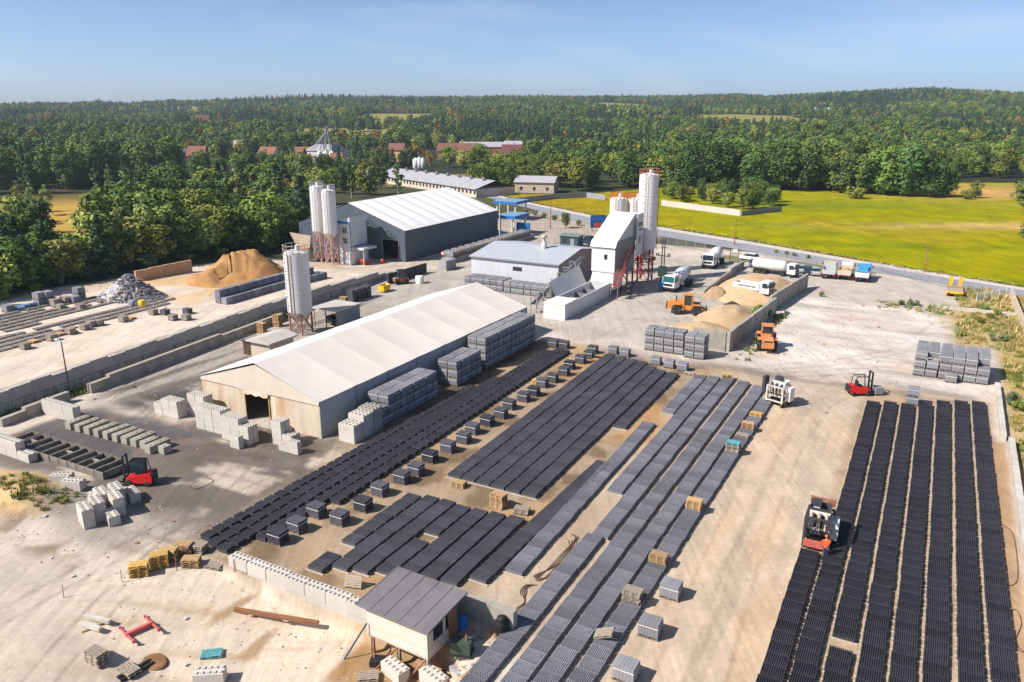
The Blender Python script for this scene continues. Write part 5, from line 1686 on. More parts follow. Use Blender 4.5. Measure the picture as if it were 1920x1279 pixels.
def mixer(label, p, rz, drum=M_VWHITE, cabm=M_VWHITE, glass=M_WIND):
    t = thing('mixer_truck', label, 'truck', p, rz)
    cab_over(t, 2.2, 4.3, cabm, .75, 3.0, glass)
    MB().box(-.5, .5, -4.2, 4.0, .75, 1.05).build('chassis', M_BLACK, t)
    for y in (3.1, 1.4, -1.6, -2.9):
        for s in (-1, 1): wheel(t, s * 1.0, y, .52, .36)
    # drum, tipped up towards the rear
    prof = [(.35, 0), (.8, .25), (1.15, 1.6), (1.18, 2.6), (.95, 3.9), (.55, 4.9), (.5, 5.1)]
    d = link('drum', MB().lathe([(r, z) for r, z in prof], n=22).mesh('drum', drum), t, (0, 1.7, 1.75))
    d.rotation_euler = (math.pi / 2 - R(14), 0, 0)
    for z, r in ((1.0, 1.02), (3.2, 1.1)):
        link('drum_band', MB().lathe([(r, z - .06), (r + .05, z - .05), (r + .05, z + .05), (r, z + .06)], n=22).mesh('drum_band', M_STEEL), d)
    MB().add([(-.5, -3.6, 3.5), (.5, -3.6, 3.5), (.35, -4.3, 2.5), (-.35, -4.3, 2.5), (-.4, -3.3, 3.4), (.4, -3.3, 3.4)], [(0, 1, 2, 3), (0, 4, 5, 1)]).build('chute', M_STEEL, t)
    b = MB()
    for s in (-1, 1):
        b.bar((s * .5, -3.2, 1.05), (s * .45, -3.5, 3.6), .12).bar((s * .9, -3.9, .8), (s * .5, -3.4, 3.2), .07)
    b.build('rear_frame', M_STEEL, t)
    for s in (-1, 1): MB().cbox(s * 1.08, -2.25, 1.15, .42, 2.9, .06).build('mudguard', M_BLACK, t)
    MB().cbox(-.9, .9, 1.1, .4, .9, .6).build('water_tank', M_VWHITE, t)
    return t
mixer('mixer truck with teal windscreen in the shade of the mixing plant', G(1272, 540), RZ + math.pi - R(8), mat('drum_grey', (.48, .52, .56), .4, .1, 1), M_VWHITE, M_TEALW)
mixer('white mixer truck out on the sunny plaza near the gate', G(1338, 498), RZ + math.pi - R(2))

def tipper(label, p, rz, boxm, cabm, body=3.6, cargo=None, tarp=None):
    t = thing('tipper_truck', label, 'truck', p, rz)
    cab_over(t, body / 2 + .1, body / 2 + 2.0, cabm)
    MB().box(-.5, .5, -body / 2 - .4, body / 2 + 1.8, .7, 1.0).build('chassis', M_BLACK, t)
    for y in (body / 2 + 1.1, -body / 2 + .3, -body / 2 + 1.5):
        for s in (-1, 1): wheel(t, s * 1.0, y, .5, .34)
    y0, y1 = -body / 2 - .5, body / 2
    bx = MB().box(-1.22, 1.22, y0, y1, 1.1, 1.2).build('tipper_bed', boxm, t)
    for s in (-1, 1):
        MB().box(s * 1.22 - .05, s * 1.22 + .05, y0, y1, 1.201, 2.2).build('side_board', boxm, bx)
    MB().box(-1.16, 1.16, y1 - .1, y1, 1.201, 2.45).build('head_board', boxm, bx)
    MB().box(-1.16, 1.16, y0, y0 + .08, 1.201, 2.1).build('tailgate', boxm, bx)
    if cargo: MB().add([(-1.1, y0 + .1, 1.8), (1.1, y0 + .1, 1.8), (1.1, y1 - .1, 1.8), (-1.1, y1 - .1, 1.8), (0, 0, 2.3)], [(0, 1, 4), (1, 2, 4), (2, 3, 4), (3, 0, 4)]).build('load', cargo, bx)
    if tarp: MB().prism([(-1.2, 2.22), (1.2, 2.22), (.9, 2.7), (-.9, 2.7)], 'y', y0 + .1, y1 + .05).build('tarpaulin', tarp, bx)
    for s in (-1, 1): MB().cbox(s * .95, y0 - .03, .95, .3, .06, .18).build('tail_lamp', M_FRED, t)
    t.scale = (.92, .86, .9)
    return t
M_BEIGE = mat('beige_paint', (.48, .40, .31), .6, .15, 1)
M_LBLUE = mat('light_blue_tarp', (.05, .28, .50), .6, .12, 1)
tipper('open beige tipper truck parked along the road fence', G(1584, 522), RZ, M_BEIGE, M_VWHITE, 4.2, M_SAND)
tipper('tipper truck with blue tarpaulin parked along the road fence', G(1617, 526), RZ, M_VWHITE, M_LBLUE, 4.4, None, M_LBLUE)
tipper('grey tipper truck with dark side parked first along the road fence', G(1553, 520), RZ + .1, mat('pale_grey_paint', (.42, .42, .43), .5, .1, 1), M_BEIGE, 4.0)
tb = tipper('white tipper truck with lettered side standing in the sand bay', G(1405, 551, .6), RZ - math.pi / 2 - .25, M_VWHITE, M_VWHITE, 5.0)
b = MB()
for k in range(9): b.cbox(1.275, -1.7 + k * .42, 1.7, .012, .3, .34 if k % 3 else .26)
b.build('lettering', M_DSTEEL, tb)
# tanker
p = G(1445, 514)
tk = thing('tanker_truck', 'long white tanker trailer with tractor unit behind the sand bay', 'truck', p, RZ - math.pi / 2 - .2)
q = link('tank', MB().lathe([(.4, -4.6), (1.0, -4.4), (1.2, -4.0), (1.2, 3.2), (1.0, 3.6), (.4, 3.8)], n=24).mesh('tank', M_VWHITE), tk, (0, 0, 2.1)); q.rotation_euler = (-math.pi / 2, 0, 0)
for z in (-2.5, -.5, 1.5): link('tank_band', MB().lathe([(1.2, z - .06), (1.24, z - .05), (1.24, z + .05), (1.2, z + .06)], n=24).mesh('tank_band', M_VWHITE), q)
for y in (-2, 0, 1.8): MB().lathe([(.3, 3.28), (.3, 3.42), (.1, 3.46)], (0, y), 12).build('hatch', M_STEEL, tk)
cab_over(tk, 4.3, 6.3, M_VWHITE)
MB().box(-.5, .5, -4.2, 6.0, .7, 1.0).build('chassis', M_BLACK, tk)
for y in (-3.6, -2.4, -1.2, 3.2, 5.4):
    for s in (-1, 1): wheel(tk, s * 1.0, y, .5, .34)

tk.scale = (.88, .80, .88)
def car(label, p, rz, m, van=False):
    t = thing('parked_car', label, 'car', p, rz, None)
    zt = 1.9 if van else 1.45
    loaded([(-2.1, .32), (2.1, .32), (2.15, .7), (1.3, .92), (-1.9, .95), (-2.15, .7)], -.87, .87, .04).build('body', m, t)
    c = loaded([(-1.85, .94), (1.15, .92), (.45, zt), (-1.4, zt)], -.8, .8, .18).build('cabin', M_WIND, t)
    loaded([(-1.36, zt + .002), (.42, zt + .002), (.4, zt + .03), (-1.34, zt + .03)], -.66, .66, .05).build('roof', m, c)
    for s in (-1, 1):
        for y in (1.3, -1.3): wheel(t, s * .76, y, .32, .2)
        MB().cbox(s * .65, 2.13, .62, .3, .06, .14).build('headlight', M_STRAP, t)
        MB().cbox(s * .68, -2.13, .72, .25, .06, .16).build('tail_lamp', M_FRED, t)
    return t
CARC = {'dark blue': (.02, .03, .07), 'black': (.012, .012, .014), 'silver': (.35, .36, .38), 'grey': (.12, .13, .15), 'white': (.7, .7, .69), 'blue': (.03, .08, .22), 'steel blue': (.10, .16, .24)}
for nm, c_ in CARC.items(): mat('car_' + nm.replace(' ', '_'), c_, .25, .04, 1, spec=.6)
for i, (q, nm, what) in enumerate((((1405, 488), 'white', 'white car with dark rear window parked first near the gate'), ((1412, 499), 'steel blue', 'steel blue car parked beside the white car'), ((1437, 500), 'dark blue', 'dark blue car parked third from the gate'),
                              ((1455, 502), 'black', 'black car parked behind the white tanker'), ((1468, 505), 'grey', 'grey car parked behind the tanker tractor'), ((1484, 507), 'blue', 'blue car parked past the tanker tractor'),
                              ((1500, 510), 'silver', 'silver car parked in the middle of the fence row'), ((1514, 513), 'dark blue', 'dark blue car parked next to the silver cars'), ((1528, 515), 'silver', 'silver car parked nearest the tipper trucks'))):
    p = G(*q)
    car(what, (p.x, p.y, .03), RZ + (R(75) if i == 0 else R(12)), MATS['car_' + nm.replace(' ', '_')])
car('dark van waiting behind the weighbridge booth', G(1103, 457), RZ + R(60), MATS['car_dark_blue'], True)

# low loader with raised yellow ramps
p = G(1789, 556)
ll = thing('low_loader', 'orange low loader trailer with two raised yellow ramps', 'trailer', p, RZ)
MB().box(-1.25, 1.25, -.6, 5.2, .75, .95).build('deck', M_ORANGE, ll)
for k in range(7): MB().box(-1.2, 1.2, -.5 + k * .75, .1 + k * .75, .951, 1.0).build('plank', M_WOODG, ll)
for x in (-.75, .75):
    MB().cbox(x, -.55 + 5.4, 1.75, .6, .12, 1.7, 0, .1).build('ramp', M_YELLOW, ll)
MB().box(-1.27, 1.27, -.72, -.6, .6, 1.0).build('tail_board', M_YELLOW, ll)
for y in (.2, 1.3, 2.4):
    for s in (-1, 1): wheel(ll, s * 1.0, y, .42, .32)
MB().bar((0, 5.2, .8), (0, 7.4, .7), .2).build('drawbar', M_ORANGE, ll)
for s in (-1, 1): MB().cbox(s * .9, -.75, .7, .3, .06, .16).build('tail_lamp', M_FRED, ll)

# wheel loaders
def loader(label, p, rz, m, old=False):
    t = thing('wheel_loader', label, 'loader', p, rz)
    sc = 1.0
    loaded([(-3.0, .85), (-.5, .85), (-.3, 1.5), (-.5, 2.1), (-2.6, 1.95), (-3.0, 1.6)], -.75, .75, .1).build('engine_hood', m, t)
    MB().box(-.78, .78, -3.15, -3.0, .8, 1.55).build('counterweight', M_BLACK if not old else m, t)
    MB().box(-.55, .55, -3.03, -2.98, 1.0, 1.75).build('grille', M_BLACK, t)
    c = MB()
    for x in (-.7, .7):
        for y in (-.45, .85): c.bar((x, y, 1.5), (x * .92, y * .92, 3.05), .1)
    cb_ = c.build('cab_frame', m, t)
    MB().box(-.66, .66, -.4, .8, 1.55, 2.98).build('cab_glass', M_WIND, cb_)
    MB().cbox(0, .18, 3.12, 1.6, 1.6, .12).build('cab_roof', m, cb_)
    MB().box(-.6, .6, -.4, 1.6, .7, 1.5).build('chassis', m, t)
    for s in (-1, 1):
        for y in (1.5, -1.5):
            wheel(t, s * 1.0, y, .78, .5, m if not old else M_YELLOW)
            MB().cbox(s * 1.0, y, 1.66, .56, 1.3, .08).build('mudguard', m, t)
        MB().bar((s * .45, 1.2, 1.6), (s * .45, 3.0, .75), .22, .18).build('lift_arm', m, t)
    MB().bar((0, 1.0, 1.75), (0, 2.9, 1.2), .16).build('tilt_ram', M_STEEL, t)
    MB().prism([(2.9, .15), (4.0, .1), (3.5, .35), (3.1, .6), (3.0, 1.2), (2.85, 1.2), (2.75, .5)], 'x', -1.35, 1.35).build('bucket', M_DSTEEL if not old else M_RUST, t)
    MB().cyl((.5, -1.6, 2.0), (.5, -1.6, 2.9), .09, .09, 8).build('exhaust', M_BLACK, t)
    return t
loader('orange wheel loader digging at the pale sand heap', G(1287, 588), -math.pi / 2 - .28, M_ORANGE)
loader('old faded orange wheel loader parked at the bay wall', G(1436, 652), RZ + .25, M_ORANGED, True)

# forklifts
def forklift(label, p, rz, cab=True):
    t = thing('forklift', label, 'forklift', p, rz)
    loaded([(-1.35, .35), (.9, .35), (.9, .8), (.2, .95), (-.5, 1.15), (-1.3, 1.25), (-1.45, .8)], -.6, .6, .08).build('body', M_FRED, t)
    MB().box(-.55, .55, -1.5, -1.2, .4, 1.2).build('counterweight', M_BLACK, t)
    MB().box(-.3, .3, -.55, .05, 1.0, 1.2).box(-.3, .3, -.6, -.45, 1.2, 1.7).build('seat', M_BLACK, t)
    b = MB()
    for x in (-.5, .5):
        b.bar((x, .75, .9), (x * .9, .5, 2.25), .07).bar((x, -.95, 1.15), (x * .9, -.75, 2.25), .07)
    for k in range(6): b.bar((-.45, -.75 + k * .25, 2.26), (.45, -.75 + k * .25, 2.26), .045)
    b.bar((-.45, -.75, 2.25), (-.45, .5, 2.25), .07).bar((.45, -.75, 2.25), (.45, .5, 2.25), .07)
    b.build('overhead_guard', M_BLACK, t)
    if cab: MB().box(-.46, .46, -.7, .55, 1.26, 2.2).build('cab_glass', M_WIND, t)
    b = MB()
    for x in (-.35, .35): b.bar((x, 1.05, .1), (x, 1.02, 2.75), .13, .16)
    for z in (.5, 1.6, 2.65): b.bar((-.35, 1.05, z), (.35, 1.05, z), .09)
    b.build('mast', M_BLACK, t)
    MB().box(-.5, .5, 1.14, 1.2, .3, .75).build('carriage', M_BLACK, t)
    for x in (-.3, .3): MB().box(x - .06, x + .06, 1.2, 2.25, .1, .16).build('fork', M_BLACK, t)
    for s in (-1, 1):
        wheel(t, s * .52, .7, .35, .28)
        wheel(t, s * .5, -.95, .27, .22)
    MB().cyl((0, .55, .95), (0, .3, 1.35), .03, .03, 6).build('steering_column', M_BLACK, t)
    return t
p = G(1612, 740)
f1 = forklift('red forklift carrying grey pavers toward the black rows', p, -math.pi / 2 + .05, False)
d = Vector((math.cos(.05), math.sin(.05), 0))
q = p + d * 1.95
for k in range(4):
    o = MB().box(-.48, .48, -.55, .55, .2 + k * .19, .37 + k * .19).build('paver_layer', P_LGREY, None, (q.x, q.y, 0), .05); tag(o, 'layer of grey pavers carried on the red forklift' + (', topmost' if k == 3 else ''), 'pavers', 'pavers on the forklift')
f2 = forklift('red and black forklift with cab beside the casting moulds', G(262, 908), RZ + math.pi / 2 + .5, True)
f2.scale = (.95, .95, 1.0)

# tractor with cab and small machines in the lane by the retaining wall
p = G(752, 532)
tr = thing('telehandler', 'small dark cabbed handler with brown load in the lane', 'machine', p, RZ - .6)
MB().box(-.7, .7, -1.4, 1.2, .5, 1.2).build('body', M_RUST, tr)
MB().box(-.6, .6, -.6, .7, 1.2, 2.5).build('cab', M_WIND, tr)
MB().box(-.68, .68, -.68, .78, 2.51, 2.6).build('cab_roof', M_BLACK, tr)
for s in (-1, 1):
    wheel(tr, s * .75, .8, .45, .3); wheel(tr, s * .75, -.9, .45, .3)
o = MB().lathe([(.75, 0), (.75, 1.3), (.68, 1.34), (.05, 1.36)], n=16).build('water_drum', M_CREAM, None, G(787, 531), 0); tag(o, 'white cylindrical tank standing on the grey plaza', 'tank')
p = G(715, 546)
tp_ = thing('skip', 'yellow tipping skip in the lane by the retaining wall', 'skip', p, RZ)
for s in (0, 1):
    MB().prism([(-.9, .2), (.7, .2), (1.2, 1.2), (-.9, 1.2)], 'x', s * 1.2, s * 1.2 + .06).build('side_plate', M_YELLOW, tp_)
MB().box(.06, 1.2, -.9, -.84, .2, 1.2).box(.06, 1.2, -.84, .7, .2, .26).build('floor_plate', M_YELLOW, tp_)
MB().add([(.06, .7, .2), (1.2, .7, .2), (1.2, 1.2, 1.2), (.06, 1.2, 1.2)], [(0, 1, 2, 3)]).build('front_plate', M_YELLOW, tp_)

# ------------------------------------------------------------------ paving machines
def paver_machine(label, p, rz, fm, w=2.3, l=2.2, h=2.9, rich=False):
    t = thing('paving_machine', label, 'machine', p, rz)
    for x in (-w / 2, w / 2):
        for y in (-l / 2, l / 2):
            MB().bar((x, y, .35), (x, y, h), .16).build('post', fm, t)
            wheel(t, x * .98, y * .8, .3, .2)
    b = MB()
    for z in (.6, h * .55, h):
        b.bar((-w / 2, -l / 2, z), (w / 2, -l / 2, z), .13).bar((-w / 2, l / 2, z), (w / 2, l / 2, z), .13).bar((-w / 2, -l / 2, z), (-w / 2, l / 2, z), .13).bar((w / 2, -l / 2, z), (w / 2, l / 2, z), .13)
    for k in range(5): b.bar((-w / 2 + (k + .5) * w / 5, -l / 2, h * .55), (-w / 2 + (k + .5) * w / 5, -l / 2, h), .07)
    b.bar((-w / 2, -l / 2, h), (-w / 2, l / 2, h * .55), .08).bar((w / 2, -l / 2, h * .55), (w / 2, l / 2, h), .08)
    b.build('frame', fm, t)
    MB().cbox(0, 0, 1.3, w * .75, l * .7, .5).build('mould_box', M_RUST if not rich else M_BLACK, t)
    MB().cbox(0, 0, .62, w * .8, l * .85, .25).build('press_plate', M_BLACK, t)
    hp = MB().add([(-w * .42, -l * .1, h + .5), (w * .42, -l * .1, h + .5), (w * .42, l * .48, h + .5), (-w * .42, l * .48, h + .5), (-w * .3, 0, h - .4), (w * .3, 0, h - .4), (w * .3, l * .35, h - .4), (-w * .3, l * .35, h - .4)],
                  [(0, 1, 5, 4), (1, 2, 6, 5), (2, 3, 7, 6), (3, 0, 4, 7), (4, 5, 6, 7)]).build('hopper', M_DSTEEL if rich else M_CREAM, t)
    for k in range(3): MB().cyl((-w * .3 + k * w * .3, -l * .3, h * .6), (-w * .3 + k * w * .3, -l * .3, h + .3), .13, .13, 8).build('cylinder', (M_BEIGE if rich else M_DSTEEL), t)
    MB().cbox(w * .62, l * .2, 1.4, .5, .9, 1.5).build('control_cabinet', M_CREAM, t)
    MB().cbox(-w * .2, l * .3, h + .62, w * .4, .5, .35).build('motor', M_DSTEEL, t)
    b = MB()
    rg = random.Random(3)
    for k in range(8):
        x = rg.uniform(-w / 2, w / 2)
        b.tube([(x, -l / 2 + .1, .8), (x + .2, -l / 2 - .15, 1.4), (x - .1, -l / 2 + .05, h * .8)], .03, 5)
    b.build('hydraulic_hose', M_BLACK, t)
    if rich:
        MB().cbox(0, l * .62, h * .62, w * .9, .35, 1.1).build('feed_box', M_CREAM, t)
        MB().cbox(0, -l * .1, h + .12, w * .8, .3, .2).build('beam', M_CREAM, t)
        MB().cbox(0, -l * .35, h * .62, w * .9, .12, .16).build('beam', M_CREAM, t)
        MB().cbox(0, -l * .58, .55, w * .95, .3, .45).build('skid', mat('faded_red', (.42, .10, .08), .7, .25, 2), t)
        MB().cbox(0, l * .75, h + .35, w * 1.0, .22, .5).build('screed', M_RUST, t)
        MB().cbox(-w * .2, l * .35, h + .3, w * .3, .4, .4).build('valve_block', M_SIGN, t)
    else:
        MB().cbox(-w * .95, l * .1, 1.9, .35, .8, 1.8).build('panel', M_DSTEEL, t)
        MB().cbox(0, -l * .2, .5, w * 1.1, .4, .25).build('tray', M_RUST, t)
    return t
paver_machine('dark paving machine with red skid standing on the black rows', G(1531, 1020), RZ + .02, M_DSTEEL, 1.75, 1.9, 2.5, True)
paver_machine('white framed paving machine at the end of the grey rows', G(1458, 758), RZ - .35, mat('frame_white', (.50, .46, .41), .65, .3, 2), 1.85, 1.65, 2.2)

# ------------------------------------------------------------------ worker beside the machine
M_HIVIS = mat('orange_jacket', (.75, .10, .02), .7, .15, 6)
M_SKIN = mat('skin', (.45, .27, .19), .6, .1, 5)
M_TROU = mat('dark_trousers', (.05, .05, .07), .8, .2, 5)
def person(label, p, rz):
    t = thing('person', label, 'person', p, rz)
    def skin(name, pts, edges, m, parent=t, sub=1):
        me = bpy.data.meshes.new(name)
        me.from_pydata([q[0] for q in pts], edges, [])
        o = link(name, me, parent)
        md = o.modifiers.new('skin', 'SKIN')
        for i, q in enumerate(pts):
            r = q[1]
            me.skin_vertices[0].data[i].radius = r if isinstance(r, tuple) else (r, r)
        me.skin_vertices[0].data[0].use_root = True
        s_ = o.modifiers.new('sub', 'SUBSURF'); s_.levels = s_.render_levels = sub
        me.materials.append(m)
        return o
    body = [((0, 0, .95), (.17, .13)), ((0, .03, 1.15), (.15, .12)), ((0, .10, 1.38), (.19, .13)), ((0, .14, 1.48), (.07, .07)), ((0, .18, 1.56), (.055, .055)),
            ((.09, 0, .90), .10), ((.12, .06, .50), .075), ((.13, -.02, .10), .055), ((.13, .12, .04), .045),
            ((-.09, 0, .90), .10), ((-.11, -.02, .50), .075), ((-.12, -.12, .10), .055), ((-.12, .02, .04), .045),
            ((.22, .12, 1.40), .07), ((.28, .22, 1.16), .055), ((.24, .44, 1.06), .042),
            ((-.22, .12, 1.40), .07), ((-.28, .22, 1.16), .055), ((-.20, .44, 1.10), .042)]
    ed = [(0, 1), (1, 2), (2, 3), (3, 4), (0, 5), (5, 6), (6, 7), (7, 8), (0, 9), (9, 10), (10, 11), (11, 12), (2, 13), (13, 14), (14, 15), (2, 16), (16, 17), (17, 18)]
    b = skin('body', body, ed, M_SKIN)
    skin('jacket', [((0, 0, .88), (.20, .16)), ((0, .03, 1.15), (.185, .15)), ((0, .10, 1.38), (.215, .155)), ((0, .13, 1.46), (.10, .09)), ((.23, .12, 1.40), .09), ((.29, .22, 1.16), .075), ((.25, .40, 1.08), .058), ((-.23, .12, 1.40), .09), ((-.29, .22, 1.16), .075), ((-.21, .40, 1.12), .058)],
         [(0, 1), (1, 2), (2, 3), (2, 4), (4, 5), (5, 6), (2, 7), (7, 8), (8, 9)], M_HIVIS)
    skin('trousers', [((0, 0, .93), (.18, .14)), ((.09, 0, .88), .12), ((.12, .06, .50), .092), ((.13, -.02, .13), .075), ((-.09, 0, .88), .12), ((-.11, -.02, .50), .092), ((-.12, -.12, .13), .075)], [(0, 1), (1, 2), (2, 3), (0, 4), (4, 5), (5, 6)], M_TROU)
    h = MB()
    n, mm = 14, 10
    vs = []
    for j in range(mm + 1):
        a = math.pi * j / mm
        for i in range(n):
            c = 2 * math.pi * i / n
            x, y, z = .078 * math.sin(a) * math.cos(c), .098 * math.sin(a) * math.sin(c), .118 * math.cos(a)
            if y > .07 and abs(x) < .02 and -.03 < z < .03: y += .022
            if z < -.02: x *= .88
            vs.append((x, .21 + y, 1.68 + z))
    h.add(vs, [(j * n + i, j * n + (i + 1) % n, (j + 1) * n + (i + 1) % n, (j + 1) * n + i) for j in range(mm) for i in range(n)], True)
    hd = h.build('head', M_SKIN, t)
    for s in (-1, 1): MB().cbox(s * .03, .305, 1.69, .02, .012, .012).build('eye', M_BLACK, hd); MB().cbox(s * .08, .2, 1.67, .02, .035, .05).build('ear', M_SKIN, hd)
    MB().cbox(0, .302, 1.625, .045, .01, .01).build('mouth', M_RED, hd)
    MB().lathe([(.105, 1.70), (.108, 1.72), (.095, 1.78), (.05, 1.82), (.01, 1.83)], (0, .205), 14).build('helmet', M_HIVIS, hd)
    for s, w_ in ((1, (.24, .46, 1.055)), (-1, (-.20, .46, 1.095))):
        hb = MB().cbox(w_[0], w_[1] + .03, w_[2], .07, .09, .03)
        for k in range(4): hb.bar((w_[0] - .027 + k * .018, w_[1] + .07, w_[2]), (w_[0] - .027 + k * .018, w_[1] + .12 + .012 * (k in (1, 2)), w_[2] - .03), .016)
        hb.bar((w_[0] - s * .035, w_[1] + .02, w_[2]), (w_[0] - s * .06, w_[1] + .07, w_[2] - .015), .018)
        hb.build('hand', M_SKIN, t)
    MB().cbox(.13, .05, .05, .1, .28, .1).cbox(-.12, -.05, .05, .1, .28, .1).build('boots', M_BLACK, t)
    return t
u, v = GUV(1546, 1049)
person('person in orange jacket bending beside the dark paving machine', W(u, v, .03), RZ + .3)
# ------------------------------------------------------------------ big interlocking concrete blocks
def stud_block(L, D, Hh, nsx, nsy, m=M_CONW, r=.09):
    b = MB().box(-L / 2 + .01, L / 2 - .01, -D / 2 + .008, D / 2 - .008, 0, Hh - .012)
    for i in range(nsx):
        for j in range(nsy):
            x, y = -L / 2 + (i + .5) * L / nsx, -D / 2 + (j + .5) * D / nsy
            b.add([(x + sx * r * (1 if z else 1), y + sy * r, Hh - .012 + z * .075) for z in (0, 1) for sx, sy in ((-1, -1), (1, -1), (1, 1), (-1, 1))], [(4, 5, 6, 7), (0, 1, 5, 4), (1, 2, 6, 5), (2, 3, 7, 6), (3, 0, 4, 7)])
    return b.mesh('concrete_block', m)
SB = stud_block(1.2, .6, .6, 4, 2)
SBL = stud_block(1.75, .85, .8, 5, 2)
SBG = stud_block(1.2, .6, .6, 4, 2, M_CONG)
def blk(me, u, v, z, label, group, rz=0.0, loc=None):
    p = loc or W(u, v)
    o = link('concrete_block', me, None, (p.x, p.y, z), RZ + rz + R(rnd.uniform(-.8, .8)))
    return tag(o, label, 'block', group)
TG = 'white interlocking blocks before the tent'
def bstack(u0, v0, cols, depth, label, du=.62, dv=1.22, rz=0.0):
    for j, h in enumerate(cols):
        for d in range(depth):
            for k in range(h):
                blk(SB, u0 + d * du + rnd.uniform(-.02, .02), v0 + j * dv + rnd.uniform(-.02, .02), .02 + k * .6,
                    label + (', top course' if k == h - 1 else ', lower course'), TG)
bstack(50.3, -69.8, [2, 3, 3], 2, 'white block in the low wall left of the tent curtain')
bstack(51.6, -66.1, [4, 4], 2, 'white block in the tall stack at the tent corner')
bstack(51.2, -63.6, [3, 3, 3], 1, 'white block in the wall before the tent curtain')
bstack(49.6, -62.6, [4, 4, 4], 2, 'white block in the big stack before the tent')
bstack(49.0, -58.3, [4, 4, 3], 2, 'white block in the stack beside the tent door')
blk(SB, 47.9, -56.0, .02, 'single white block in front of the stack by the tent door', None)
blk(SB, 47.9, -56.0, .62, 'white block lying on another in front of the tent door stack', None)
bstack(50.4, -53.0, [4, 2], 2, 'white block in the stack right of the tent door')
bstack(49.6, -51.5, [1, 2], 1, 'white block at the right foot of the tent front')
for i in range(3): blk(SB, 52.9, -57.2 + i * 1.25, .02, 'white block in the sill row under the tent door', TG)
# kerb stone bundles at the near corner of the tent's shaded wall
KB = MB()
for i in range(9):
    for k in range(4): KB.box(-.02 + 0, 1.25, i * .42, i * .42 + .40, k * .58, k * .58 + .565)
for i in range(9):
    for x in (.25, .62, 1.0): KB.box(x - .07, x + .07, i * .42 + .1, i * .42 + .3, 4 * .58 - .02, 4 * .58 + .08)
for k, (uu, hh, c_) in enumerate(((53.8, .78, 3), (55.3, 1.0, 4), (56.8, 1.06, 5))):
    t = thing('kerb_bundle', 'bundle of upright pale kerb stones at the shaded tent corner, ' + ('lowest', 'middle', 'tallest')[k], 'kerb stones', W(uu, -48.6), RZ, 'kerb stone bundles')
    for j in range(3):
        b = MB()
        for q in range(4): b.box(.01, 1.9, j * .48 + .01, j * .48 + .47, q * .58 * hh, q * .58 * hh + .565 * hh)
        for q in range(4):
            x = .25 + q * .47
            b.box(x - .1, x + .1, j * .48 + .12, j * .48 + .36, 4 * .58 * hh - .015 * hh, 4 * .58 * hh + .07)
        b.build('kerb_stone', M_CONW if k < 2 else M_CON, t)

# row of finished blocks and row of steel moulds on the casting slab
for i in range(11):
    q0, q1 = (128, 806), (303, 852)
    f = i / 10
    u, v = GUV(q0[0] + (q1[0] - q0[0]) * f, q0[1] + (q1[1] - q0[1]) * f)
    L = (2.3, 2.3, 2.3, 2.3, 2.5, 2.3, 2.2, 2.3, 1.6, 2.3, .8)[i]
    b = MB().box(-.4, .4, 0, L, 0, .72)
    for y in np.arange(.3, L - .1, .55):
        b.box(-.16, .16, y - .12, y + .12, .72, .76)
    o = b.build('cast_block', M_CONG, None, (*W(u - (.5 if i == 9 else 0), v).xy, .03), RZ + R(rnd.uniform(-3, 3)))
    tag(o, 'grey cast concrete block standing in the row on the wet slab' if i < 10 else 'short cube shaped cast block at the end of the row', 'block', 'cast blocks on the wet slab' if i < 10 else None)
M_MOULD = mat('mould_steel', (.17, .15, .13), .8, .35, 2, dirt=(.36, .33, .29), dirt_amt=.7)
for i in range(11):
    f = i / 10
    u, v = GUV(18 + (186 - 18) * f, 843 + (898 - 843) * f)
    t = thing('casting_mould', 'open steel casting mould in the row on the wet slab', 'mould', W(u, v, .03), RZ + R(rnd.uniform(-2.5, 2.5)), 'casting moulds')
    L, w_, h_ = 2.75, .56, .68
    for s in (-1, 1):
        MB().box(s * w_ - .035, s * w_ + .035, .06, L - .06, .05, h_).build('side_plate', M_MOULD, t)
        for y in (.4, 1.1, 1.8, 2.45): MB().box(min(s * (w_ + .036), s * (w_ + .1)), max(s * (w_ + .036), s * (w_ + .1)), y - .03, y + .03, .05, h_).build('rib', M_MOULD, t)
    MB().box(-w_ - .04, w_ + .04, 0, .055, 0, h_ + .02).build('end_plate', M_MOULD, t)
    MB().box(-w_ - .04, w_ + .04, L - .055, L, 0, h_ + .02).build('end_plate', M_MOULD, t)
    MB().box(-w_, w_, .06, L - .06, 0, .05).build('base_plate', M_DARK, t)
    if i in (1, 5, 8): MB().box(-w_ + .04, w_ - .04, L * .55, L * .6, .06, h_ - .05).build('divider', M_MOULD, t)
# block walls round the casting slab
WG = 'white blocks walling the casting slab'
for i in range(6):
    for k in range(2 if i < 5 else 1):
        blk(SBL, 36.7, -79.5 + i * 1.78, .02 + k * .8, 'big white block in the wall below the steel moulds' + (', upper course' if k else ', lower course'), WG)
for i in range(3):
    for k in range(2):
        blk(SBL, 44.6 - i * .0, -79.6 + i * 1.78, .02 + k * .8, 'big white block in the shaded wall behind the steel moulds' + (', upper course' if k else ', lower course'), WG)
for q, rz, lab in (((118, 905), .5, 'white block sitting askew past the mould wall'), ((140, 916), .35, 'second white block askew past the mould wall'), ((190, 940), .2, 'white block lying alone on the spoil edge')):
    p = Gh(*q)
    blk(SBL, 0, 0, p.z + .02, lab, None, rz, p)
for (uu, vv), cols in (((34.2, -56.2), (2,)), ((35.3, -55.9), (2,)), ((36.4, -55.6), (1,)), ((33.1, -55.2), (2,)), ((32.0, -55.0), (2,)), ((34.3, -54.6), (2,)), ((33.2, -53.7), (1,))):
    for k in range(cols[0]):
        blk(SBL, uu, vv, .02 + k * .8, 'big white block in the loose group before the forklift' + (', on top' if k else ', on the ground'), 'block group before the forklift', -.35)
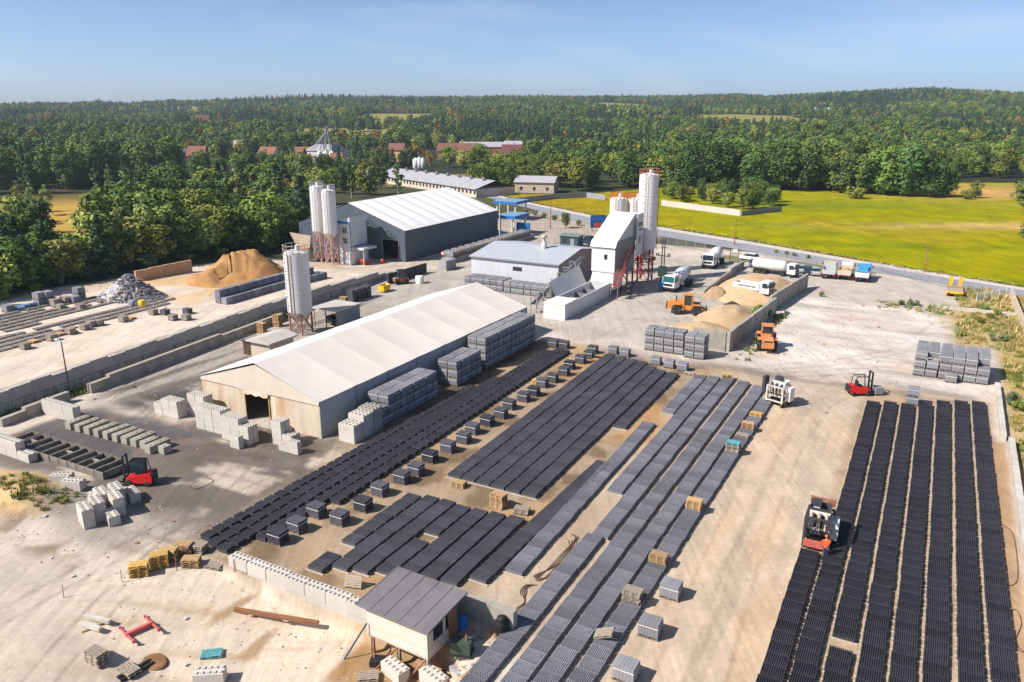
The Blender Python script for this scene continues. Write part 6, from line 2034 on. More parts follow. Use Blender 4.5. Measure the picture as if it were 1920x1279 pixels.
# wall of white blocks above the ramp
for i in range(7):
    blk(SBL, 33.55 + .04 * (i % 3) - .02 * i, -40.0 + i * 1.78, -.02 if i else .0, 'white studded block in the wall between ramp and paver field', 'white block wall above the ramp')
    if i > 0:
        o = MB().box(-.87, .87, -.36, .36, -1.45 * min(1, i / 4), -.03).build('footing_block', M_CONW, None, W(33.55 - .02 * i, -40.0 + i * 1.78), RZ); tag(o, 'white footing block below the ramp wall', 'block', 'footing blocks of the ramp wall')
for i in range(2):
    p = Gh(742 + i * 72, 1268 + i * 16); blk(SBL, 0, 0, p.z + .02, 'white studded block lying below the stilt hut', 'blocks below the hut', -.28, p)
p = Gh(395, 1278); blk(SBL, 0, 0, p.z, 'white block at the foot of the pale ramp', None, .6, p)

# ------------------------------------------------------------------ hut on stilts
M_CLAP = mat('pale_boards', alb(240, 226, 210), .8, .12, 2, stretch=(.5, .5, 4), dirt=alb(206, 180, 154), dirt_amt=.5)
M_ROOFB = mat('bitumen_roof', alb(136, 132, 136), .85, .12, .8, dirt=alb(112, 106, 108), dirt_amt=.5)
hut = thing('stilt_hut', 'pale boarded hut with grey felt roof standing on wooden stilts', 'hut', W(31.95, -27.6), RZ - .04)
HX, HY, Z0, Z1 = 4.6, 3.0, .08, 2.12
MB().box(0, HX, 0, HY, Z0 - .15, Z0).build('floor', M_WOODG, hut)
nbp = 10
for k in range(nbp):
    z0, z1 = Z0 + k * (Z1 - Z0) / nbp, Z0 + (k + 1) * (Z1 - Z0) / nbp
    MB().add([(.0, -.05, z0), (HX, -.05, z0), (HX, -.02, z1), (0, -.02, z1), (0, .03, z0), (HX, .03, z0), (HX, .03, z1), (0, .03, z1)], [(0, 1, 2, 3), (4, 5, 6, 7), (0, 1, 5, 4), (3, 2, 6, 7), (0, 3, 7, 4), (1, 2, 6, 5)]).build('plank', M_CLAP, hut)
    if z1 < Z0 + .85:
        MB().box(HX - .03, HX + .04, .05, HY, z0 + .006, z1 - .006).build('plank', M_CLAP, hut)
    else:
        MB().box(HX - .03, HX + .04, .05, .5, z0 + .006, z1 - .006).build('plank', M_CLAP, hut)
        MB().box(HX - .03, HX + .04, 1.5, 1.75, z0 + .006, z1 - .006).build('plank', M_CLAP, hut)
    MB().box(-.03, .04, .05, HY, z0 + .006, z1 - .006).build('plank', M_CLAP, hut)
MB().box(HX - .025, HX, .5, 1.5, Z0 + .85, Z1 - .1).build('window', M_GLASS, hut)
MB().box(HX, HX + .07, 2.0, 2.9, Z0, Z1 - .02).build('door', mat('rust_door', (.26, .11, .06), .8, .25, 2), hut)
MB().box(0, HX, HY - .06, HY, Z0, Z1).build('rear_wall', M_WOODG, hut)
MB().add([(-.45, -.45, Z1 + .02), (HX + .4, -.45, Z1 + .02), (HX + .4, HY + .6, Z1 + .4), (-.45, HY + .6, Z1 + .4), (-.45, -.45, Z1 + .14), (HX + .4, -.45, Z1 + .14), (HX + .4, HY + .6, Z1 + .52), (-.45, HY + .6, Z1 + .52)], [(0, 1, 2, 3), (4, 5, 6, 7), (0, 1, 5, 4), (1, 2, 6, 5), (2, 3, 7, 6), (3, 0, 4, 7)]).build('roof', M_ROOFB, hut)
for x, y in ((.25, .15), (2.3, .15), (4.4, .15), (.25, 1.6), (2.4, 1.6)):
    p = hut.matrix_basis @ Vector((x, y, 0))
    MB().bar((x, y, -1.5), (x, y, Z0 - .15), .18).build('leg', M_WOODG, hut)
for x0, y0, x1, y1 in ((.25, .15, 1.6, -.9), (2.3, .15, 1.7, -1.2), (4.4, .15, 3.9, -.9)):
    MB().bar((x0, y0, Z0 - .1), (x1 - .4, y1, -1.45), .09).build('brace', M_RUST, hut)
MB().bar((.1, -.15, .9), (-.9, -1.3, -1.4), .08).build('brace', M_BLUET, hut)
for k in range(5):
    x = -.45 + (HX + .85) * (k + .0) / 5
    MB().add([(x, -.46, Z1 + .142), (x + .06, -.46, Z1 + .142), (x + .06, HY + .61, Z1 + .535), (x, HY + .61, Z1 + .535), (x, -.46, Z1 + .165), (x + .06, -.46, Z1 + .165), (x + .06, HY + .61, Z1 + .555), (x, HY + .61, Z1 + .555)], [(4, 5, 6, 7), (0, 1, 5, 4), (1, 2, 6, 5), (3, 0, 4, 7)]).build('roof_seam', M_ROOFB, hut)
p = W(31.4, -26.4, -1.2); o = MB().box(-.5, .5, -.35, .35, -.15, .25).build('crate', M_BLACK, None, p, RZ + .4); tag(o, 'black crate lying in the shade under the hut', 'crate')
# shaded work corner behind the hut
p = W(35.6, -22.0)
for i in range(3):
    o = MB().box(0, 1.7, 0, .5, 0, 1.5).build('concrete_block', M_CON, None, W(36.2, -24.9 + i * 1.72), RZ); tag(o, 'grey concrete block in the low wall behind the hut', 'block', 'low wall behind the hut')
o = MB().lathe([(.3, 0), (.3, .85), (.26, .88), (.04, .9)], n=14).build('barrel', M_BLUE, None, W(35.2, -22.8), 0); tag(o, 'blue barrel in the shaded corner behind the hut', 'barrel')
o = MB().lathe([(.38, 0), (.46, .25), (.42, .7), (.46, .9), (.24, 1.1), (.3, 1.2), (.06, 1.22)], n=9).build('sack', M_BLACK, None, W(35.9, -20.4), 0); tag(o, 'bulging black bulk bag beside the hut', 'bag')
gen = thing('generator', 'small dark generator on the ground next to the hut door', 'generator', W(33.2, -21.6), RZ + .3)
MB().box(-.6, .6, -.4, .4, .2, .95).build('housing', M_GREENY, gen)
MB().box(-.65, .65, -.45, .45, .08, .2).build('skid', M_BLACK, gen)
MB().cyl((.3, 0, .95), (.3, 0, 1.3), .06, .06, 8).build('exhaust', M_RUST, gen)
# hoses on the concrete
M_HOSE = mat('brown_hose', (.10, .055, .035), .6, .2, 4)
def hose(pp, label, r=.024, m=M_HOSE):
    pts = [Gh(*q) for q in pp]
    pts = [Vector((p.x, p.y, p.z + r + .02)) for p in pts]
    out = []
    for i in range(len(pts) - 1):
        a, b, c, d = pts[max(0, i - 1)], pts[i], pts[i + 1], pts[min(len(pts) - 1, i + 2)]
        for k in range(6):
            t = k / 6
            out.append(.5 * ((2 * b) + (c - a) * t + (2 * a - 5 * b + 4 * c - d) * t * t + (3 * b - a - 3 * c + d) * t ** 3))
    out.append(pts[-1])
    o = MB().tube(out, r, 6).build('hose', m)
    return tag(o, label, 'hose', 'hoses by the narrow paver row')
for k in range(4):
    j = k * 3
    hose([(1070 + k * 5, 1002 + k * 2), (1084 - k * 4, 1010 + k * 3), (1062 + k * 3, 1030), (1036 + k * 5, 1058), (1014 - k * 4, 1080), (1004 + k * 3, 1088 - k), (1016 + k * 5, 1088 - k * 2), (1042 + k * 6, 1064), (1066 + k * 4, 1032), (1066 + k * 5, 1014)], 'brown hose looped lengthwise on the bare strip by the grey rows')
for k in range(4):
    hose([(1008 - k * 3, 1098), (985 + k, 1098 + k * 2), (975 + k * 4, 1112), (984, 1128 - k * 2), (966 + k * 5, 1142 + k), (935 + k * 3, 1152 + k * 2)], 'dark hose trailing from the hut towards the looped hoses', .022)
hose([(1880, 985), (1898, 1000), (1906, 1040), (1908, 1085), (1898, 1098), (1888, 1097)], 'dark hose snaking on the strip beside the right wall, farther one')
hose([(1890, 1147), (1906, 1145), (1915, 1170), (1905, 1200), (1915, 1222), (1922, 1220)], 'dark hose snaking on the strip beside the right wall, nearer one')
hose([(355, 912), (365, 918), (385, 912), (400, 902), (388, 897)], 'thin dark hose curled on the wet ground by the forklift', .025)

# ------------------------------------------------------------------ things lying on the ramp
M_SALM = mat('salmon_red', (.52, .11, .11), .55, .15, 2)
p = Gh(262, 1184)
lf = thing('lifting_frame', 'salmon red steel lifting frame lying on the ramp', 'frame', (p.x, p.y, p.z + .08), math.atan2(-1, 1) + .05)
lf.scale = (.74, .74, .74)
MB().box(-.15, .15, -1.15, 1.15, 0, .3).build('spine', M_SALM, lf)
for y in (-1.05, 1.05):
    MB().box(-1.35, 1.35, y - .07, y + .07, .08, .22).build('cross_arm', M_SALM, lf)
    for x in (-1.3, 1.3): MB().box(x - .1, x + .1, y - .1, y + .1, 0, .3).build('foot', M_SALM, lf)
p0, p1 = Gh(440, 1146), Gh(598, 1182)
bm_ = thing('long_timber', 'long brown timber beam lying on the ramp below the block wall', 'beam', (p0.x, p0.y, p0.z), math.atan2(p1.y - p0.y, p1.x - p0.x))
L = math.hypot(p1.x - p0.x, p1.y - p0.y)
MB().box(0, L, -.15, .15, .06 , .24).build('timber', mat('brown_timber', (.22, .10, .05), .85, .35, 2, stretch=(.5, 5, 5)), bm_)
MB().box(L * .18, L * .24, -.2, .2, 0, .05).box(L * .6, L * .66, -.2, .2, 0, .05).build('bearer', M_WOODG, bm_)
for k, (qa, qb) in enumerate((((160, 1158), (208, 1174)), ((152, 1172), (190, 1188)))):
    p0, p1 = Gh(*qa), Gh(*qb)
    L = math.hypot(p1.x - p0.x, p1.y - p0.y)
    o = MB().box(0, L, -.14, .14, .03, .25).build('concrete_post', M_CONW, None, p0, math.atan2(p1.y - p0.y, p1.x - p0.x)); tag(o, 'slim white concrete beam lying on the ramp, ' + ('longer one' if k == 0 else 'shorter one'), 'beam')
for k in range(3):
    p = Gh(168 + k * 9, 1181 - k * 5); o = MB().box(-.45, .45, -.06, .06, 0, .08).build('batten', M_WOOD, None, (p.x, p.y, p.z + .01), .7); tag(o, 'short wooden batten between the white beams on the ramp', 'batten', 'battens on the ramp')
for q, lab in (((120, 1121), 'thin stake standing alone on the pale ramp'), ((229, 1092), 'thin stake beside the leaning yellow pallets'), ((331, 1070), 'red stake before the orange pallets'), ((440, 1072), 'rusty stake at the end of the white block wall')):
    p = Gh(*q); o = MB().cyl((0, 0, -.1), (.02, 0, 1.0), .03, .025, 6).build('stake', M_RUST if 'r' == lab[0] else M_WOODG, None, p); tag(o, lab, 'stake')
p = Gh(285, 1238); heap('soil_heap', (p.x, p.y, p.z), 1.1, .7, .13, mat('brown_soil', alb(160, 118, 84), .95, .3, 2, bump=.6), 'small brown soil heap beside the bleached pallets', seed=11)
p = Gh(258, 1262); o = MB().box(-1.0, 1.0, -.1, .1, 0, .2).box(-1.0, 1.0, .25, .45, 0, .2).build('steel_rails', M_BLACK, None, p, .9); tag(o, 'pair of black steel rails lying on the ramp', 'rails')

# ------------------------------------------------------------------ terrace: weathered paver rows and bits
TZ = 2.42
TB = [board_mesh('paver_layer', mat('terrace_paver', (.30, .265, .24), .88, .3, 1.2, obj_var=.2, dirt=(.1, .085, .07), dirt_amt=.6), 6, 4, .85, 1.16, .2, 70 + i) for i in range(2)]
TR = [(-118.0, 40, 71), (-116.2, 40, 74), (-114.4, 40, 75), (-112.6, 40, 76), (-110.8, 40, 77), (-109.0, 40, 78), (-107.2, 40, 62), (-104.6, 40, 80), (-102.8, 40, 80), (-101.0, 40, 78), (-99.2, 40, 62)]
for k, (vv, u0, u1) in enumerate(TR):
    n = int((u1 - u0) / 1.25)
    for i in range(n):
        uu = u0 + i * 1.25
        if (i * 7 + k * 3) % 17 == 0: continue
        p = W(uu, vv + .04 * (uu - 60) * (-1) * .6)
        if math.atan2(p.x, p.y) < R(-37): continue
        o = link('paver_row_board', TB[rnd.randrange(2)], None, (p.x, p.y, TZ), RZ + R(1.5))
        tag(o, 'weathered tan paver board in the %s terrace row from the retaining wall' % (['eleventh', 'tenth', 'ninth', 'eighth', 'seventh', 'sixth', 'fifth', 'fourth', 'third', 'second', 'first'][k]), 'pavers', 'paver boards on the terrace')
for i, q in enumerate(((48, 654), (98, 638), (133, 626), (160, 618), (172, 612), (186, 610), (232, 603), (288, 590), (310, 590), (352, 588), (350, 600), (325, 600), (152, 580), (115, 580))):
    p = G(q[0], q[1], TZ)
    cube(0, 0, TZ, 'tan' if i not in (8, 9) else 'mid', 'small tan block pallet standing by the terrace rows', 'block pallets on the terrace', False, p=p, sc=(.9, .9, .8))
for i, q in enumerate(((62, 642), (112, 628), (246, 598))):
    p = G(q[0], q[1], TZ); pallets(p, 2, 'wood', 'brown pallet among the terrace block pallets', 'terrace pallets', z0=TZ)
for i, (q, h) in enumerate((((76, 572), 2), ((92, 570), 2), ((104, 572), 1), ((140, 567), 1), ((125, 568), 1), ((150, 562), 2), ((16, 584), 1))):
    p = G(q[0], q[1], TZ)
    for k in range(h):
        cube(0, 0, TZ + k * 1.0, ('light', 'light', 'tan', 'light', 'tan', 'light', 'light')[i], 'pale block pallet at the wood edge of the terrace' + (', stacked on another' if k else ''), 'block pallets at the wood edge', False, p=p, sc=(1.2, 1.2, 1))
for i, q in enumerate(((35, 583), (45, 580), (58, 578))):
    p = G(q[0], q[1], TZ); o = MB().cyl((-.9, 0, .35), (.9, .3, .5), .35, .3, 10).build('film_roll', mat('blue_film', (.10, .17, .3), .5, .3, 3), None, (p.x, p.y, TZ), .3 * i); tag(o, 'crumpled blue film roll at the wood edge of the terrace', 'roll', 'film rolls on the terrace')
for i, (q, nm) in enumerate((((250, 576), 'white and violet striped bulk bag beside the rubble heap'), ((268, 576), 'yellow and black bulk bag beside the rubble heap'))):
    p = G(q[0], q[1], TZ); o = MB().lathe([(.5, 0), (.62, .4), (.6, .9), (.4, 1.1)], n=10).build('bulk_bag', P_LGREY if i == 0 else M_YELLOW, None, (p.x, p.y, TZ)); tag(o, nm, 'bag')
p = G(285, 583, TZ)
rk = thing('steel_rack', 'light steel storage rack beside the rubble heap', 'rack', (p.x, p.y, TZ), .2)
for x in (-2, -.7, .7, 2):
    for y in (-.5, .5): MB().bar((x, y, 0), (x, y, 2.1), .07).build('upright', M_STEEL, rk)
MB().bar((-2, -.5, 2.1), (2, -.5, 2.1), .07).bar((-2, .5, 2.1), (2, .5, 2.1), .07).bar((-2, -.5, 1), (2, -.5, 1), .06).build('rail', M_STEEL, rk)
# long kerb stacks lying on the terrace edge
for r_, (v0, z0, nn) in enumerate(((-93.6, 0, 24), (-94.9, 0, 24), (-94.9, 1.02, 23))):
    for i in range(nn // 2):
        uu = 80.5 + i * 2.0
        hh = float(terr_h(uu))
        o = MB().box(-.5, .5, .02, 1.96, 0, 1.0).build('kerb_pack', P_MID if False else P_GREY, None, W(uu, v0 - .06 * (uu - 80), hh + z0 + .02), RZ + .06); tag(o, 'grey pack of kerb stones in the long stack above the retaining wall' + (', upper tier' if z0 else ', lower tier'), 'kerb stones', 'long kerb stack on the terrace')

# dark stacked sheets leaning in the lane, pallets of blocks, kerb wall under the far bundles
bwall(134.5, -89.2, 172, -89.2, 1.05, 1.05, 2.4, 'low concrete plinth carrying the long pallet row beside the hall', M_CON, name='plinth')
p = W(133.6, -89.5); sp_ = thing('warning_post', 'red and white round sign on yellow post at the plinth end', 'sign', p, RZ)
MB().cyl((0, 0, 0), (0, 0, 2.2), .04, .04, 6).build('post', M_STEEL, sp_)
q = MB().cyl((0, -.05, 2.2), (0, -.02, 2.2), .38, .38, 18).build('sign_face', M_STRAP, sp_)
b = MB()
for k in range(18):
    a, a2 = k * math.pi / 9, (k + 1) * math.pi / 9
    b.add([(.38 * math.cos(a), -.06, 2.2 + .38 * math.sin(a)), (.38 * math.cos(a2), -.06, 2.2 + .38 * math.sin(a2)), (.28 * math.cos(a2), -.06, 2.2 + .28 * math.sin(a2)), (.28 * math.cos(a), -.06, 2.2 + .28 * math.sin(a))], [(0, 1, 2, 3)])
b.build('red_rim', M_FRED, q)
MB().box(-.25, .25, -.3, .0, 0, .9).build('bollard', M_YELLOW, sp_)
for i in range(6):
    o = MB().box(-.9, .9, 0, .5, 0, 2.0).build('formwork', mat('grey_form', (.3, .3, .31), .7, .25, 2), None, W(127.6 + i * .62, -85.6), RZ); tag(o, 'upright grey formwork panel in the row between hall and grey building', 'panel', 'upright formwork panels')
for i in range(9):
    o = MB().box(-.15, .15, 0, 1.3, 0, 1.9).build('formwork_sheet', M_DSTEEL, None, W(112.5 + i * 1.35, -87.4), RZ); tag(o, 'upright dark sheet in the row before the retaining wall end', 'panel', 'upright dark sheets in the lane')
# ------------------------------------------------------------------ right boundary
M_BLUEW = mat('pale_blue_wall', alb(226, 232, 236), .8, .08, .8)
bwall(36, 8.35, 84, 8.35, .75, .75, .5, 'low white boundary wall along the black rows', M_CONW, name='boundary_wall')
bwall(84.6, 7.75, 101.8, 7.75, .7, .7, .5, 'low white boundary wall past the black rows', M_CONW, name='boundary_wall')
bwall(140.6, 1.5, 140.6, 11.4, .5, .5, .4, 'low white wall across the weeds by the right fence', M_CONW, name='boundary_wall')
fn = thing('panel_fence', 'pale concrete panel fence along the right boundary of the weeds', 'fence', W(88, 13.0), RZ + .025)
for k in range(33):
    y = k * 2.05
    MB().box(-.06, .06, y + .1, y + 1.95, 0, 1.7).build('panel', mat('fence_tan', alb(232, 214, 190), .85, .12, 1), fn)
    MB().box(-.1, .1, y - .08, y + .08, 0, 1.85).build('post', MATS['fence_tan'], fn)
for i in range(4):
    p = W(74 - i * 7, 9.6); o = MB().box(-.5, .5, -1.3, 1.3, 0, .18).build('plank_stack', M_CONW if i % 2 else M_WOODG, None, p, RZ + .1 * i); tag(o, ('white slab' if i % 2 else 'weathered plank stack') + ' lying behind the right boundary wall', 'slab' if i % 2 else 'planks', 'bits behind the boundary wall')
# fence posts along the road
M_MESH = mat('fence_wire', (.30, .31, .33), .5, .1, 2, metal=.3)
def mesh_fence(pa, pb, n, h, label, m=M_MESH, step=None):
    a = math.atan2(pb.y - pa.y, pb.x - pa.x)
    d = math.hypot(pb.x - pa.x, pb.y - pa.y)
    t = thing('mesh_fence', label, 'fence', pa, a)
    for k in range(n + 1):
        MB().box(k * d / n - .04, k * d / n + .04, -.04, .04, 0, h).build('post', m, t)
    for k in range(n):
        b = MB()
        x0, x1 = k * d / n, (k + 1) * d / n
        for z in (.1, h * .35, h * .65, h - .08): b.box(x0 + .05, x1 - .05, -.012, .012, z - .02, z + .02)
        q = x0 + .25
        while q < x1:
            b.box(q - .008, q + .008, -.008, .008, .1, h - .08)
            q += .25
        b.build('mesh_panel', m, t)
    return t
mesh_fence(G(1632, 505), G(1838, 556), 9, 1.7, 'wire mesh fence between the bleached yard and the road')
mesh_fence(G(1235, 457), G(1322, 472), 5, 1.8, 'wire mesh fence between plaza and road beside the tall silo')
mesh_fence(G(994, 466), G(1055, 454), 4, 1.6, 'wire mesh fence in front of the filling station')
mesh_fence(G(1830, 568), G(1886, 556), 4, 1.8, 'wire gate closing the yard corner by the weeds', M_STRAP)
mesh_fence(G(1420, 478), G(1530, 500), 6, 1.3, 'low wire fence behind the parked cars')
gt_ = thing('gate', 'dark steel gate leaf standing open by the mixer truck', 'gate', G(1368, 492), RZ + .2)
for x in (0, 1.7): MB().box(x - .06, x + .06, -.06, .06, 0, 3.0).build('post', M_DSTEEL, gt_)
b = MB()
for k in range(6): b.box(.1 + k * .27, .14 + k * .27, -.02, .02, .1, 2.0)
b.box(.06, 1.64, -.03, .03, .1, .2).box(.06, 1.64, -.03, .03, 1.9, 2.0).build('leaf', M_DSTEEL, gt_)
MB().cbox(.9, 0, 2.5, 1.0, .08, .6).build('notice', M_STRAP, gt_)
def upole(p, h, label, m=M_WOODG, arm=True):
    t = thing('utility_pole', label, 'pole', p, .3)
    MB().cyl((0, 0, 0), (0, 0, h), .13, .09, 8).build('pole', m, t)
    if arm: MB().cbox(0, 0, h - .1, .9, .12, .1).build('crossarm', M_STEEL, t)
    return t
upole(G(1377, 460), 5.9, 'brown street pole on the meadow edge behind the mixer truck', M_RUST)
upole(G(1733, 512), 5.4, 'brown street pole on the meadow edge behind the low loader', M_RUST)
upole(G(1032, 430), 7.5, 'pale thin pole beside the entrance road', M_RUST, False)
for q, h, lab in (((482, 290), 13, 'white mast behind the red roofed house'), ((668, 297), 16, 'white mast beside the grain tower'), ((877, 271), 15, 'white mast before the birch wood'), ((1062, 256), 14, 'pale mast in the wood behind the farm'), ((937, 452), 9, 'white flagpole at the end of the long pallet row'), ((398, 283), 12, 'white mast by the dark conifer in the village')):
    upole(G(*q), h, lab, M_STRAP, False)

# concrete wall along the back of the meadow
def wall_line(pts, h, label, m, n):
    for k in range(len(pts) - 1):
        a, b = pts[k], pts[k + 1]
        ua, va = UV(a.x, a.y); ub, vb = UV(b.x, b.y)
        bwall(ua, va, ub, vb, h, h, .2, label[k], m, n, 'meadow_wall')
M_PWALL = mat('pale_wall', alb(226, 216, 206), .85, .08, .5)
wall_line([G(1388, 406), G(1240, 386)], 1.9, ['pale concrete wall at the back of the meadow right of the tall silo'], M_PWALL, 14)
wall_line([G(1135, 376), G(1100, 371), G(1040, 374), G(955, 383)], 1.9, ['pale concrete wall stub left of the shorter silos', 'grey shaded wall behind the meadow left of the plant', 'grey shaded wall running towards the filling station'], mat('pale_wall_shaded', (.25, .26, .28), .85, .1, .5), 9)  # shade of these wall stretches put into a darker grey
wall_line([G(1390, 406), G(1465, 397)], 1.6, ['dark panel fence hidden in the thicket'], M_CLADD, 6)

# ------------------------------------------------------------------ filling station and booth
def canopy(label, p, lx, ly, z, rz=RZ):
    t = thing('canopy', label, 'canopy', p, rz)
    MB().box(0, lx, 0, ly, z, z + .7).build('fascia', M_BLUE, t)
    MB().box(.1, lx - .1, .1, ly - .1, z + .71, z + .8).build('roof', mat('blue_grey_roof', (.16, .28, .40), .6, .1, .4), t)
    for x, y in ((.8, .8), (lx - .8, .8), (.8, ly - .8), (lx - .8, ly - .8)):
        MB().bar((x, y, 0), (x, y, z), .3).build('column', M_STRAP, t)
    return t
canopy('nearer blue filling station canopy beside the dark hall', G(930, 441), 5.5, 7.5, 4.3)
canopy('farther blue filling station canopy behind the dark hall', G(925, 412), 7.5, 8, 4.6)
bt = thing('wash_arch', 'bright blue rounded wash arch under the filling station canopy', 'car wash', G(968, 441), RZ)
MB().box(0, 3.6, 0, .6, 0, 3.2).build('front', M_BLUE, bt)
MB().cyl((1.8, -.1, 1.2), (1.8, .1, 1.2), 1.1, 1.1, 18).build('brush', mat('cyan_brush', (.02, .22, .5), .7, .2, 2), bt)
wh = thing('weigh_booth', 'dark green weighbridge booth with flat roof behind the grey building', 'booth', G(1050, 463), RZ)
MB().box(0, 4.4, 0, 3.2, 0, 2.6).build('body', mat('dark_teal_wall', (.03, .07, .09), .6, .1, 1), wh)
MB().box(-.3, 4.7, -.3, 3.5, 2.61, 2.8).build('roof', mat('sage_roof', (.16, .20, .19), .6, .1, 1), wh)
MB().box(.5, 1.8, -.03, -.005, 1.1, 2.1).build('window', M_GLASS, wh)
MB().box(2.6, 3.5, -.03, -.005, 0, 2.1).build('door', M_STEEL, wh)
sgn = thing('billboard', 'small blue and red roadside billboard left of the silos', 'sign', G(1121, 434), .25)
MB().box(-2.1, 2.1, -.1, .1, 1.0, 4.2).build('board', M_BLUET, sgn)
MB().box(-1.9, 1.9, -.13, -.105, 2.6, 3.9).build('blue_panel', M_BLUE, sgn)
MB().box(-1.2, 1.6, -.13, -.105, 1.3, 2.3).build('red_panel', M_SALM, sgn)
for x in (-1.6, 1.6): MB().box(x - .1, x + .1, -.1, .1, 0, 1.0).build('post', M_STEEL, sgn)

# ------------------------------------------------------------------ farm and village
M_RROOF = mat('red_roof', (.17, .075, .055), .8, .2, 1.5)
M_OROOF = mat('orange_roof', (.22, .10, .06), .8, .2, 1.5)
M_BROOF = mat('blue_black_roof', (.05, .06, .09), .6, .15, 1)
M_GRYROOF = mat('fibre_roof', alb(190, 188, 194), .8, .12, .5)
M_HW = mat('house_white', alb(240, 232, 222), .8, .06, 1)
M_HO = mat('house_orange', (.62, .36, .16), .8, .1, 1)
M_HR = mat('house_brick', (.30, .14, .09), .85, .2, 2)
M_HT = mat('house_tan', (.45, .36, .27), .85, .15, 1)
def house(label, p, w_, d, e, r, wall, roof, rz=0.0, chim=True, win=3):
    t = thing('house', label, 'house', (p.x, p.y, hz(p.x, p.y)), rz)
    MB().box(0, w_, 0, d, 0, e).build('wall', wall, t)
    for s in (0, 1):
        MB().prism([(.02, e), (d - .02, e), (d / 2, r - .1)], 'x', s * (w_ - .1), s * (w_ - .1) + .1).build('gable', wall, t)
    rf = MB().add([(-.4, -.5, e - .1), (w_ + .4, -.5, e - .1), (w_ + .4, d / 2, r), (-.4, d / 2, r), (-.4, d + .5, e - .1), (w_ + .4, d + .5, e - .1)], [(0, 1, 2, 3), (3, 2, 5, 4)]).add([(-.4, -.5, e - .25), (w_ + .4, -.5, e - .25), (w_ + .4, d / 2, r - .15), (-.4, d / 2, r - .15), (-.4, d + .5, e - .25), (w_ + .4, d + .5, e - .25)], [(3, 2, 1, 0), (4, 5, 2, 3)]).build('roof', roof, t)
    if chim: MB().box(w_ * .6, w_ * .6 + .6, d / 2 - .3, d / 2 + .3, r - .8, r + .9).build('chimney', M_HR, rf)
    for k in range(win):
        x = w_ * (k + .5) / win
        q = MB().box(x - .5, x + .5, -.04, -.005, 1.0, 2.2).build('window', M_GLASS, t)
        MB().box(x - .58, x + .58, -.1, -.041, .92, 1.0).build('sill', M_STRAP, q)
    MB().box(w_ * .08, w_ * .08 + .9, -.04, -.005, 0, 2.0).build('door', M_WOODG, t)
    return t
house('large house with two dark blue black roof wings by the tall stand', G(292, 309), 11, 11, 5, 9.5, M_HW, M_BROOF, -.2)
house('dark blue roofed wing beside the large blue black roofed house', G(322, 312), 10, 10, 5, 9, M_HT, M_BROOF, -.2)
house('house with steep red roof hidden behind the dark conifer', G(352, 313), 9, 10, 5.5, 10.5, M_HR, M_OROOF, .1)
house('far red roofed house in the green woods', G(369, 256), 14, 12, 8, 18, M_HT, M_RROOF, .3)
house('white house glimpsed among the village trees', G(440, 295), 10, 10, 6, 10, M_HW, M_GRYROOF, .2)
house('orange roofed white house behind the mast', G(484, 312), 9, 10, 6, 10, M_HW, M_OROOF, -.2)
house('brown roofed house before the orange roofed one', G(482, 324), 10, 9, 4, 7.5, M_HT, M_HR, .1)
house('low grey roofed barn with pale wall in the village', G(546, 320), 14, 9, 4, 7.5, M_HT, M_GRYROOF, -.1)
house('orange red roofed shed behind the low barn', G(553, 298), 9, 8, 4, 7, M_HW, M_OROOF, .1)
house('white gabled warehouse beside the grain tower', G(576, 306), 16, 20, 7, 10, M_HW, M_GRYROOF, -.35)
house('small tan gabled house below the grain tower', G(620, 315), 6, 8, 4, 7.5, M_HT, M_OROOF, .1)
house('orange painted house with red roof before the birch wood', G(728, 304), 9, 9, 7, 10.5, M_HO, M_RROOF, -.15)
house('long red brick farm barn with red roof', G(820, 300), 24, 10, 5.5, 10, M_HR, M_RROOF, -.05, win=6)
house('grey roofed farm shed behind the red barn', G(862, 288), 34, 12, 5, 8, M_HR, M_GRYROOF, .02, False, 6)
house('white gabled house with dark red roof at the wood edge', G(940, 307), 11, 12, 5, 10.5, M_HW, mat('crimson_roof', (.14, .045, .05), .8, .15, 1.5), -.1)
house('grey roofed shed behind the white gabled house', G(945, 290), 26, 12, 6, 9.5, M_HR, M_GRYROOF, -.03, False, 5)
house('far pinkish roofed house in the hills beyond the wood', G(1662, 231), 24, 14, 7, 14, M_HT, M_RROOF, .2, False)
house('far low farm roof in the woods beyond the meadow', G(1522, 240), 34, 14, 6, 10, M_HT, M_GRYROOF, .1, False)
# long barn
pa, pb = G(706, 341), G(893, 371)
a = math.atan2(pb.y - pa.y, pb.x - pa.x)
L = math.hypot(pb.x - pa.x, pb.y - pa.y)
barn = thing('long_barn', 'very long white barn with grey ridge vented roof', 'barn', (pa.x, pa.y, 0), a)
D = 17.0
MB().box(0, L, 0, D, 0, 3.0).build('wall', mat('barn_wall', alb(232, 216, 200), .85, .1, .5), barn)
for k in range(12):
    x0, x1 = k * L / 12, (k + 1) * L / 12
    MB().add([(x0 + .02, -.7, 2.9), (x1 - .02, -.7, 2.9), (x1 - .02, D / 2, 5.6), (x0 + .02, D / 2, 5.6), (x0 + .02, D + .7, 2.9), (x1 - .02, D + .7, 2.9)], [(0, 1, 2, 3), (3, 2, 5, 4)]).build('roof_sheet', M_GRYROOF, barn)
for k in range(9):
    MB().lathe([(.6, 4.6), (.6, 6.1), (.7, 6.15), (.1, 6.5)], (L * (k + .7) / 9.4, D * .42), 10).build('vent', M_STEEL, barn)
for k in range(30):
    MB().box(L * (k + .4) / 30, L * (k + .4) / 30 + 1.1, -.05, -.005, 1.2, 2.3).build('window', M_GLASS, barn)
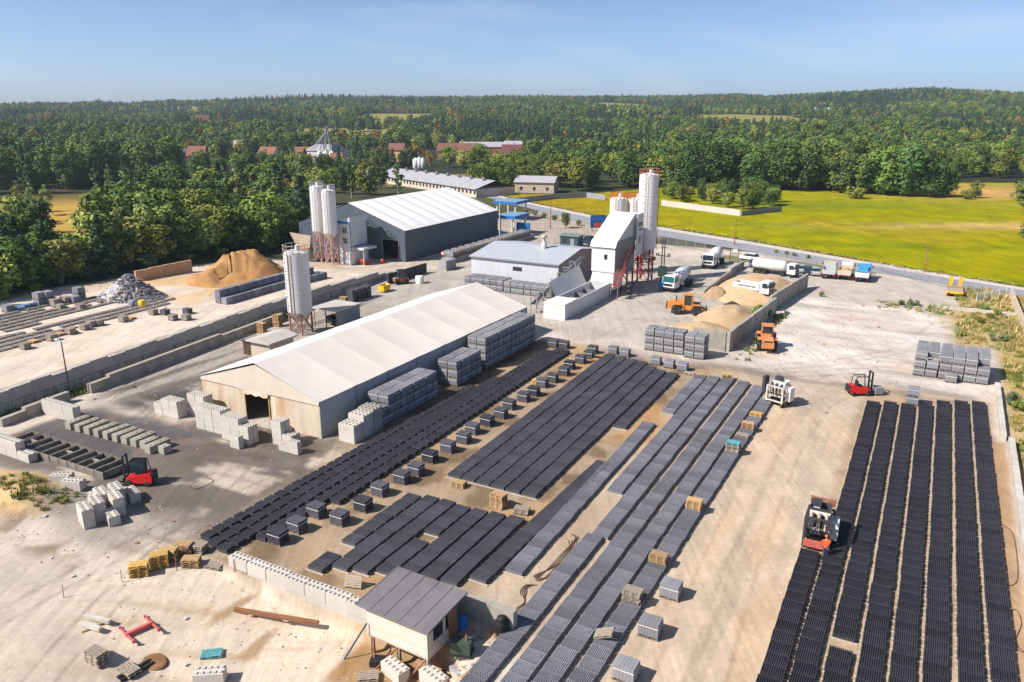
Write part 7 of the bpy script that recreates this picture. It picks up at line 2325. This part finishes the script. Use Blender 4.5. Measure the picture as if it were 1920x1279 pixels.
for q, h in (((692, 336), 6), ((787, 321), 7), ((780, 321), 6.6), ((793, 321), 6.6), ((686, 336), 5.6)):
    p = G(*q); o = MB().lathe([(.3, .4), (1.5, 1.6), (1.5, h - 1), (.2, h)], n=14).build('feed_silo', M_SILO, None, p); tag(o, 'small white feed silo beside the long barn', 'silo', 'feed silos at the barn')
p = G(965, 361); house('pale grey shed at the end of the long barn', p, 15, 9, 4, 6, M_HT, M_GRYROOF, -.25, False)
# grain tower
p = G(617, 309)
gt2 = thing('grain_tower', 'grain elevator tower with fanned steel conveyor legs', 'tower', (p.x, p.y, hz(p.x, p.y)), 0)
for x in (-3, 3):
    for y in (-3, 3): MB().bar((x * .8, y * .8, 0), (x * .12, y * .12, 19.5), .4).build('leg', M_STEEL, gt2)
for k, (x, y) in enumerate(((-10, 3), (-8, 2), (-5.5, 4), (-3.5, 3), (3.5, 4))):
    MB().bar((x, y, 8), (0, 0, 18.6), .45).build('conveyor', M_STEEL, gt2)
MB().cbox(0, 0, 20, 1.6, 1.6, 1.4).build('head_house', M_CLADD, gt2)
MB().box(2.6, 6, -2, 2, 0, 11).build('dark_bin', mat('dark_blue_bin', (.03, .06, .08), .6, .1, .3), gt2)
MB().box(-6, 2.4, -1, 6, 0, 8).build('drying_house', M_HW, gt2)
for k in range(3): MB().lathe([(1.6, 0), (1.6, 6.5), (.3, 7.6)], (-4 + k * 3.4, -3.5), 16).build('bin', M_SILO, gt2)
# tan yard walls in the village
for q, w_ in (((596, 330), 10), ((440, 315), 16), ((300, 347), 22)):
    p = G(*q); o = MB().box(0, w_, 0, .3, 0, 1.6).build('garden_wall', M_HT, None, p, -.15); tag(o, 'tan garden wall in the village near ' + ('the grain tower' if w_ == 10 else 'the white mast' if w_ == 16 else 'the clearing'), 'wall', None, 'thing')
# ------------------------------------------------------------------ loose debris, weeds (nobody could count them)
rg = random.Random(11)
stones = []
for i in range(4):
    vs = [(x * rg.uniform(.5, 1.2), y * rg.uniform(.5, 1.2), max(0, z) * rg.uniform(.6, 1.0)) for x in (-1, 1) for y in (-1, 1) for z in (0, 1)]
    stones.append(MB().add(vs, [(0, 1, 3, 2), (4, 6, 7, 5), (0, 4, 5, 1), (2, 3, 7, 6), (1, 5, 7, 3)]).mesh('stone', (M_RUB, M_CONW, M_RUST, P_MID)[i]))
stones.append(MB().box(-2.6, 2.6, -.35, .35, 0, .25).mesh('splinter', M_WOOD))
stones.append(MB().box(-1.8, 1.8, -.3, .3, 0, .2).mesh('splinter', M_WOODG))
def zone(n, u0, u1, v0, v1, s0, s1, kinds, lst):
    for _ in range(n):
        p = W(rg.uniform(u0, u1), rg.uniform(v0, v1))
        s = rg.uniform(s0, s1) * (2.2 if rg.random() < .05 else 1)
        lst.append((p.x, p.y, None, rg.uniform(0, 6.28), s, rg.choice(kinds), s * rg.uniform(.5, 1)))
pts = []
zone(420, 27, 37, -66, -44, .025, .08, [0, 1, 2, 4, 5], pts)
zone(300, 24, 33, -44, -20, .02, .07, [0, 1, 2, 4], pts)
zone(260, 96, 140, -20, 6, .04, .12, [0, 1, 2], pts)
zone(200, 34, 92, -40, -22, .02, .06, [0, 2, 3, 4], pts)
zone(160, 84, 100, -20, 6, .03, .08, [0, 1, 3], pts)
zone(150, 44, 60, -80, -50, .03, .08, [0, 1, 2], pts)
zone(160, 98, 130, -46, -20, .03, .08, [0, 1, 2], pts)
zone(120, 29, 36, -23, -19.5, .05, .18, [0, 1, 2, 4], pts)
zone(150, 60, 100, -125, -92, .04, .10, [0, 1, 2, 5], pts)
zone(120, 60, 110, 8.6, 13, .05, .14, [0, 1, 2, 5], pts)
def drop(L):
    z = height(np.array([q[0] for q in L]), np.array([q[1] for q in L]))
    return [(q[0], q[1], (z[i] - .01 if q[2] is None else q[2]), *q[3:]) for i, q in enumerate(L)]
scatter('debris', drop(pts), stones, 'small stones and wood splinters strewn over the yard', 'debris')
M_TUFT = [mat('dry_tuft', (.42, .33, .13), .8, .3, 3, obj_var=.25), mat('green_tuft', (.17, .20, .045), .8, .3, 3, obj_var=.25)]
tufts = []
for i in range(4):
    b = MB()
    for k in range(26):
        a, l_, t = rg.uniform(0, 6.28), rg.uniform(.25, .6), rg.uniform(.1, .7)
        x, y = rg.uniform(-.22, .22), rg.uniform(-.22, .22)
        dx, dy = math.cos(a) * l_ * t, math.sin(a) * l_ * t
        w_ = rg.uniform(.03, .06)
        b.add([(x - w_ * math.sin(a), y + w_ * math.cos(a), 0), (x + w_ * math.sin(a), y - w_ * math.cos(a), 0), (x + dx, y + dy, l_)], [(0, 1, 2)])
    tufts.append(b.mesh('tuft', M_TUFT[i % 2], fix=False))
pts = []
zone(110, 31, 34.5, -67, -59, .4, .9, [0, 1, 1, 3], pts)
zone(330, 119, 140, 3.6, 11.5, .5, 1.3, [0, 2, 2, 0, 1], pts)
zone(430, 44, 140, 9.0, 12.6, .5, 1.4, [0, 0, 2, 2, 3], pts)
zone(260, 141, 160, 3.5, 11, .6, 1.5, [0, 1, 2], pts)
zone(90, 136, 142, -8, 3, .5, 1.2, [0, 1, 3], pts)
zone(60, 98, 126, -21.2, -19.6, .6, 1.5, [1, 3], pts)
for _ in range(420):
    u = rg.uniform(34, 92)
    p = W(u, edge_v(u) + rg.uniform(.4, 2.4))
    pts.append((p.x, p.y, 0, rg.uniform(0, 6.28), rg.uniform(.5, 1.4), rg.choice([1, 3, 3, 0]), rg.uniform(.5, 1.3)))
for _ in range(700):
    k = rg.uniform(5, 85)
    f_ = k - int(k)
    a_, b_ = A_[int(k)] * (1 - f_) + A_[int(k) + 1] * f_, B_[int(k)] * (1 - f_) + B_[int(k) + 1] * f_
    q = a_ + (b_ - a_) * (1.0 + rg.uniform(.03, .3))
    pts.append((q[0], q[1], .1, rg.uniform(0, 6.28), rg.uniform(.3, 1.1), rg.choice([0, 1, 2, 3]), rg.uniform(.3, .9)))
scatter('weeds', drop(pts), tufts, 'dry and green weed tufts along walls and yard margins', 'weeds')
# ------------------------------------------------------------------ haze: one box of even air round everything
hm = bpy.data.materials.new('haze_air')
hm.use_nodes = True
for n_ in list(hm.node_tree.nodes):
    if n_.type != 'OUTPUT_MATERIAL': hm.node_tree.nodes.remove(n_)
out = [n_ for n_ in hm.node_tree.nodes if n_.type == 'OUTPUT_MATERIAL'][0]
pv = hm.node_tree.nodes.new('ShaderNodeVolumePrincipled')
pv.inputs['Color'].default_value = (.70, .86, 1.0, 1)
pv.inputs['Density'].default_value = HAZE
pv.inputs['Anisotropy'].default_value = 0.2
hm.node_tree.links.new(pv.outputs[0], out.inputs['Volume'])
hb = MB().box(-3300, 3300, -200, 3400, -40, 150).build('haze', hm)
tag(hb, 'thin bluish summer haze over the whole valley', 'haze', None, 'stuff')
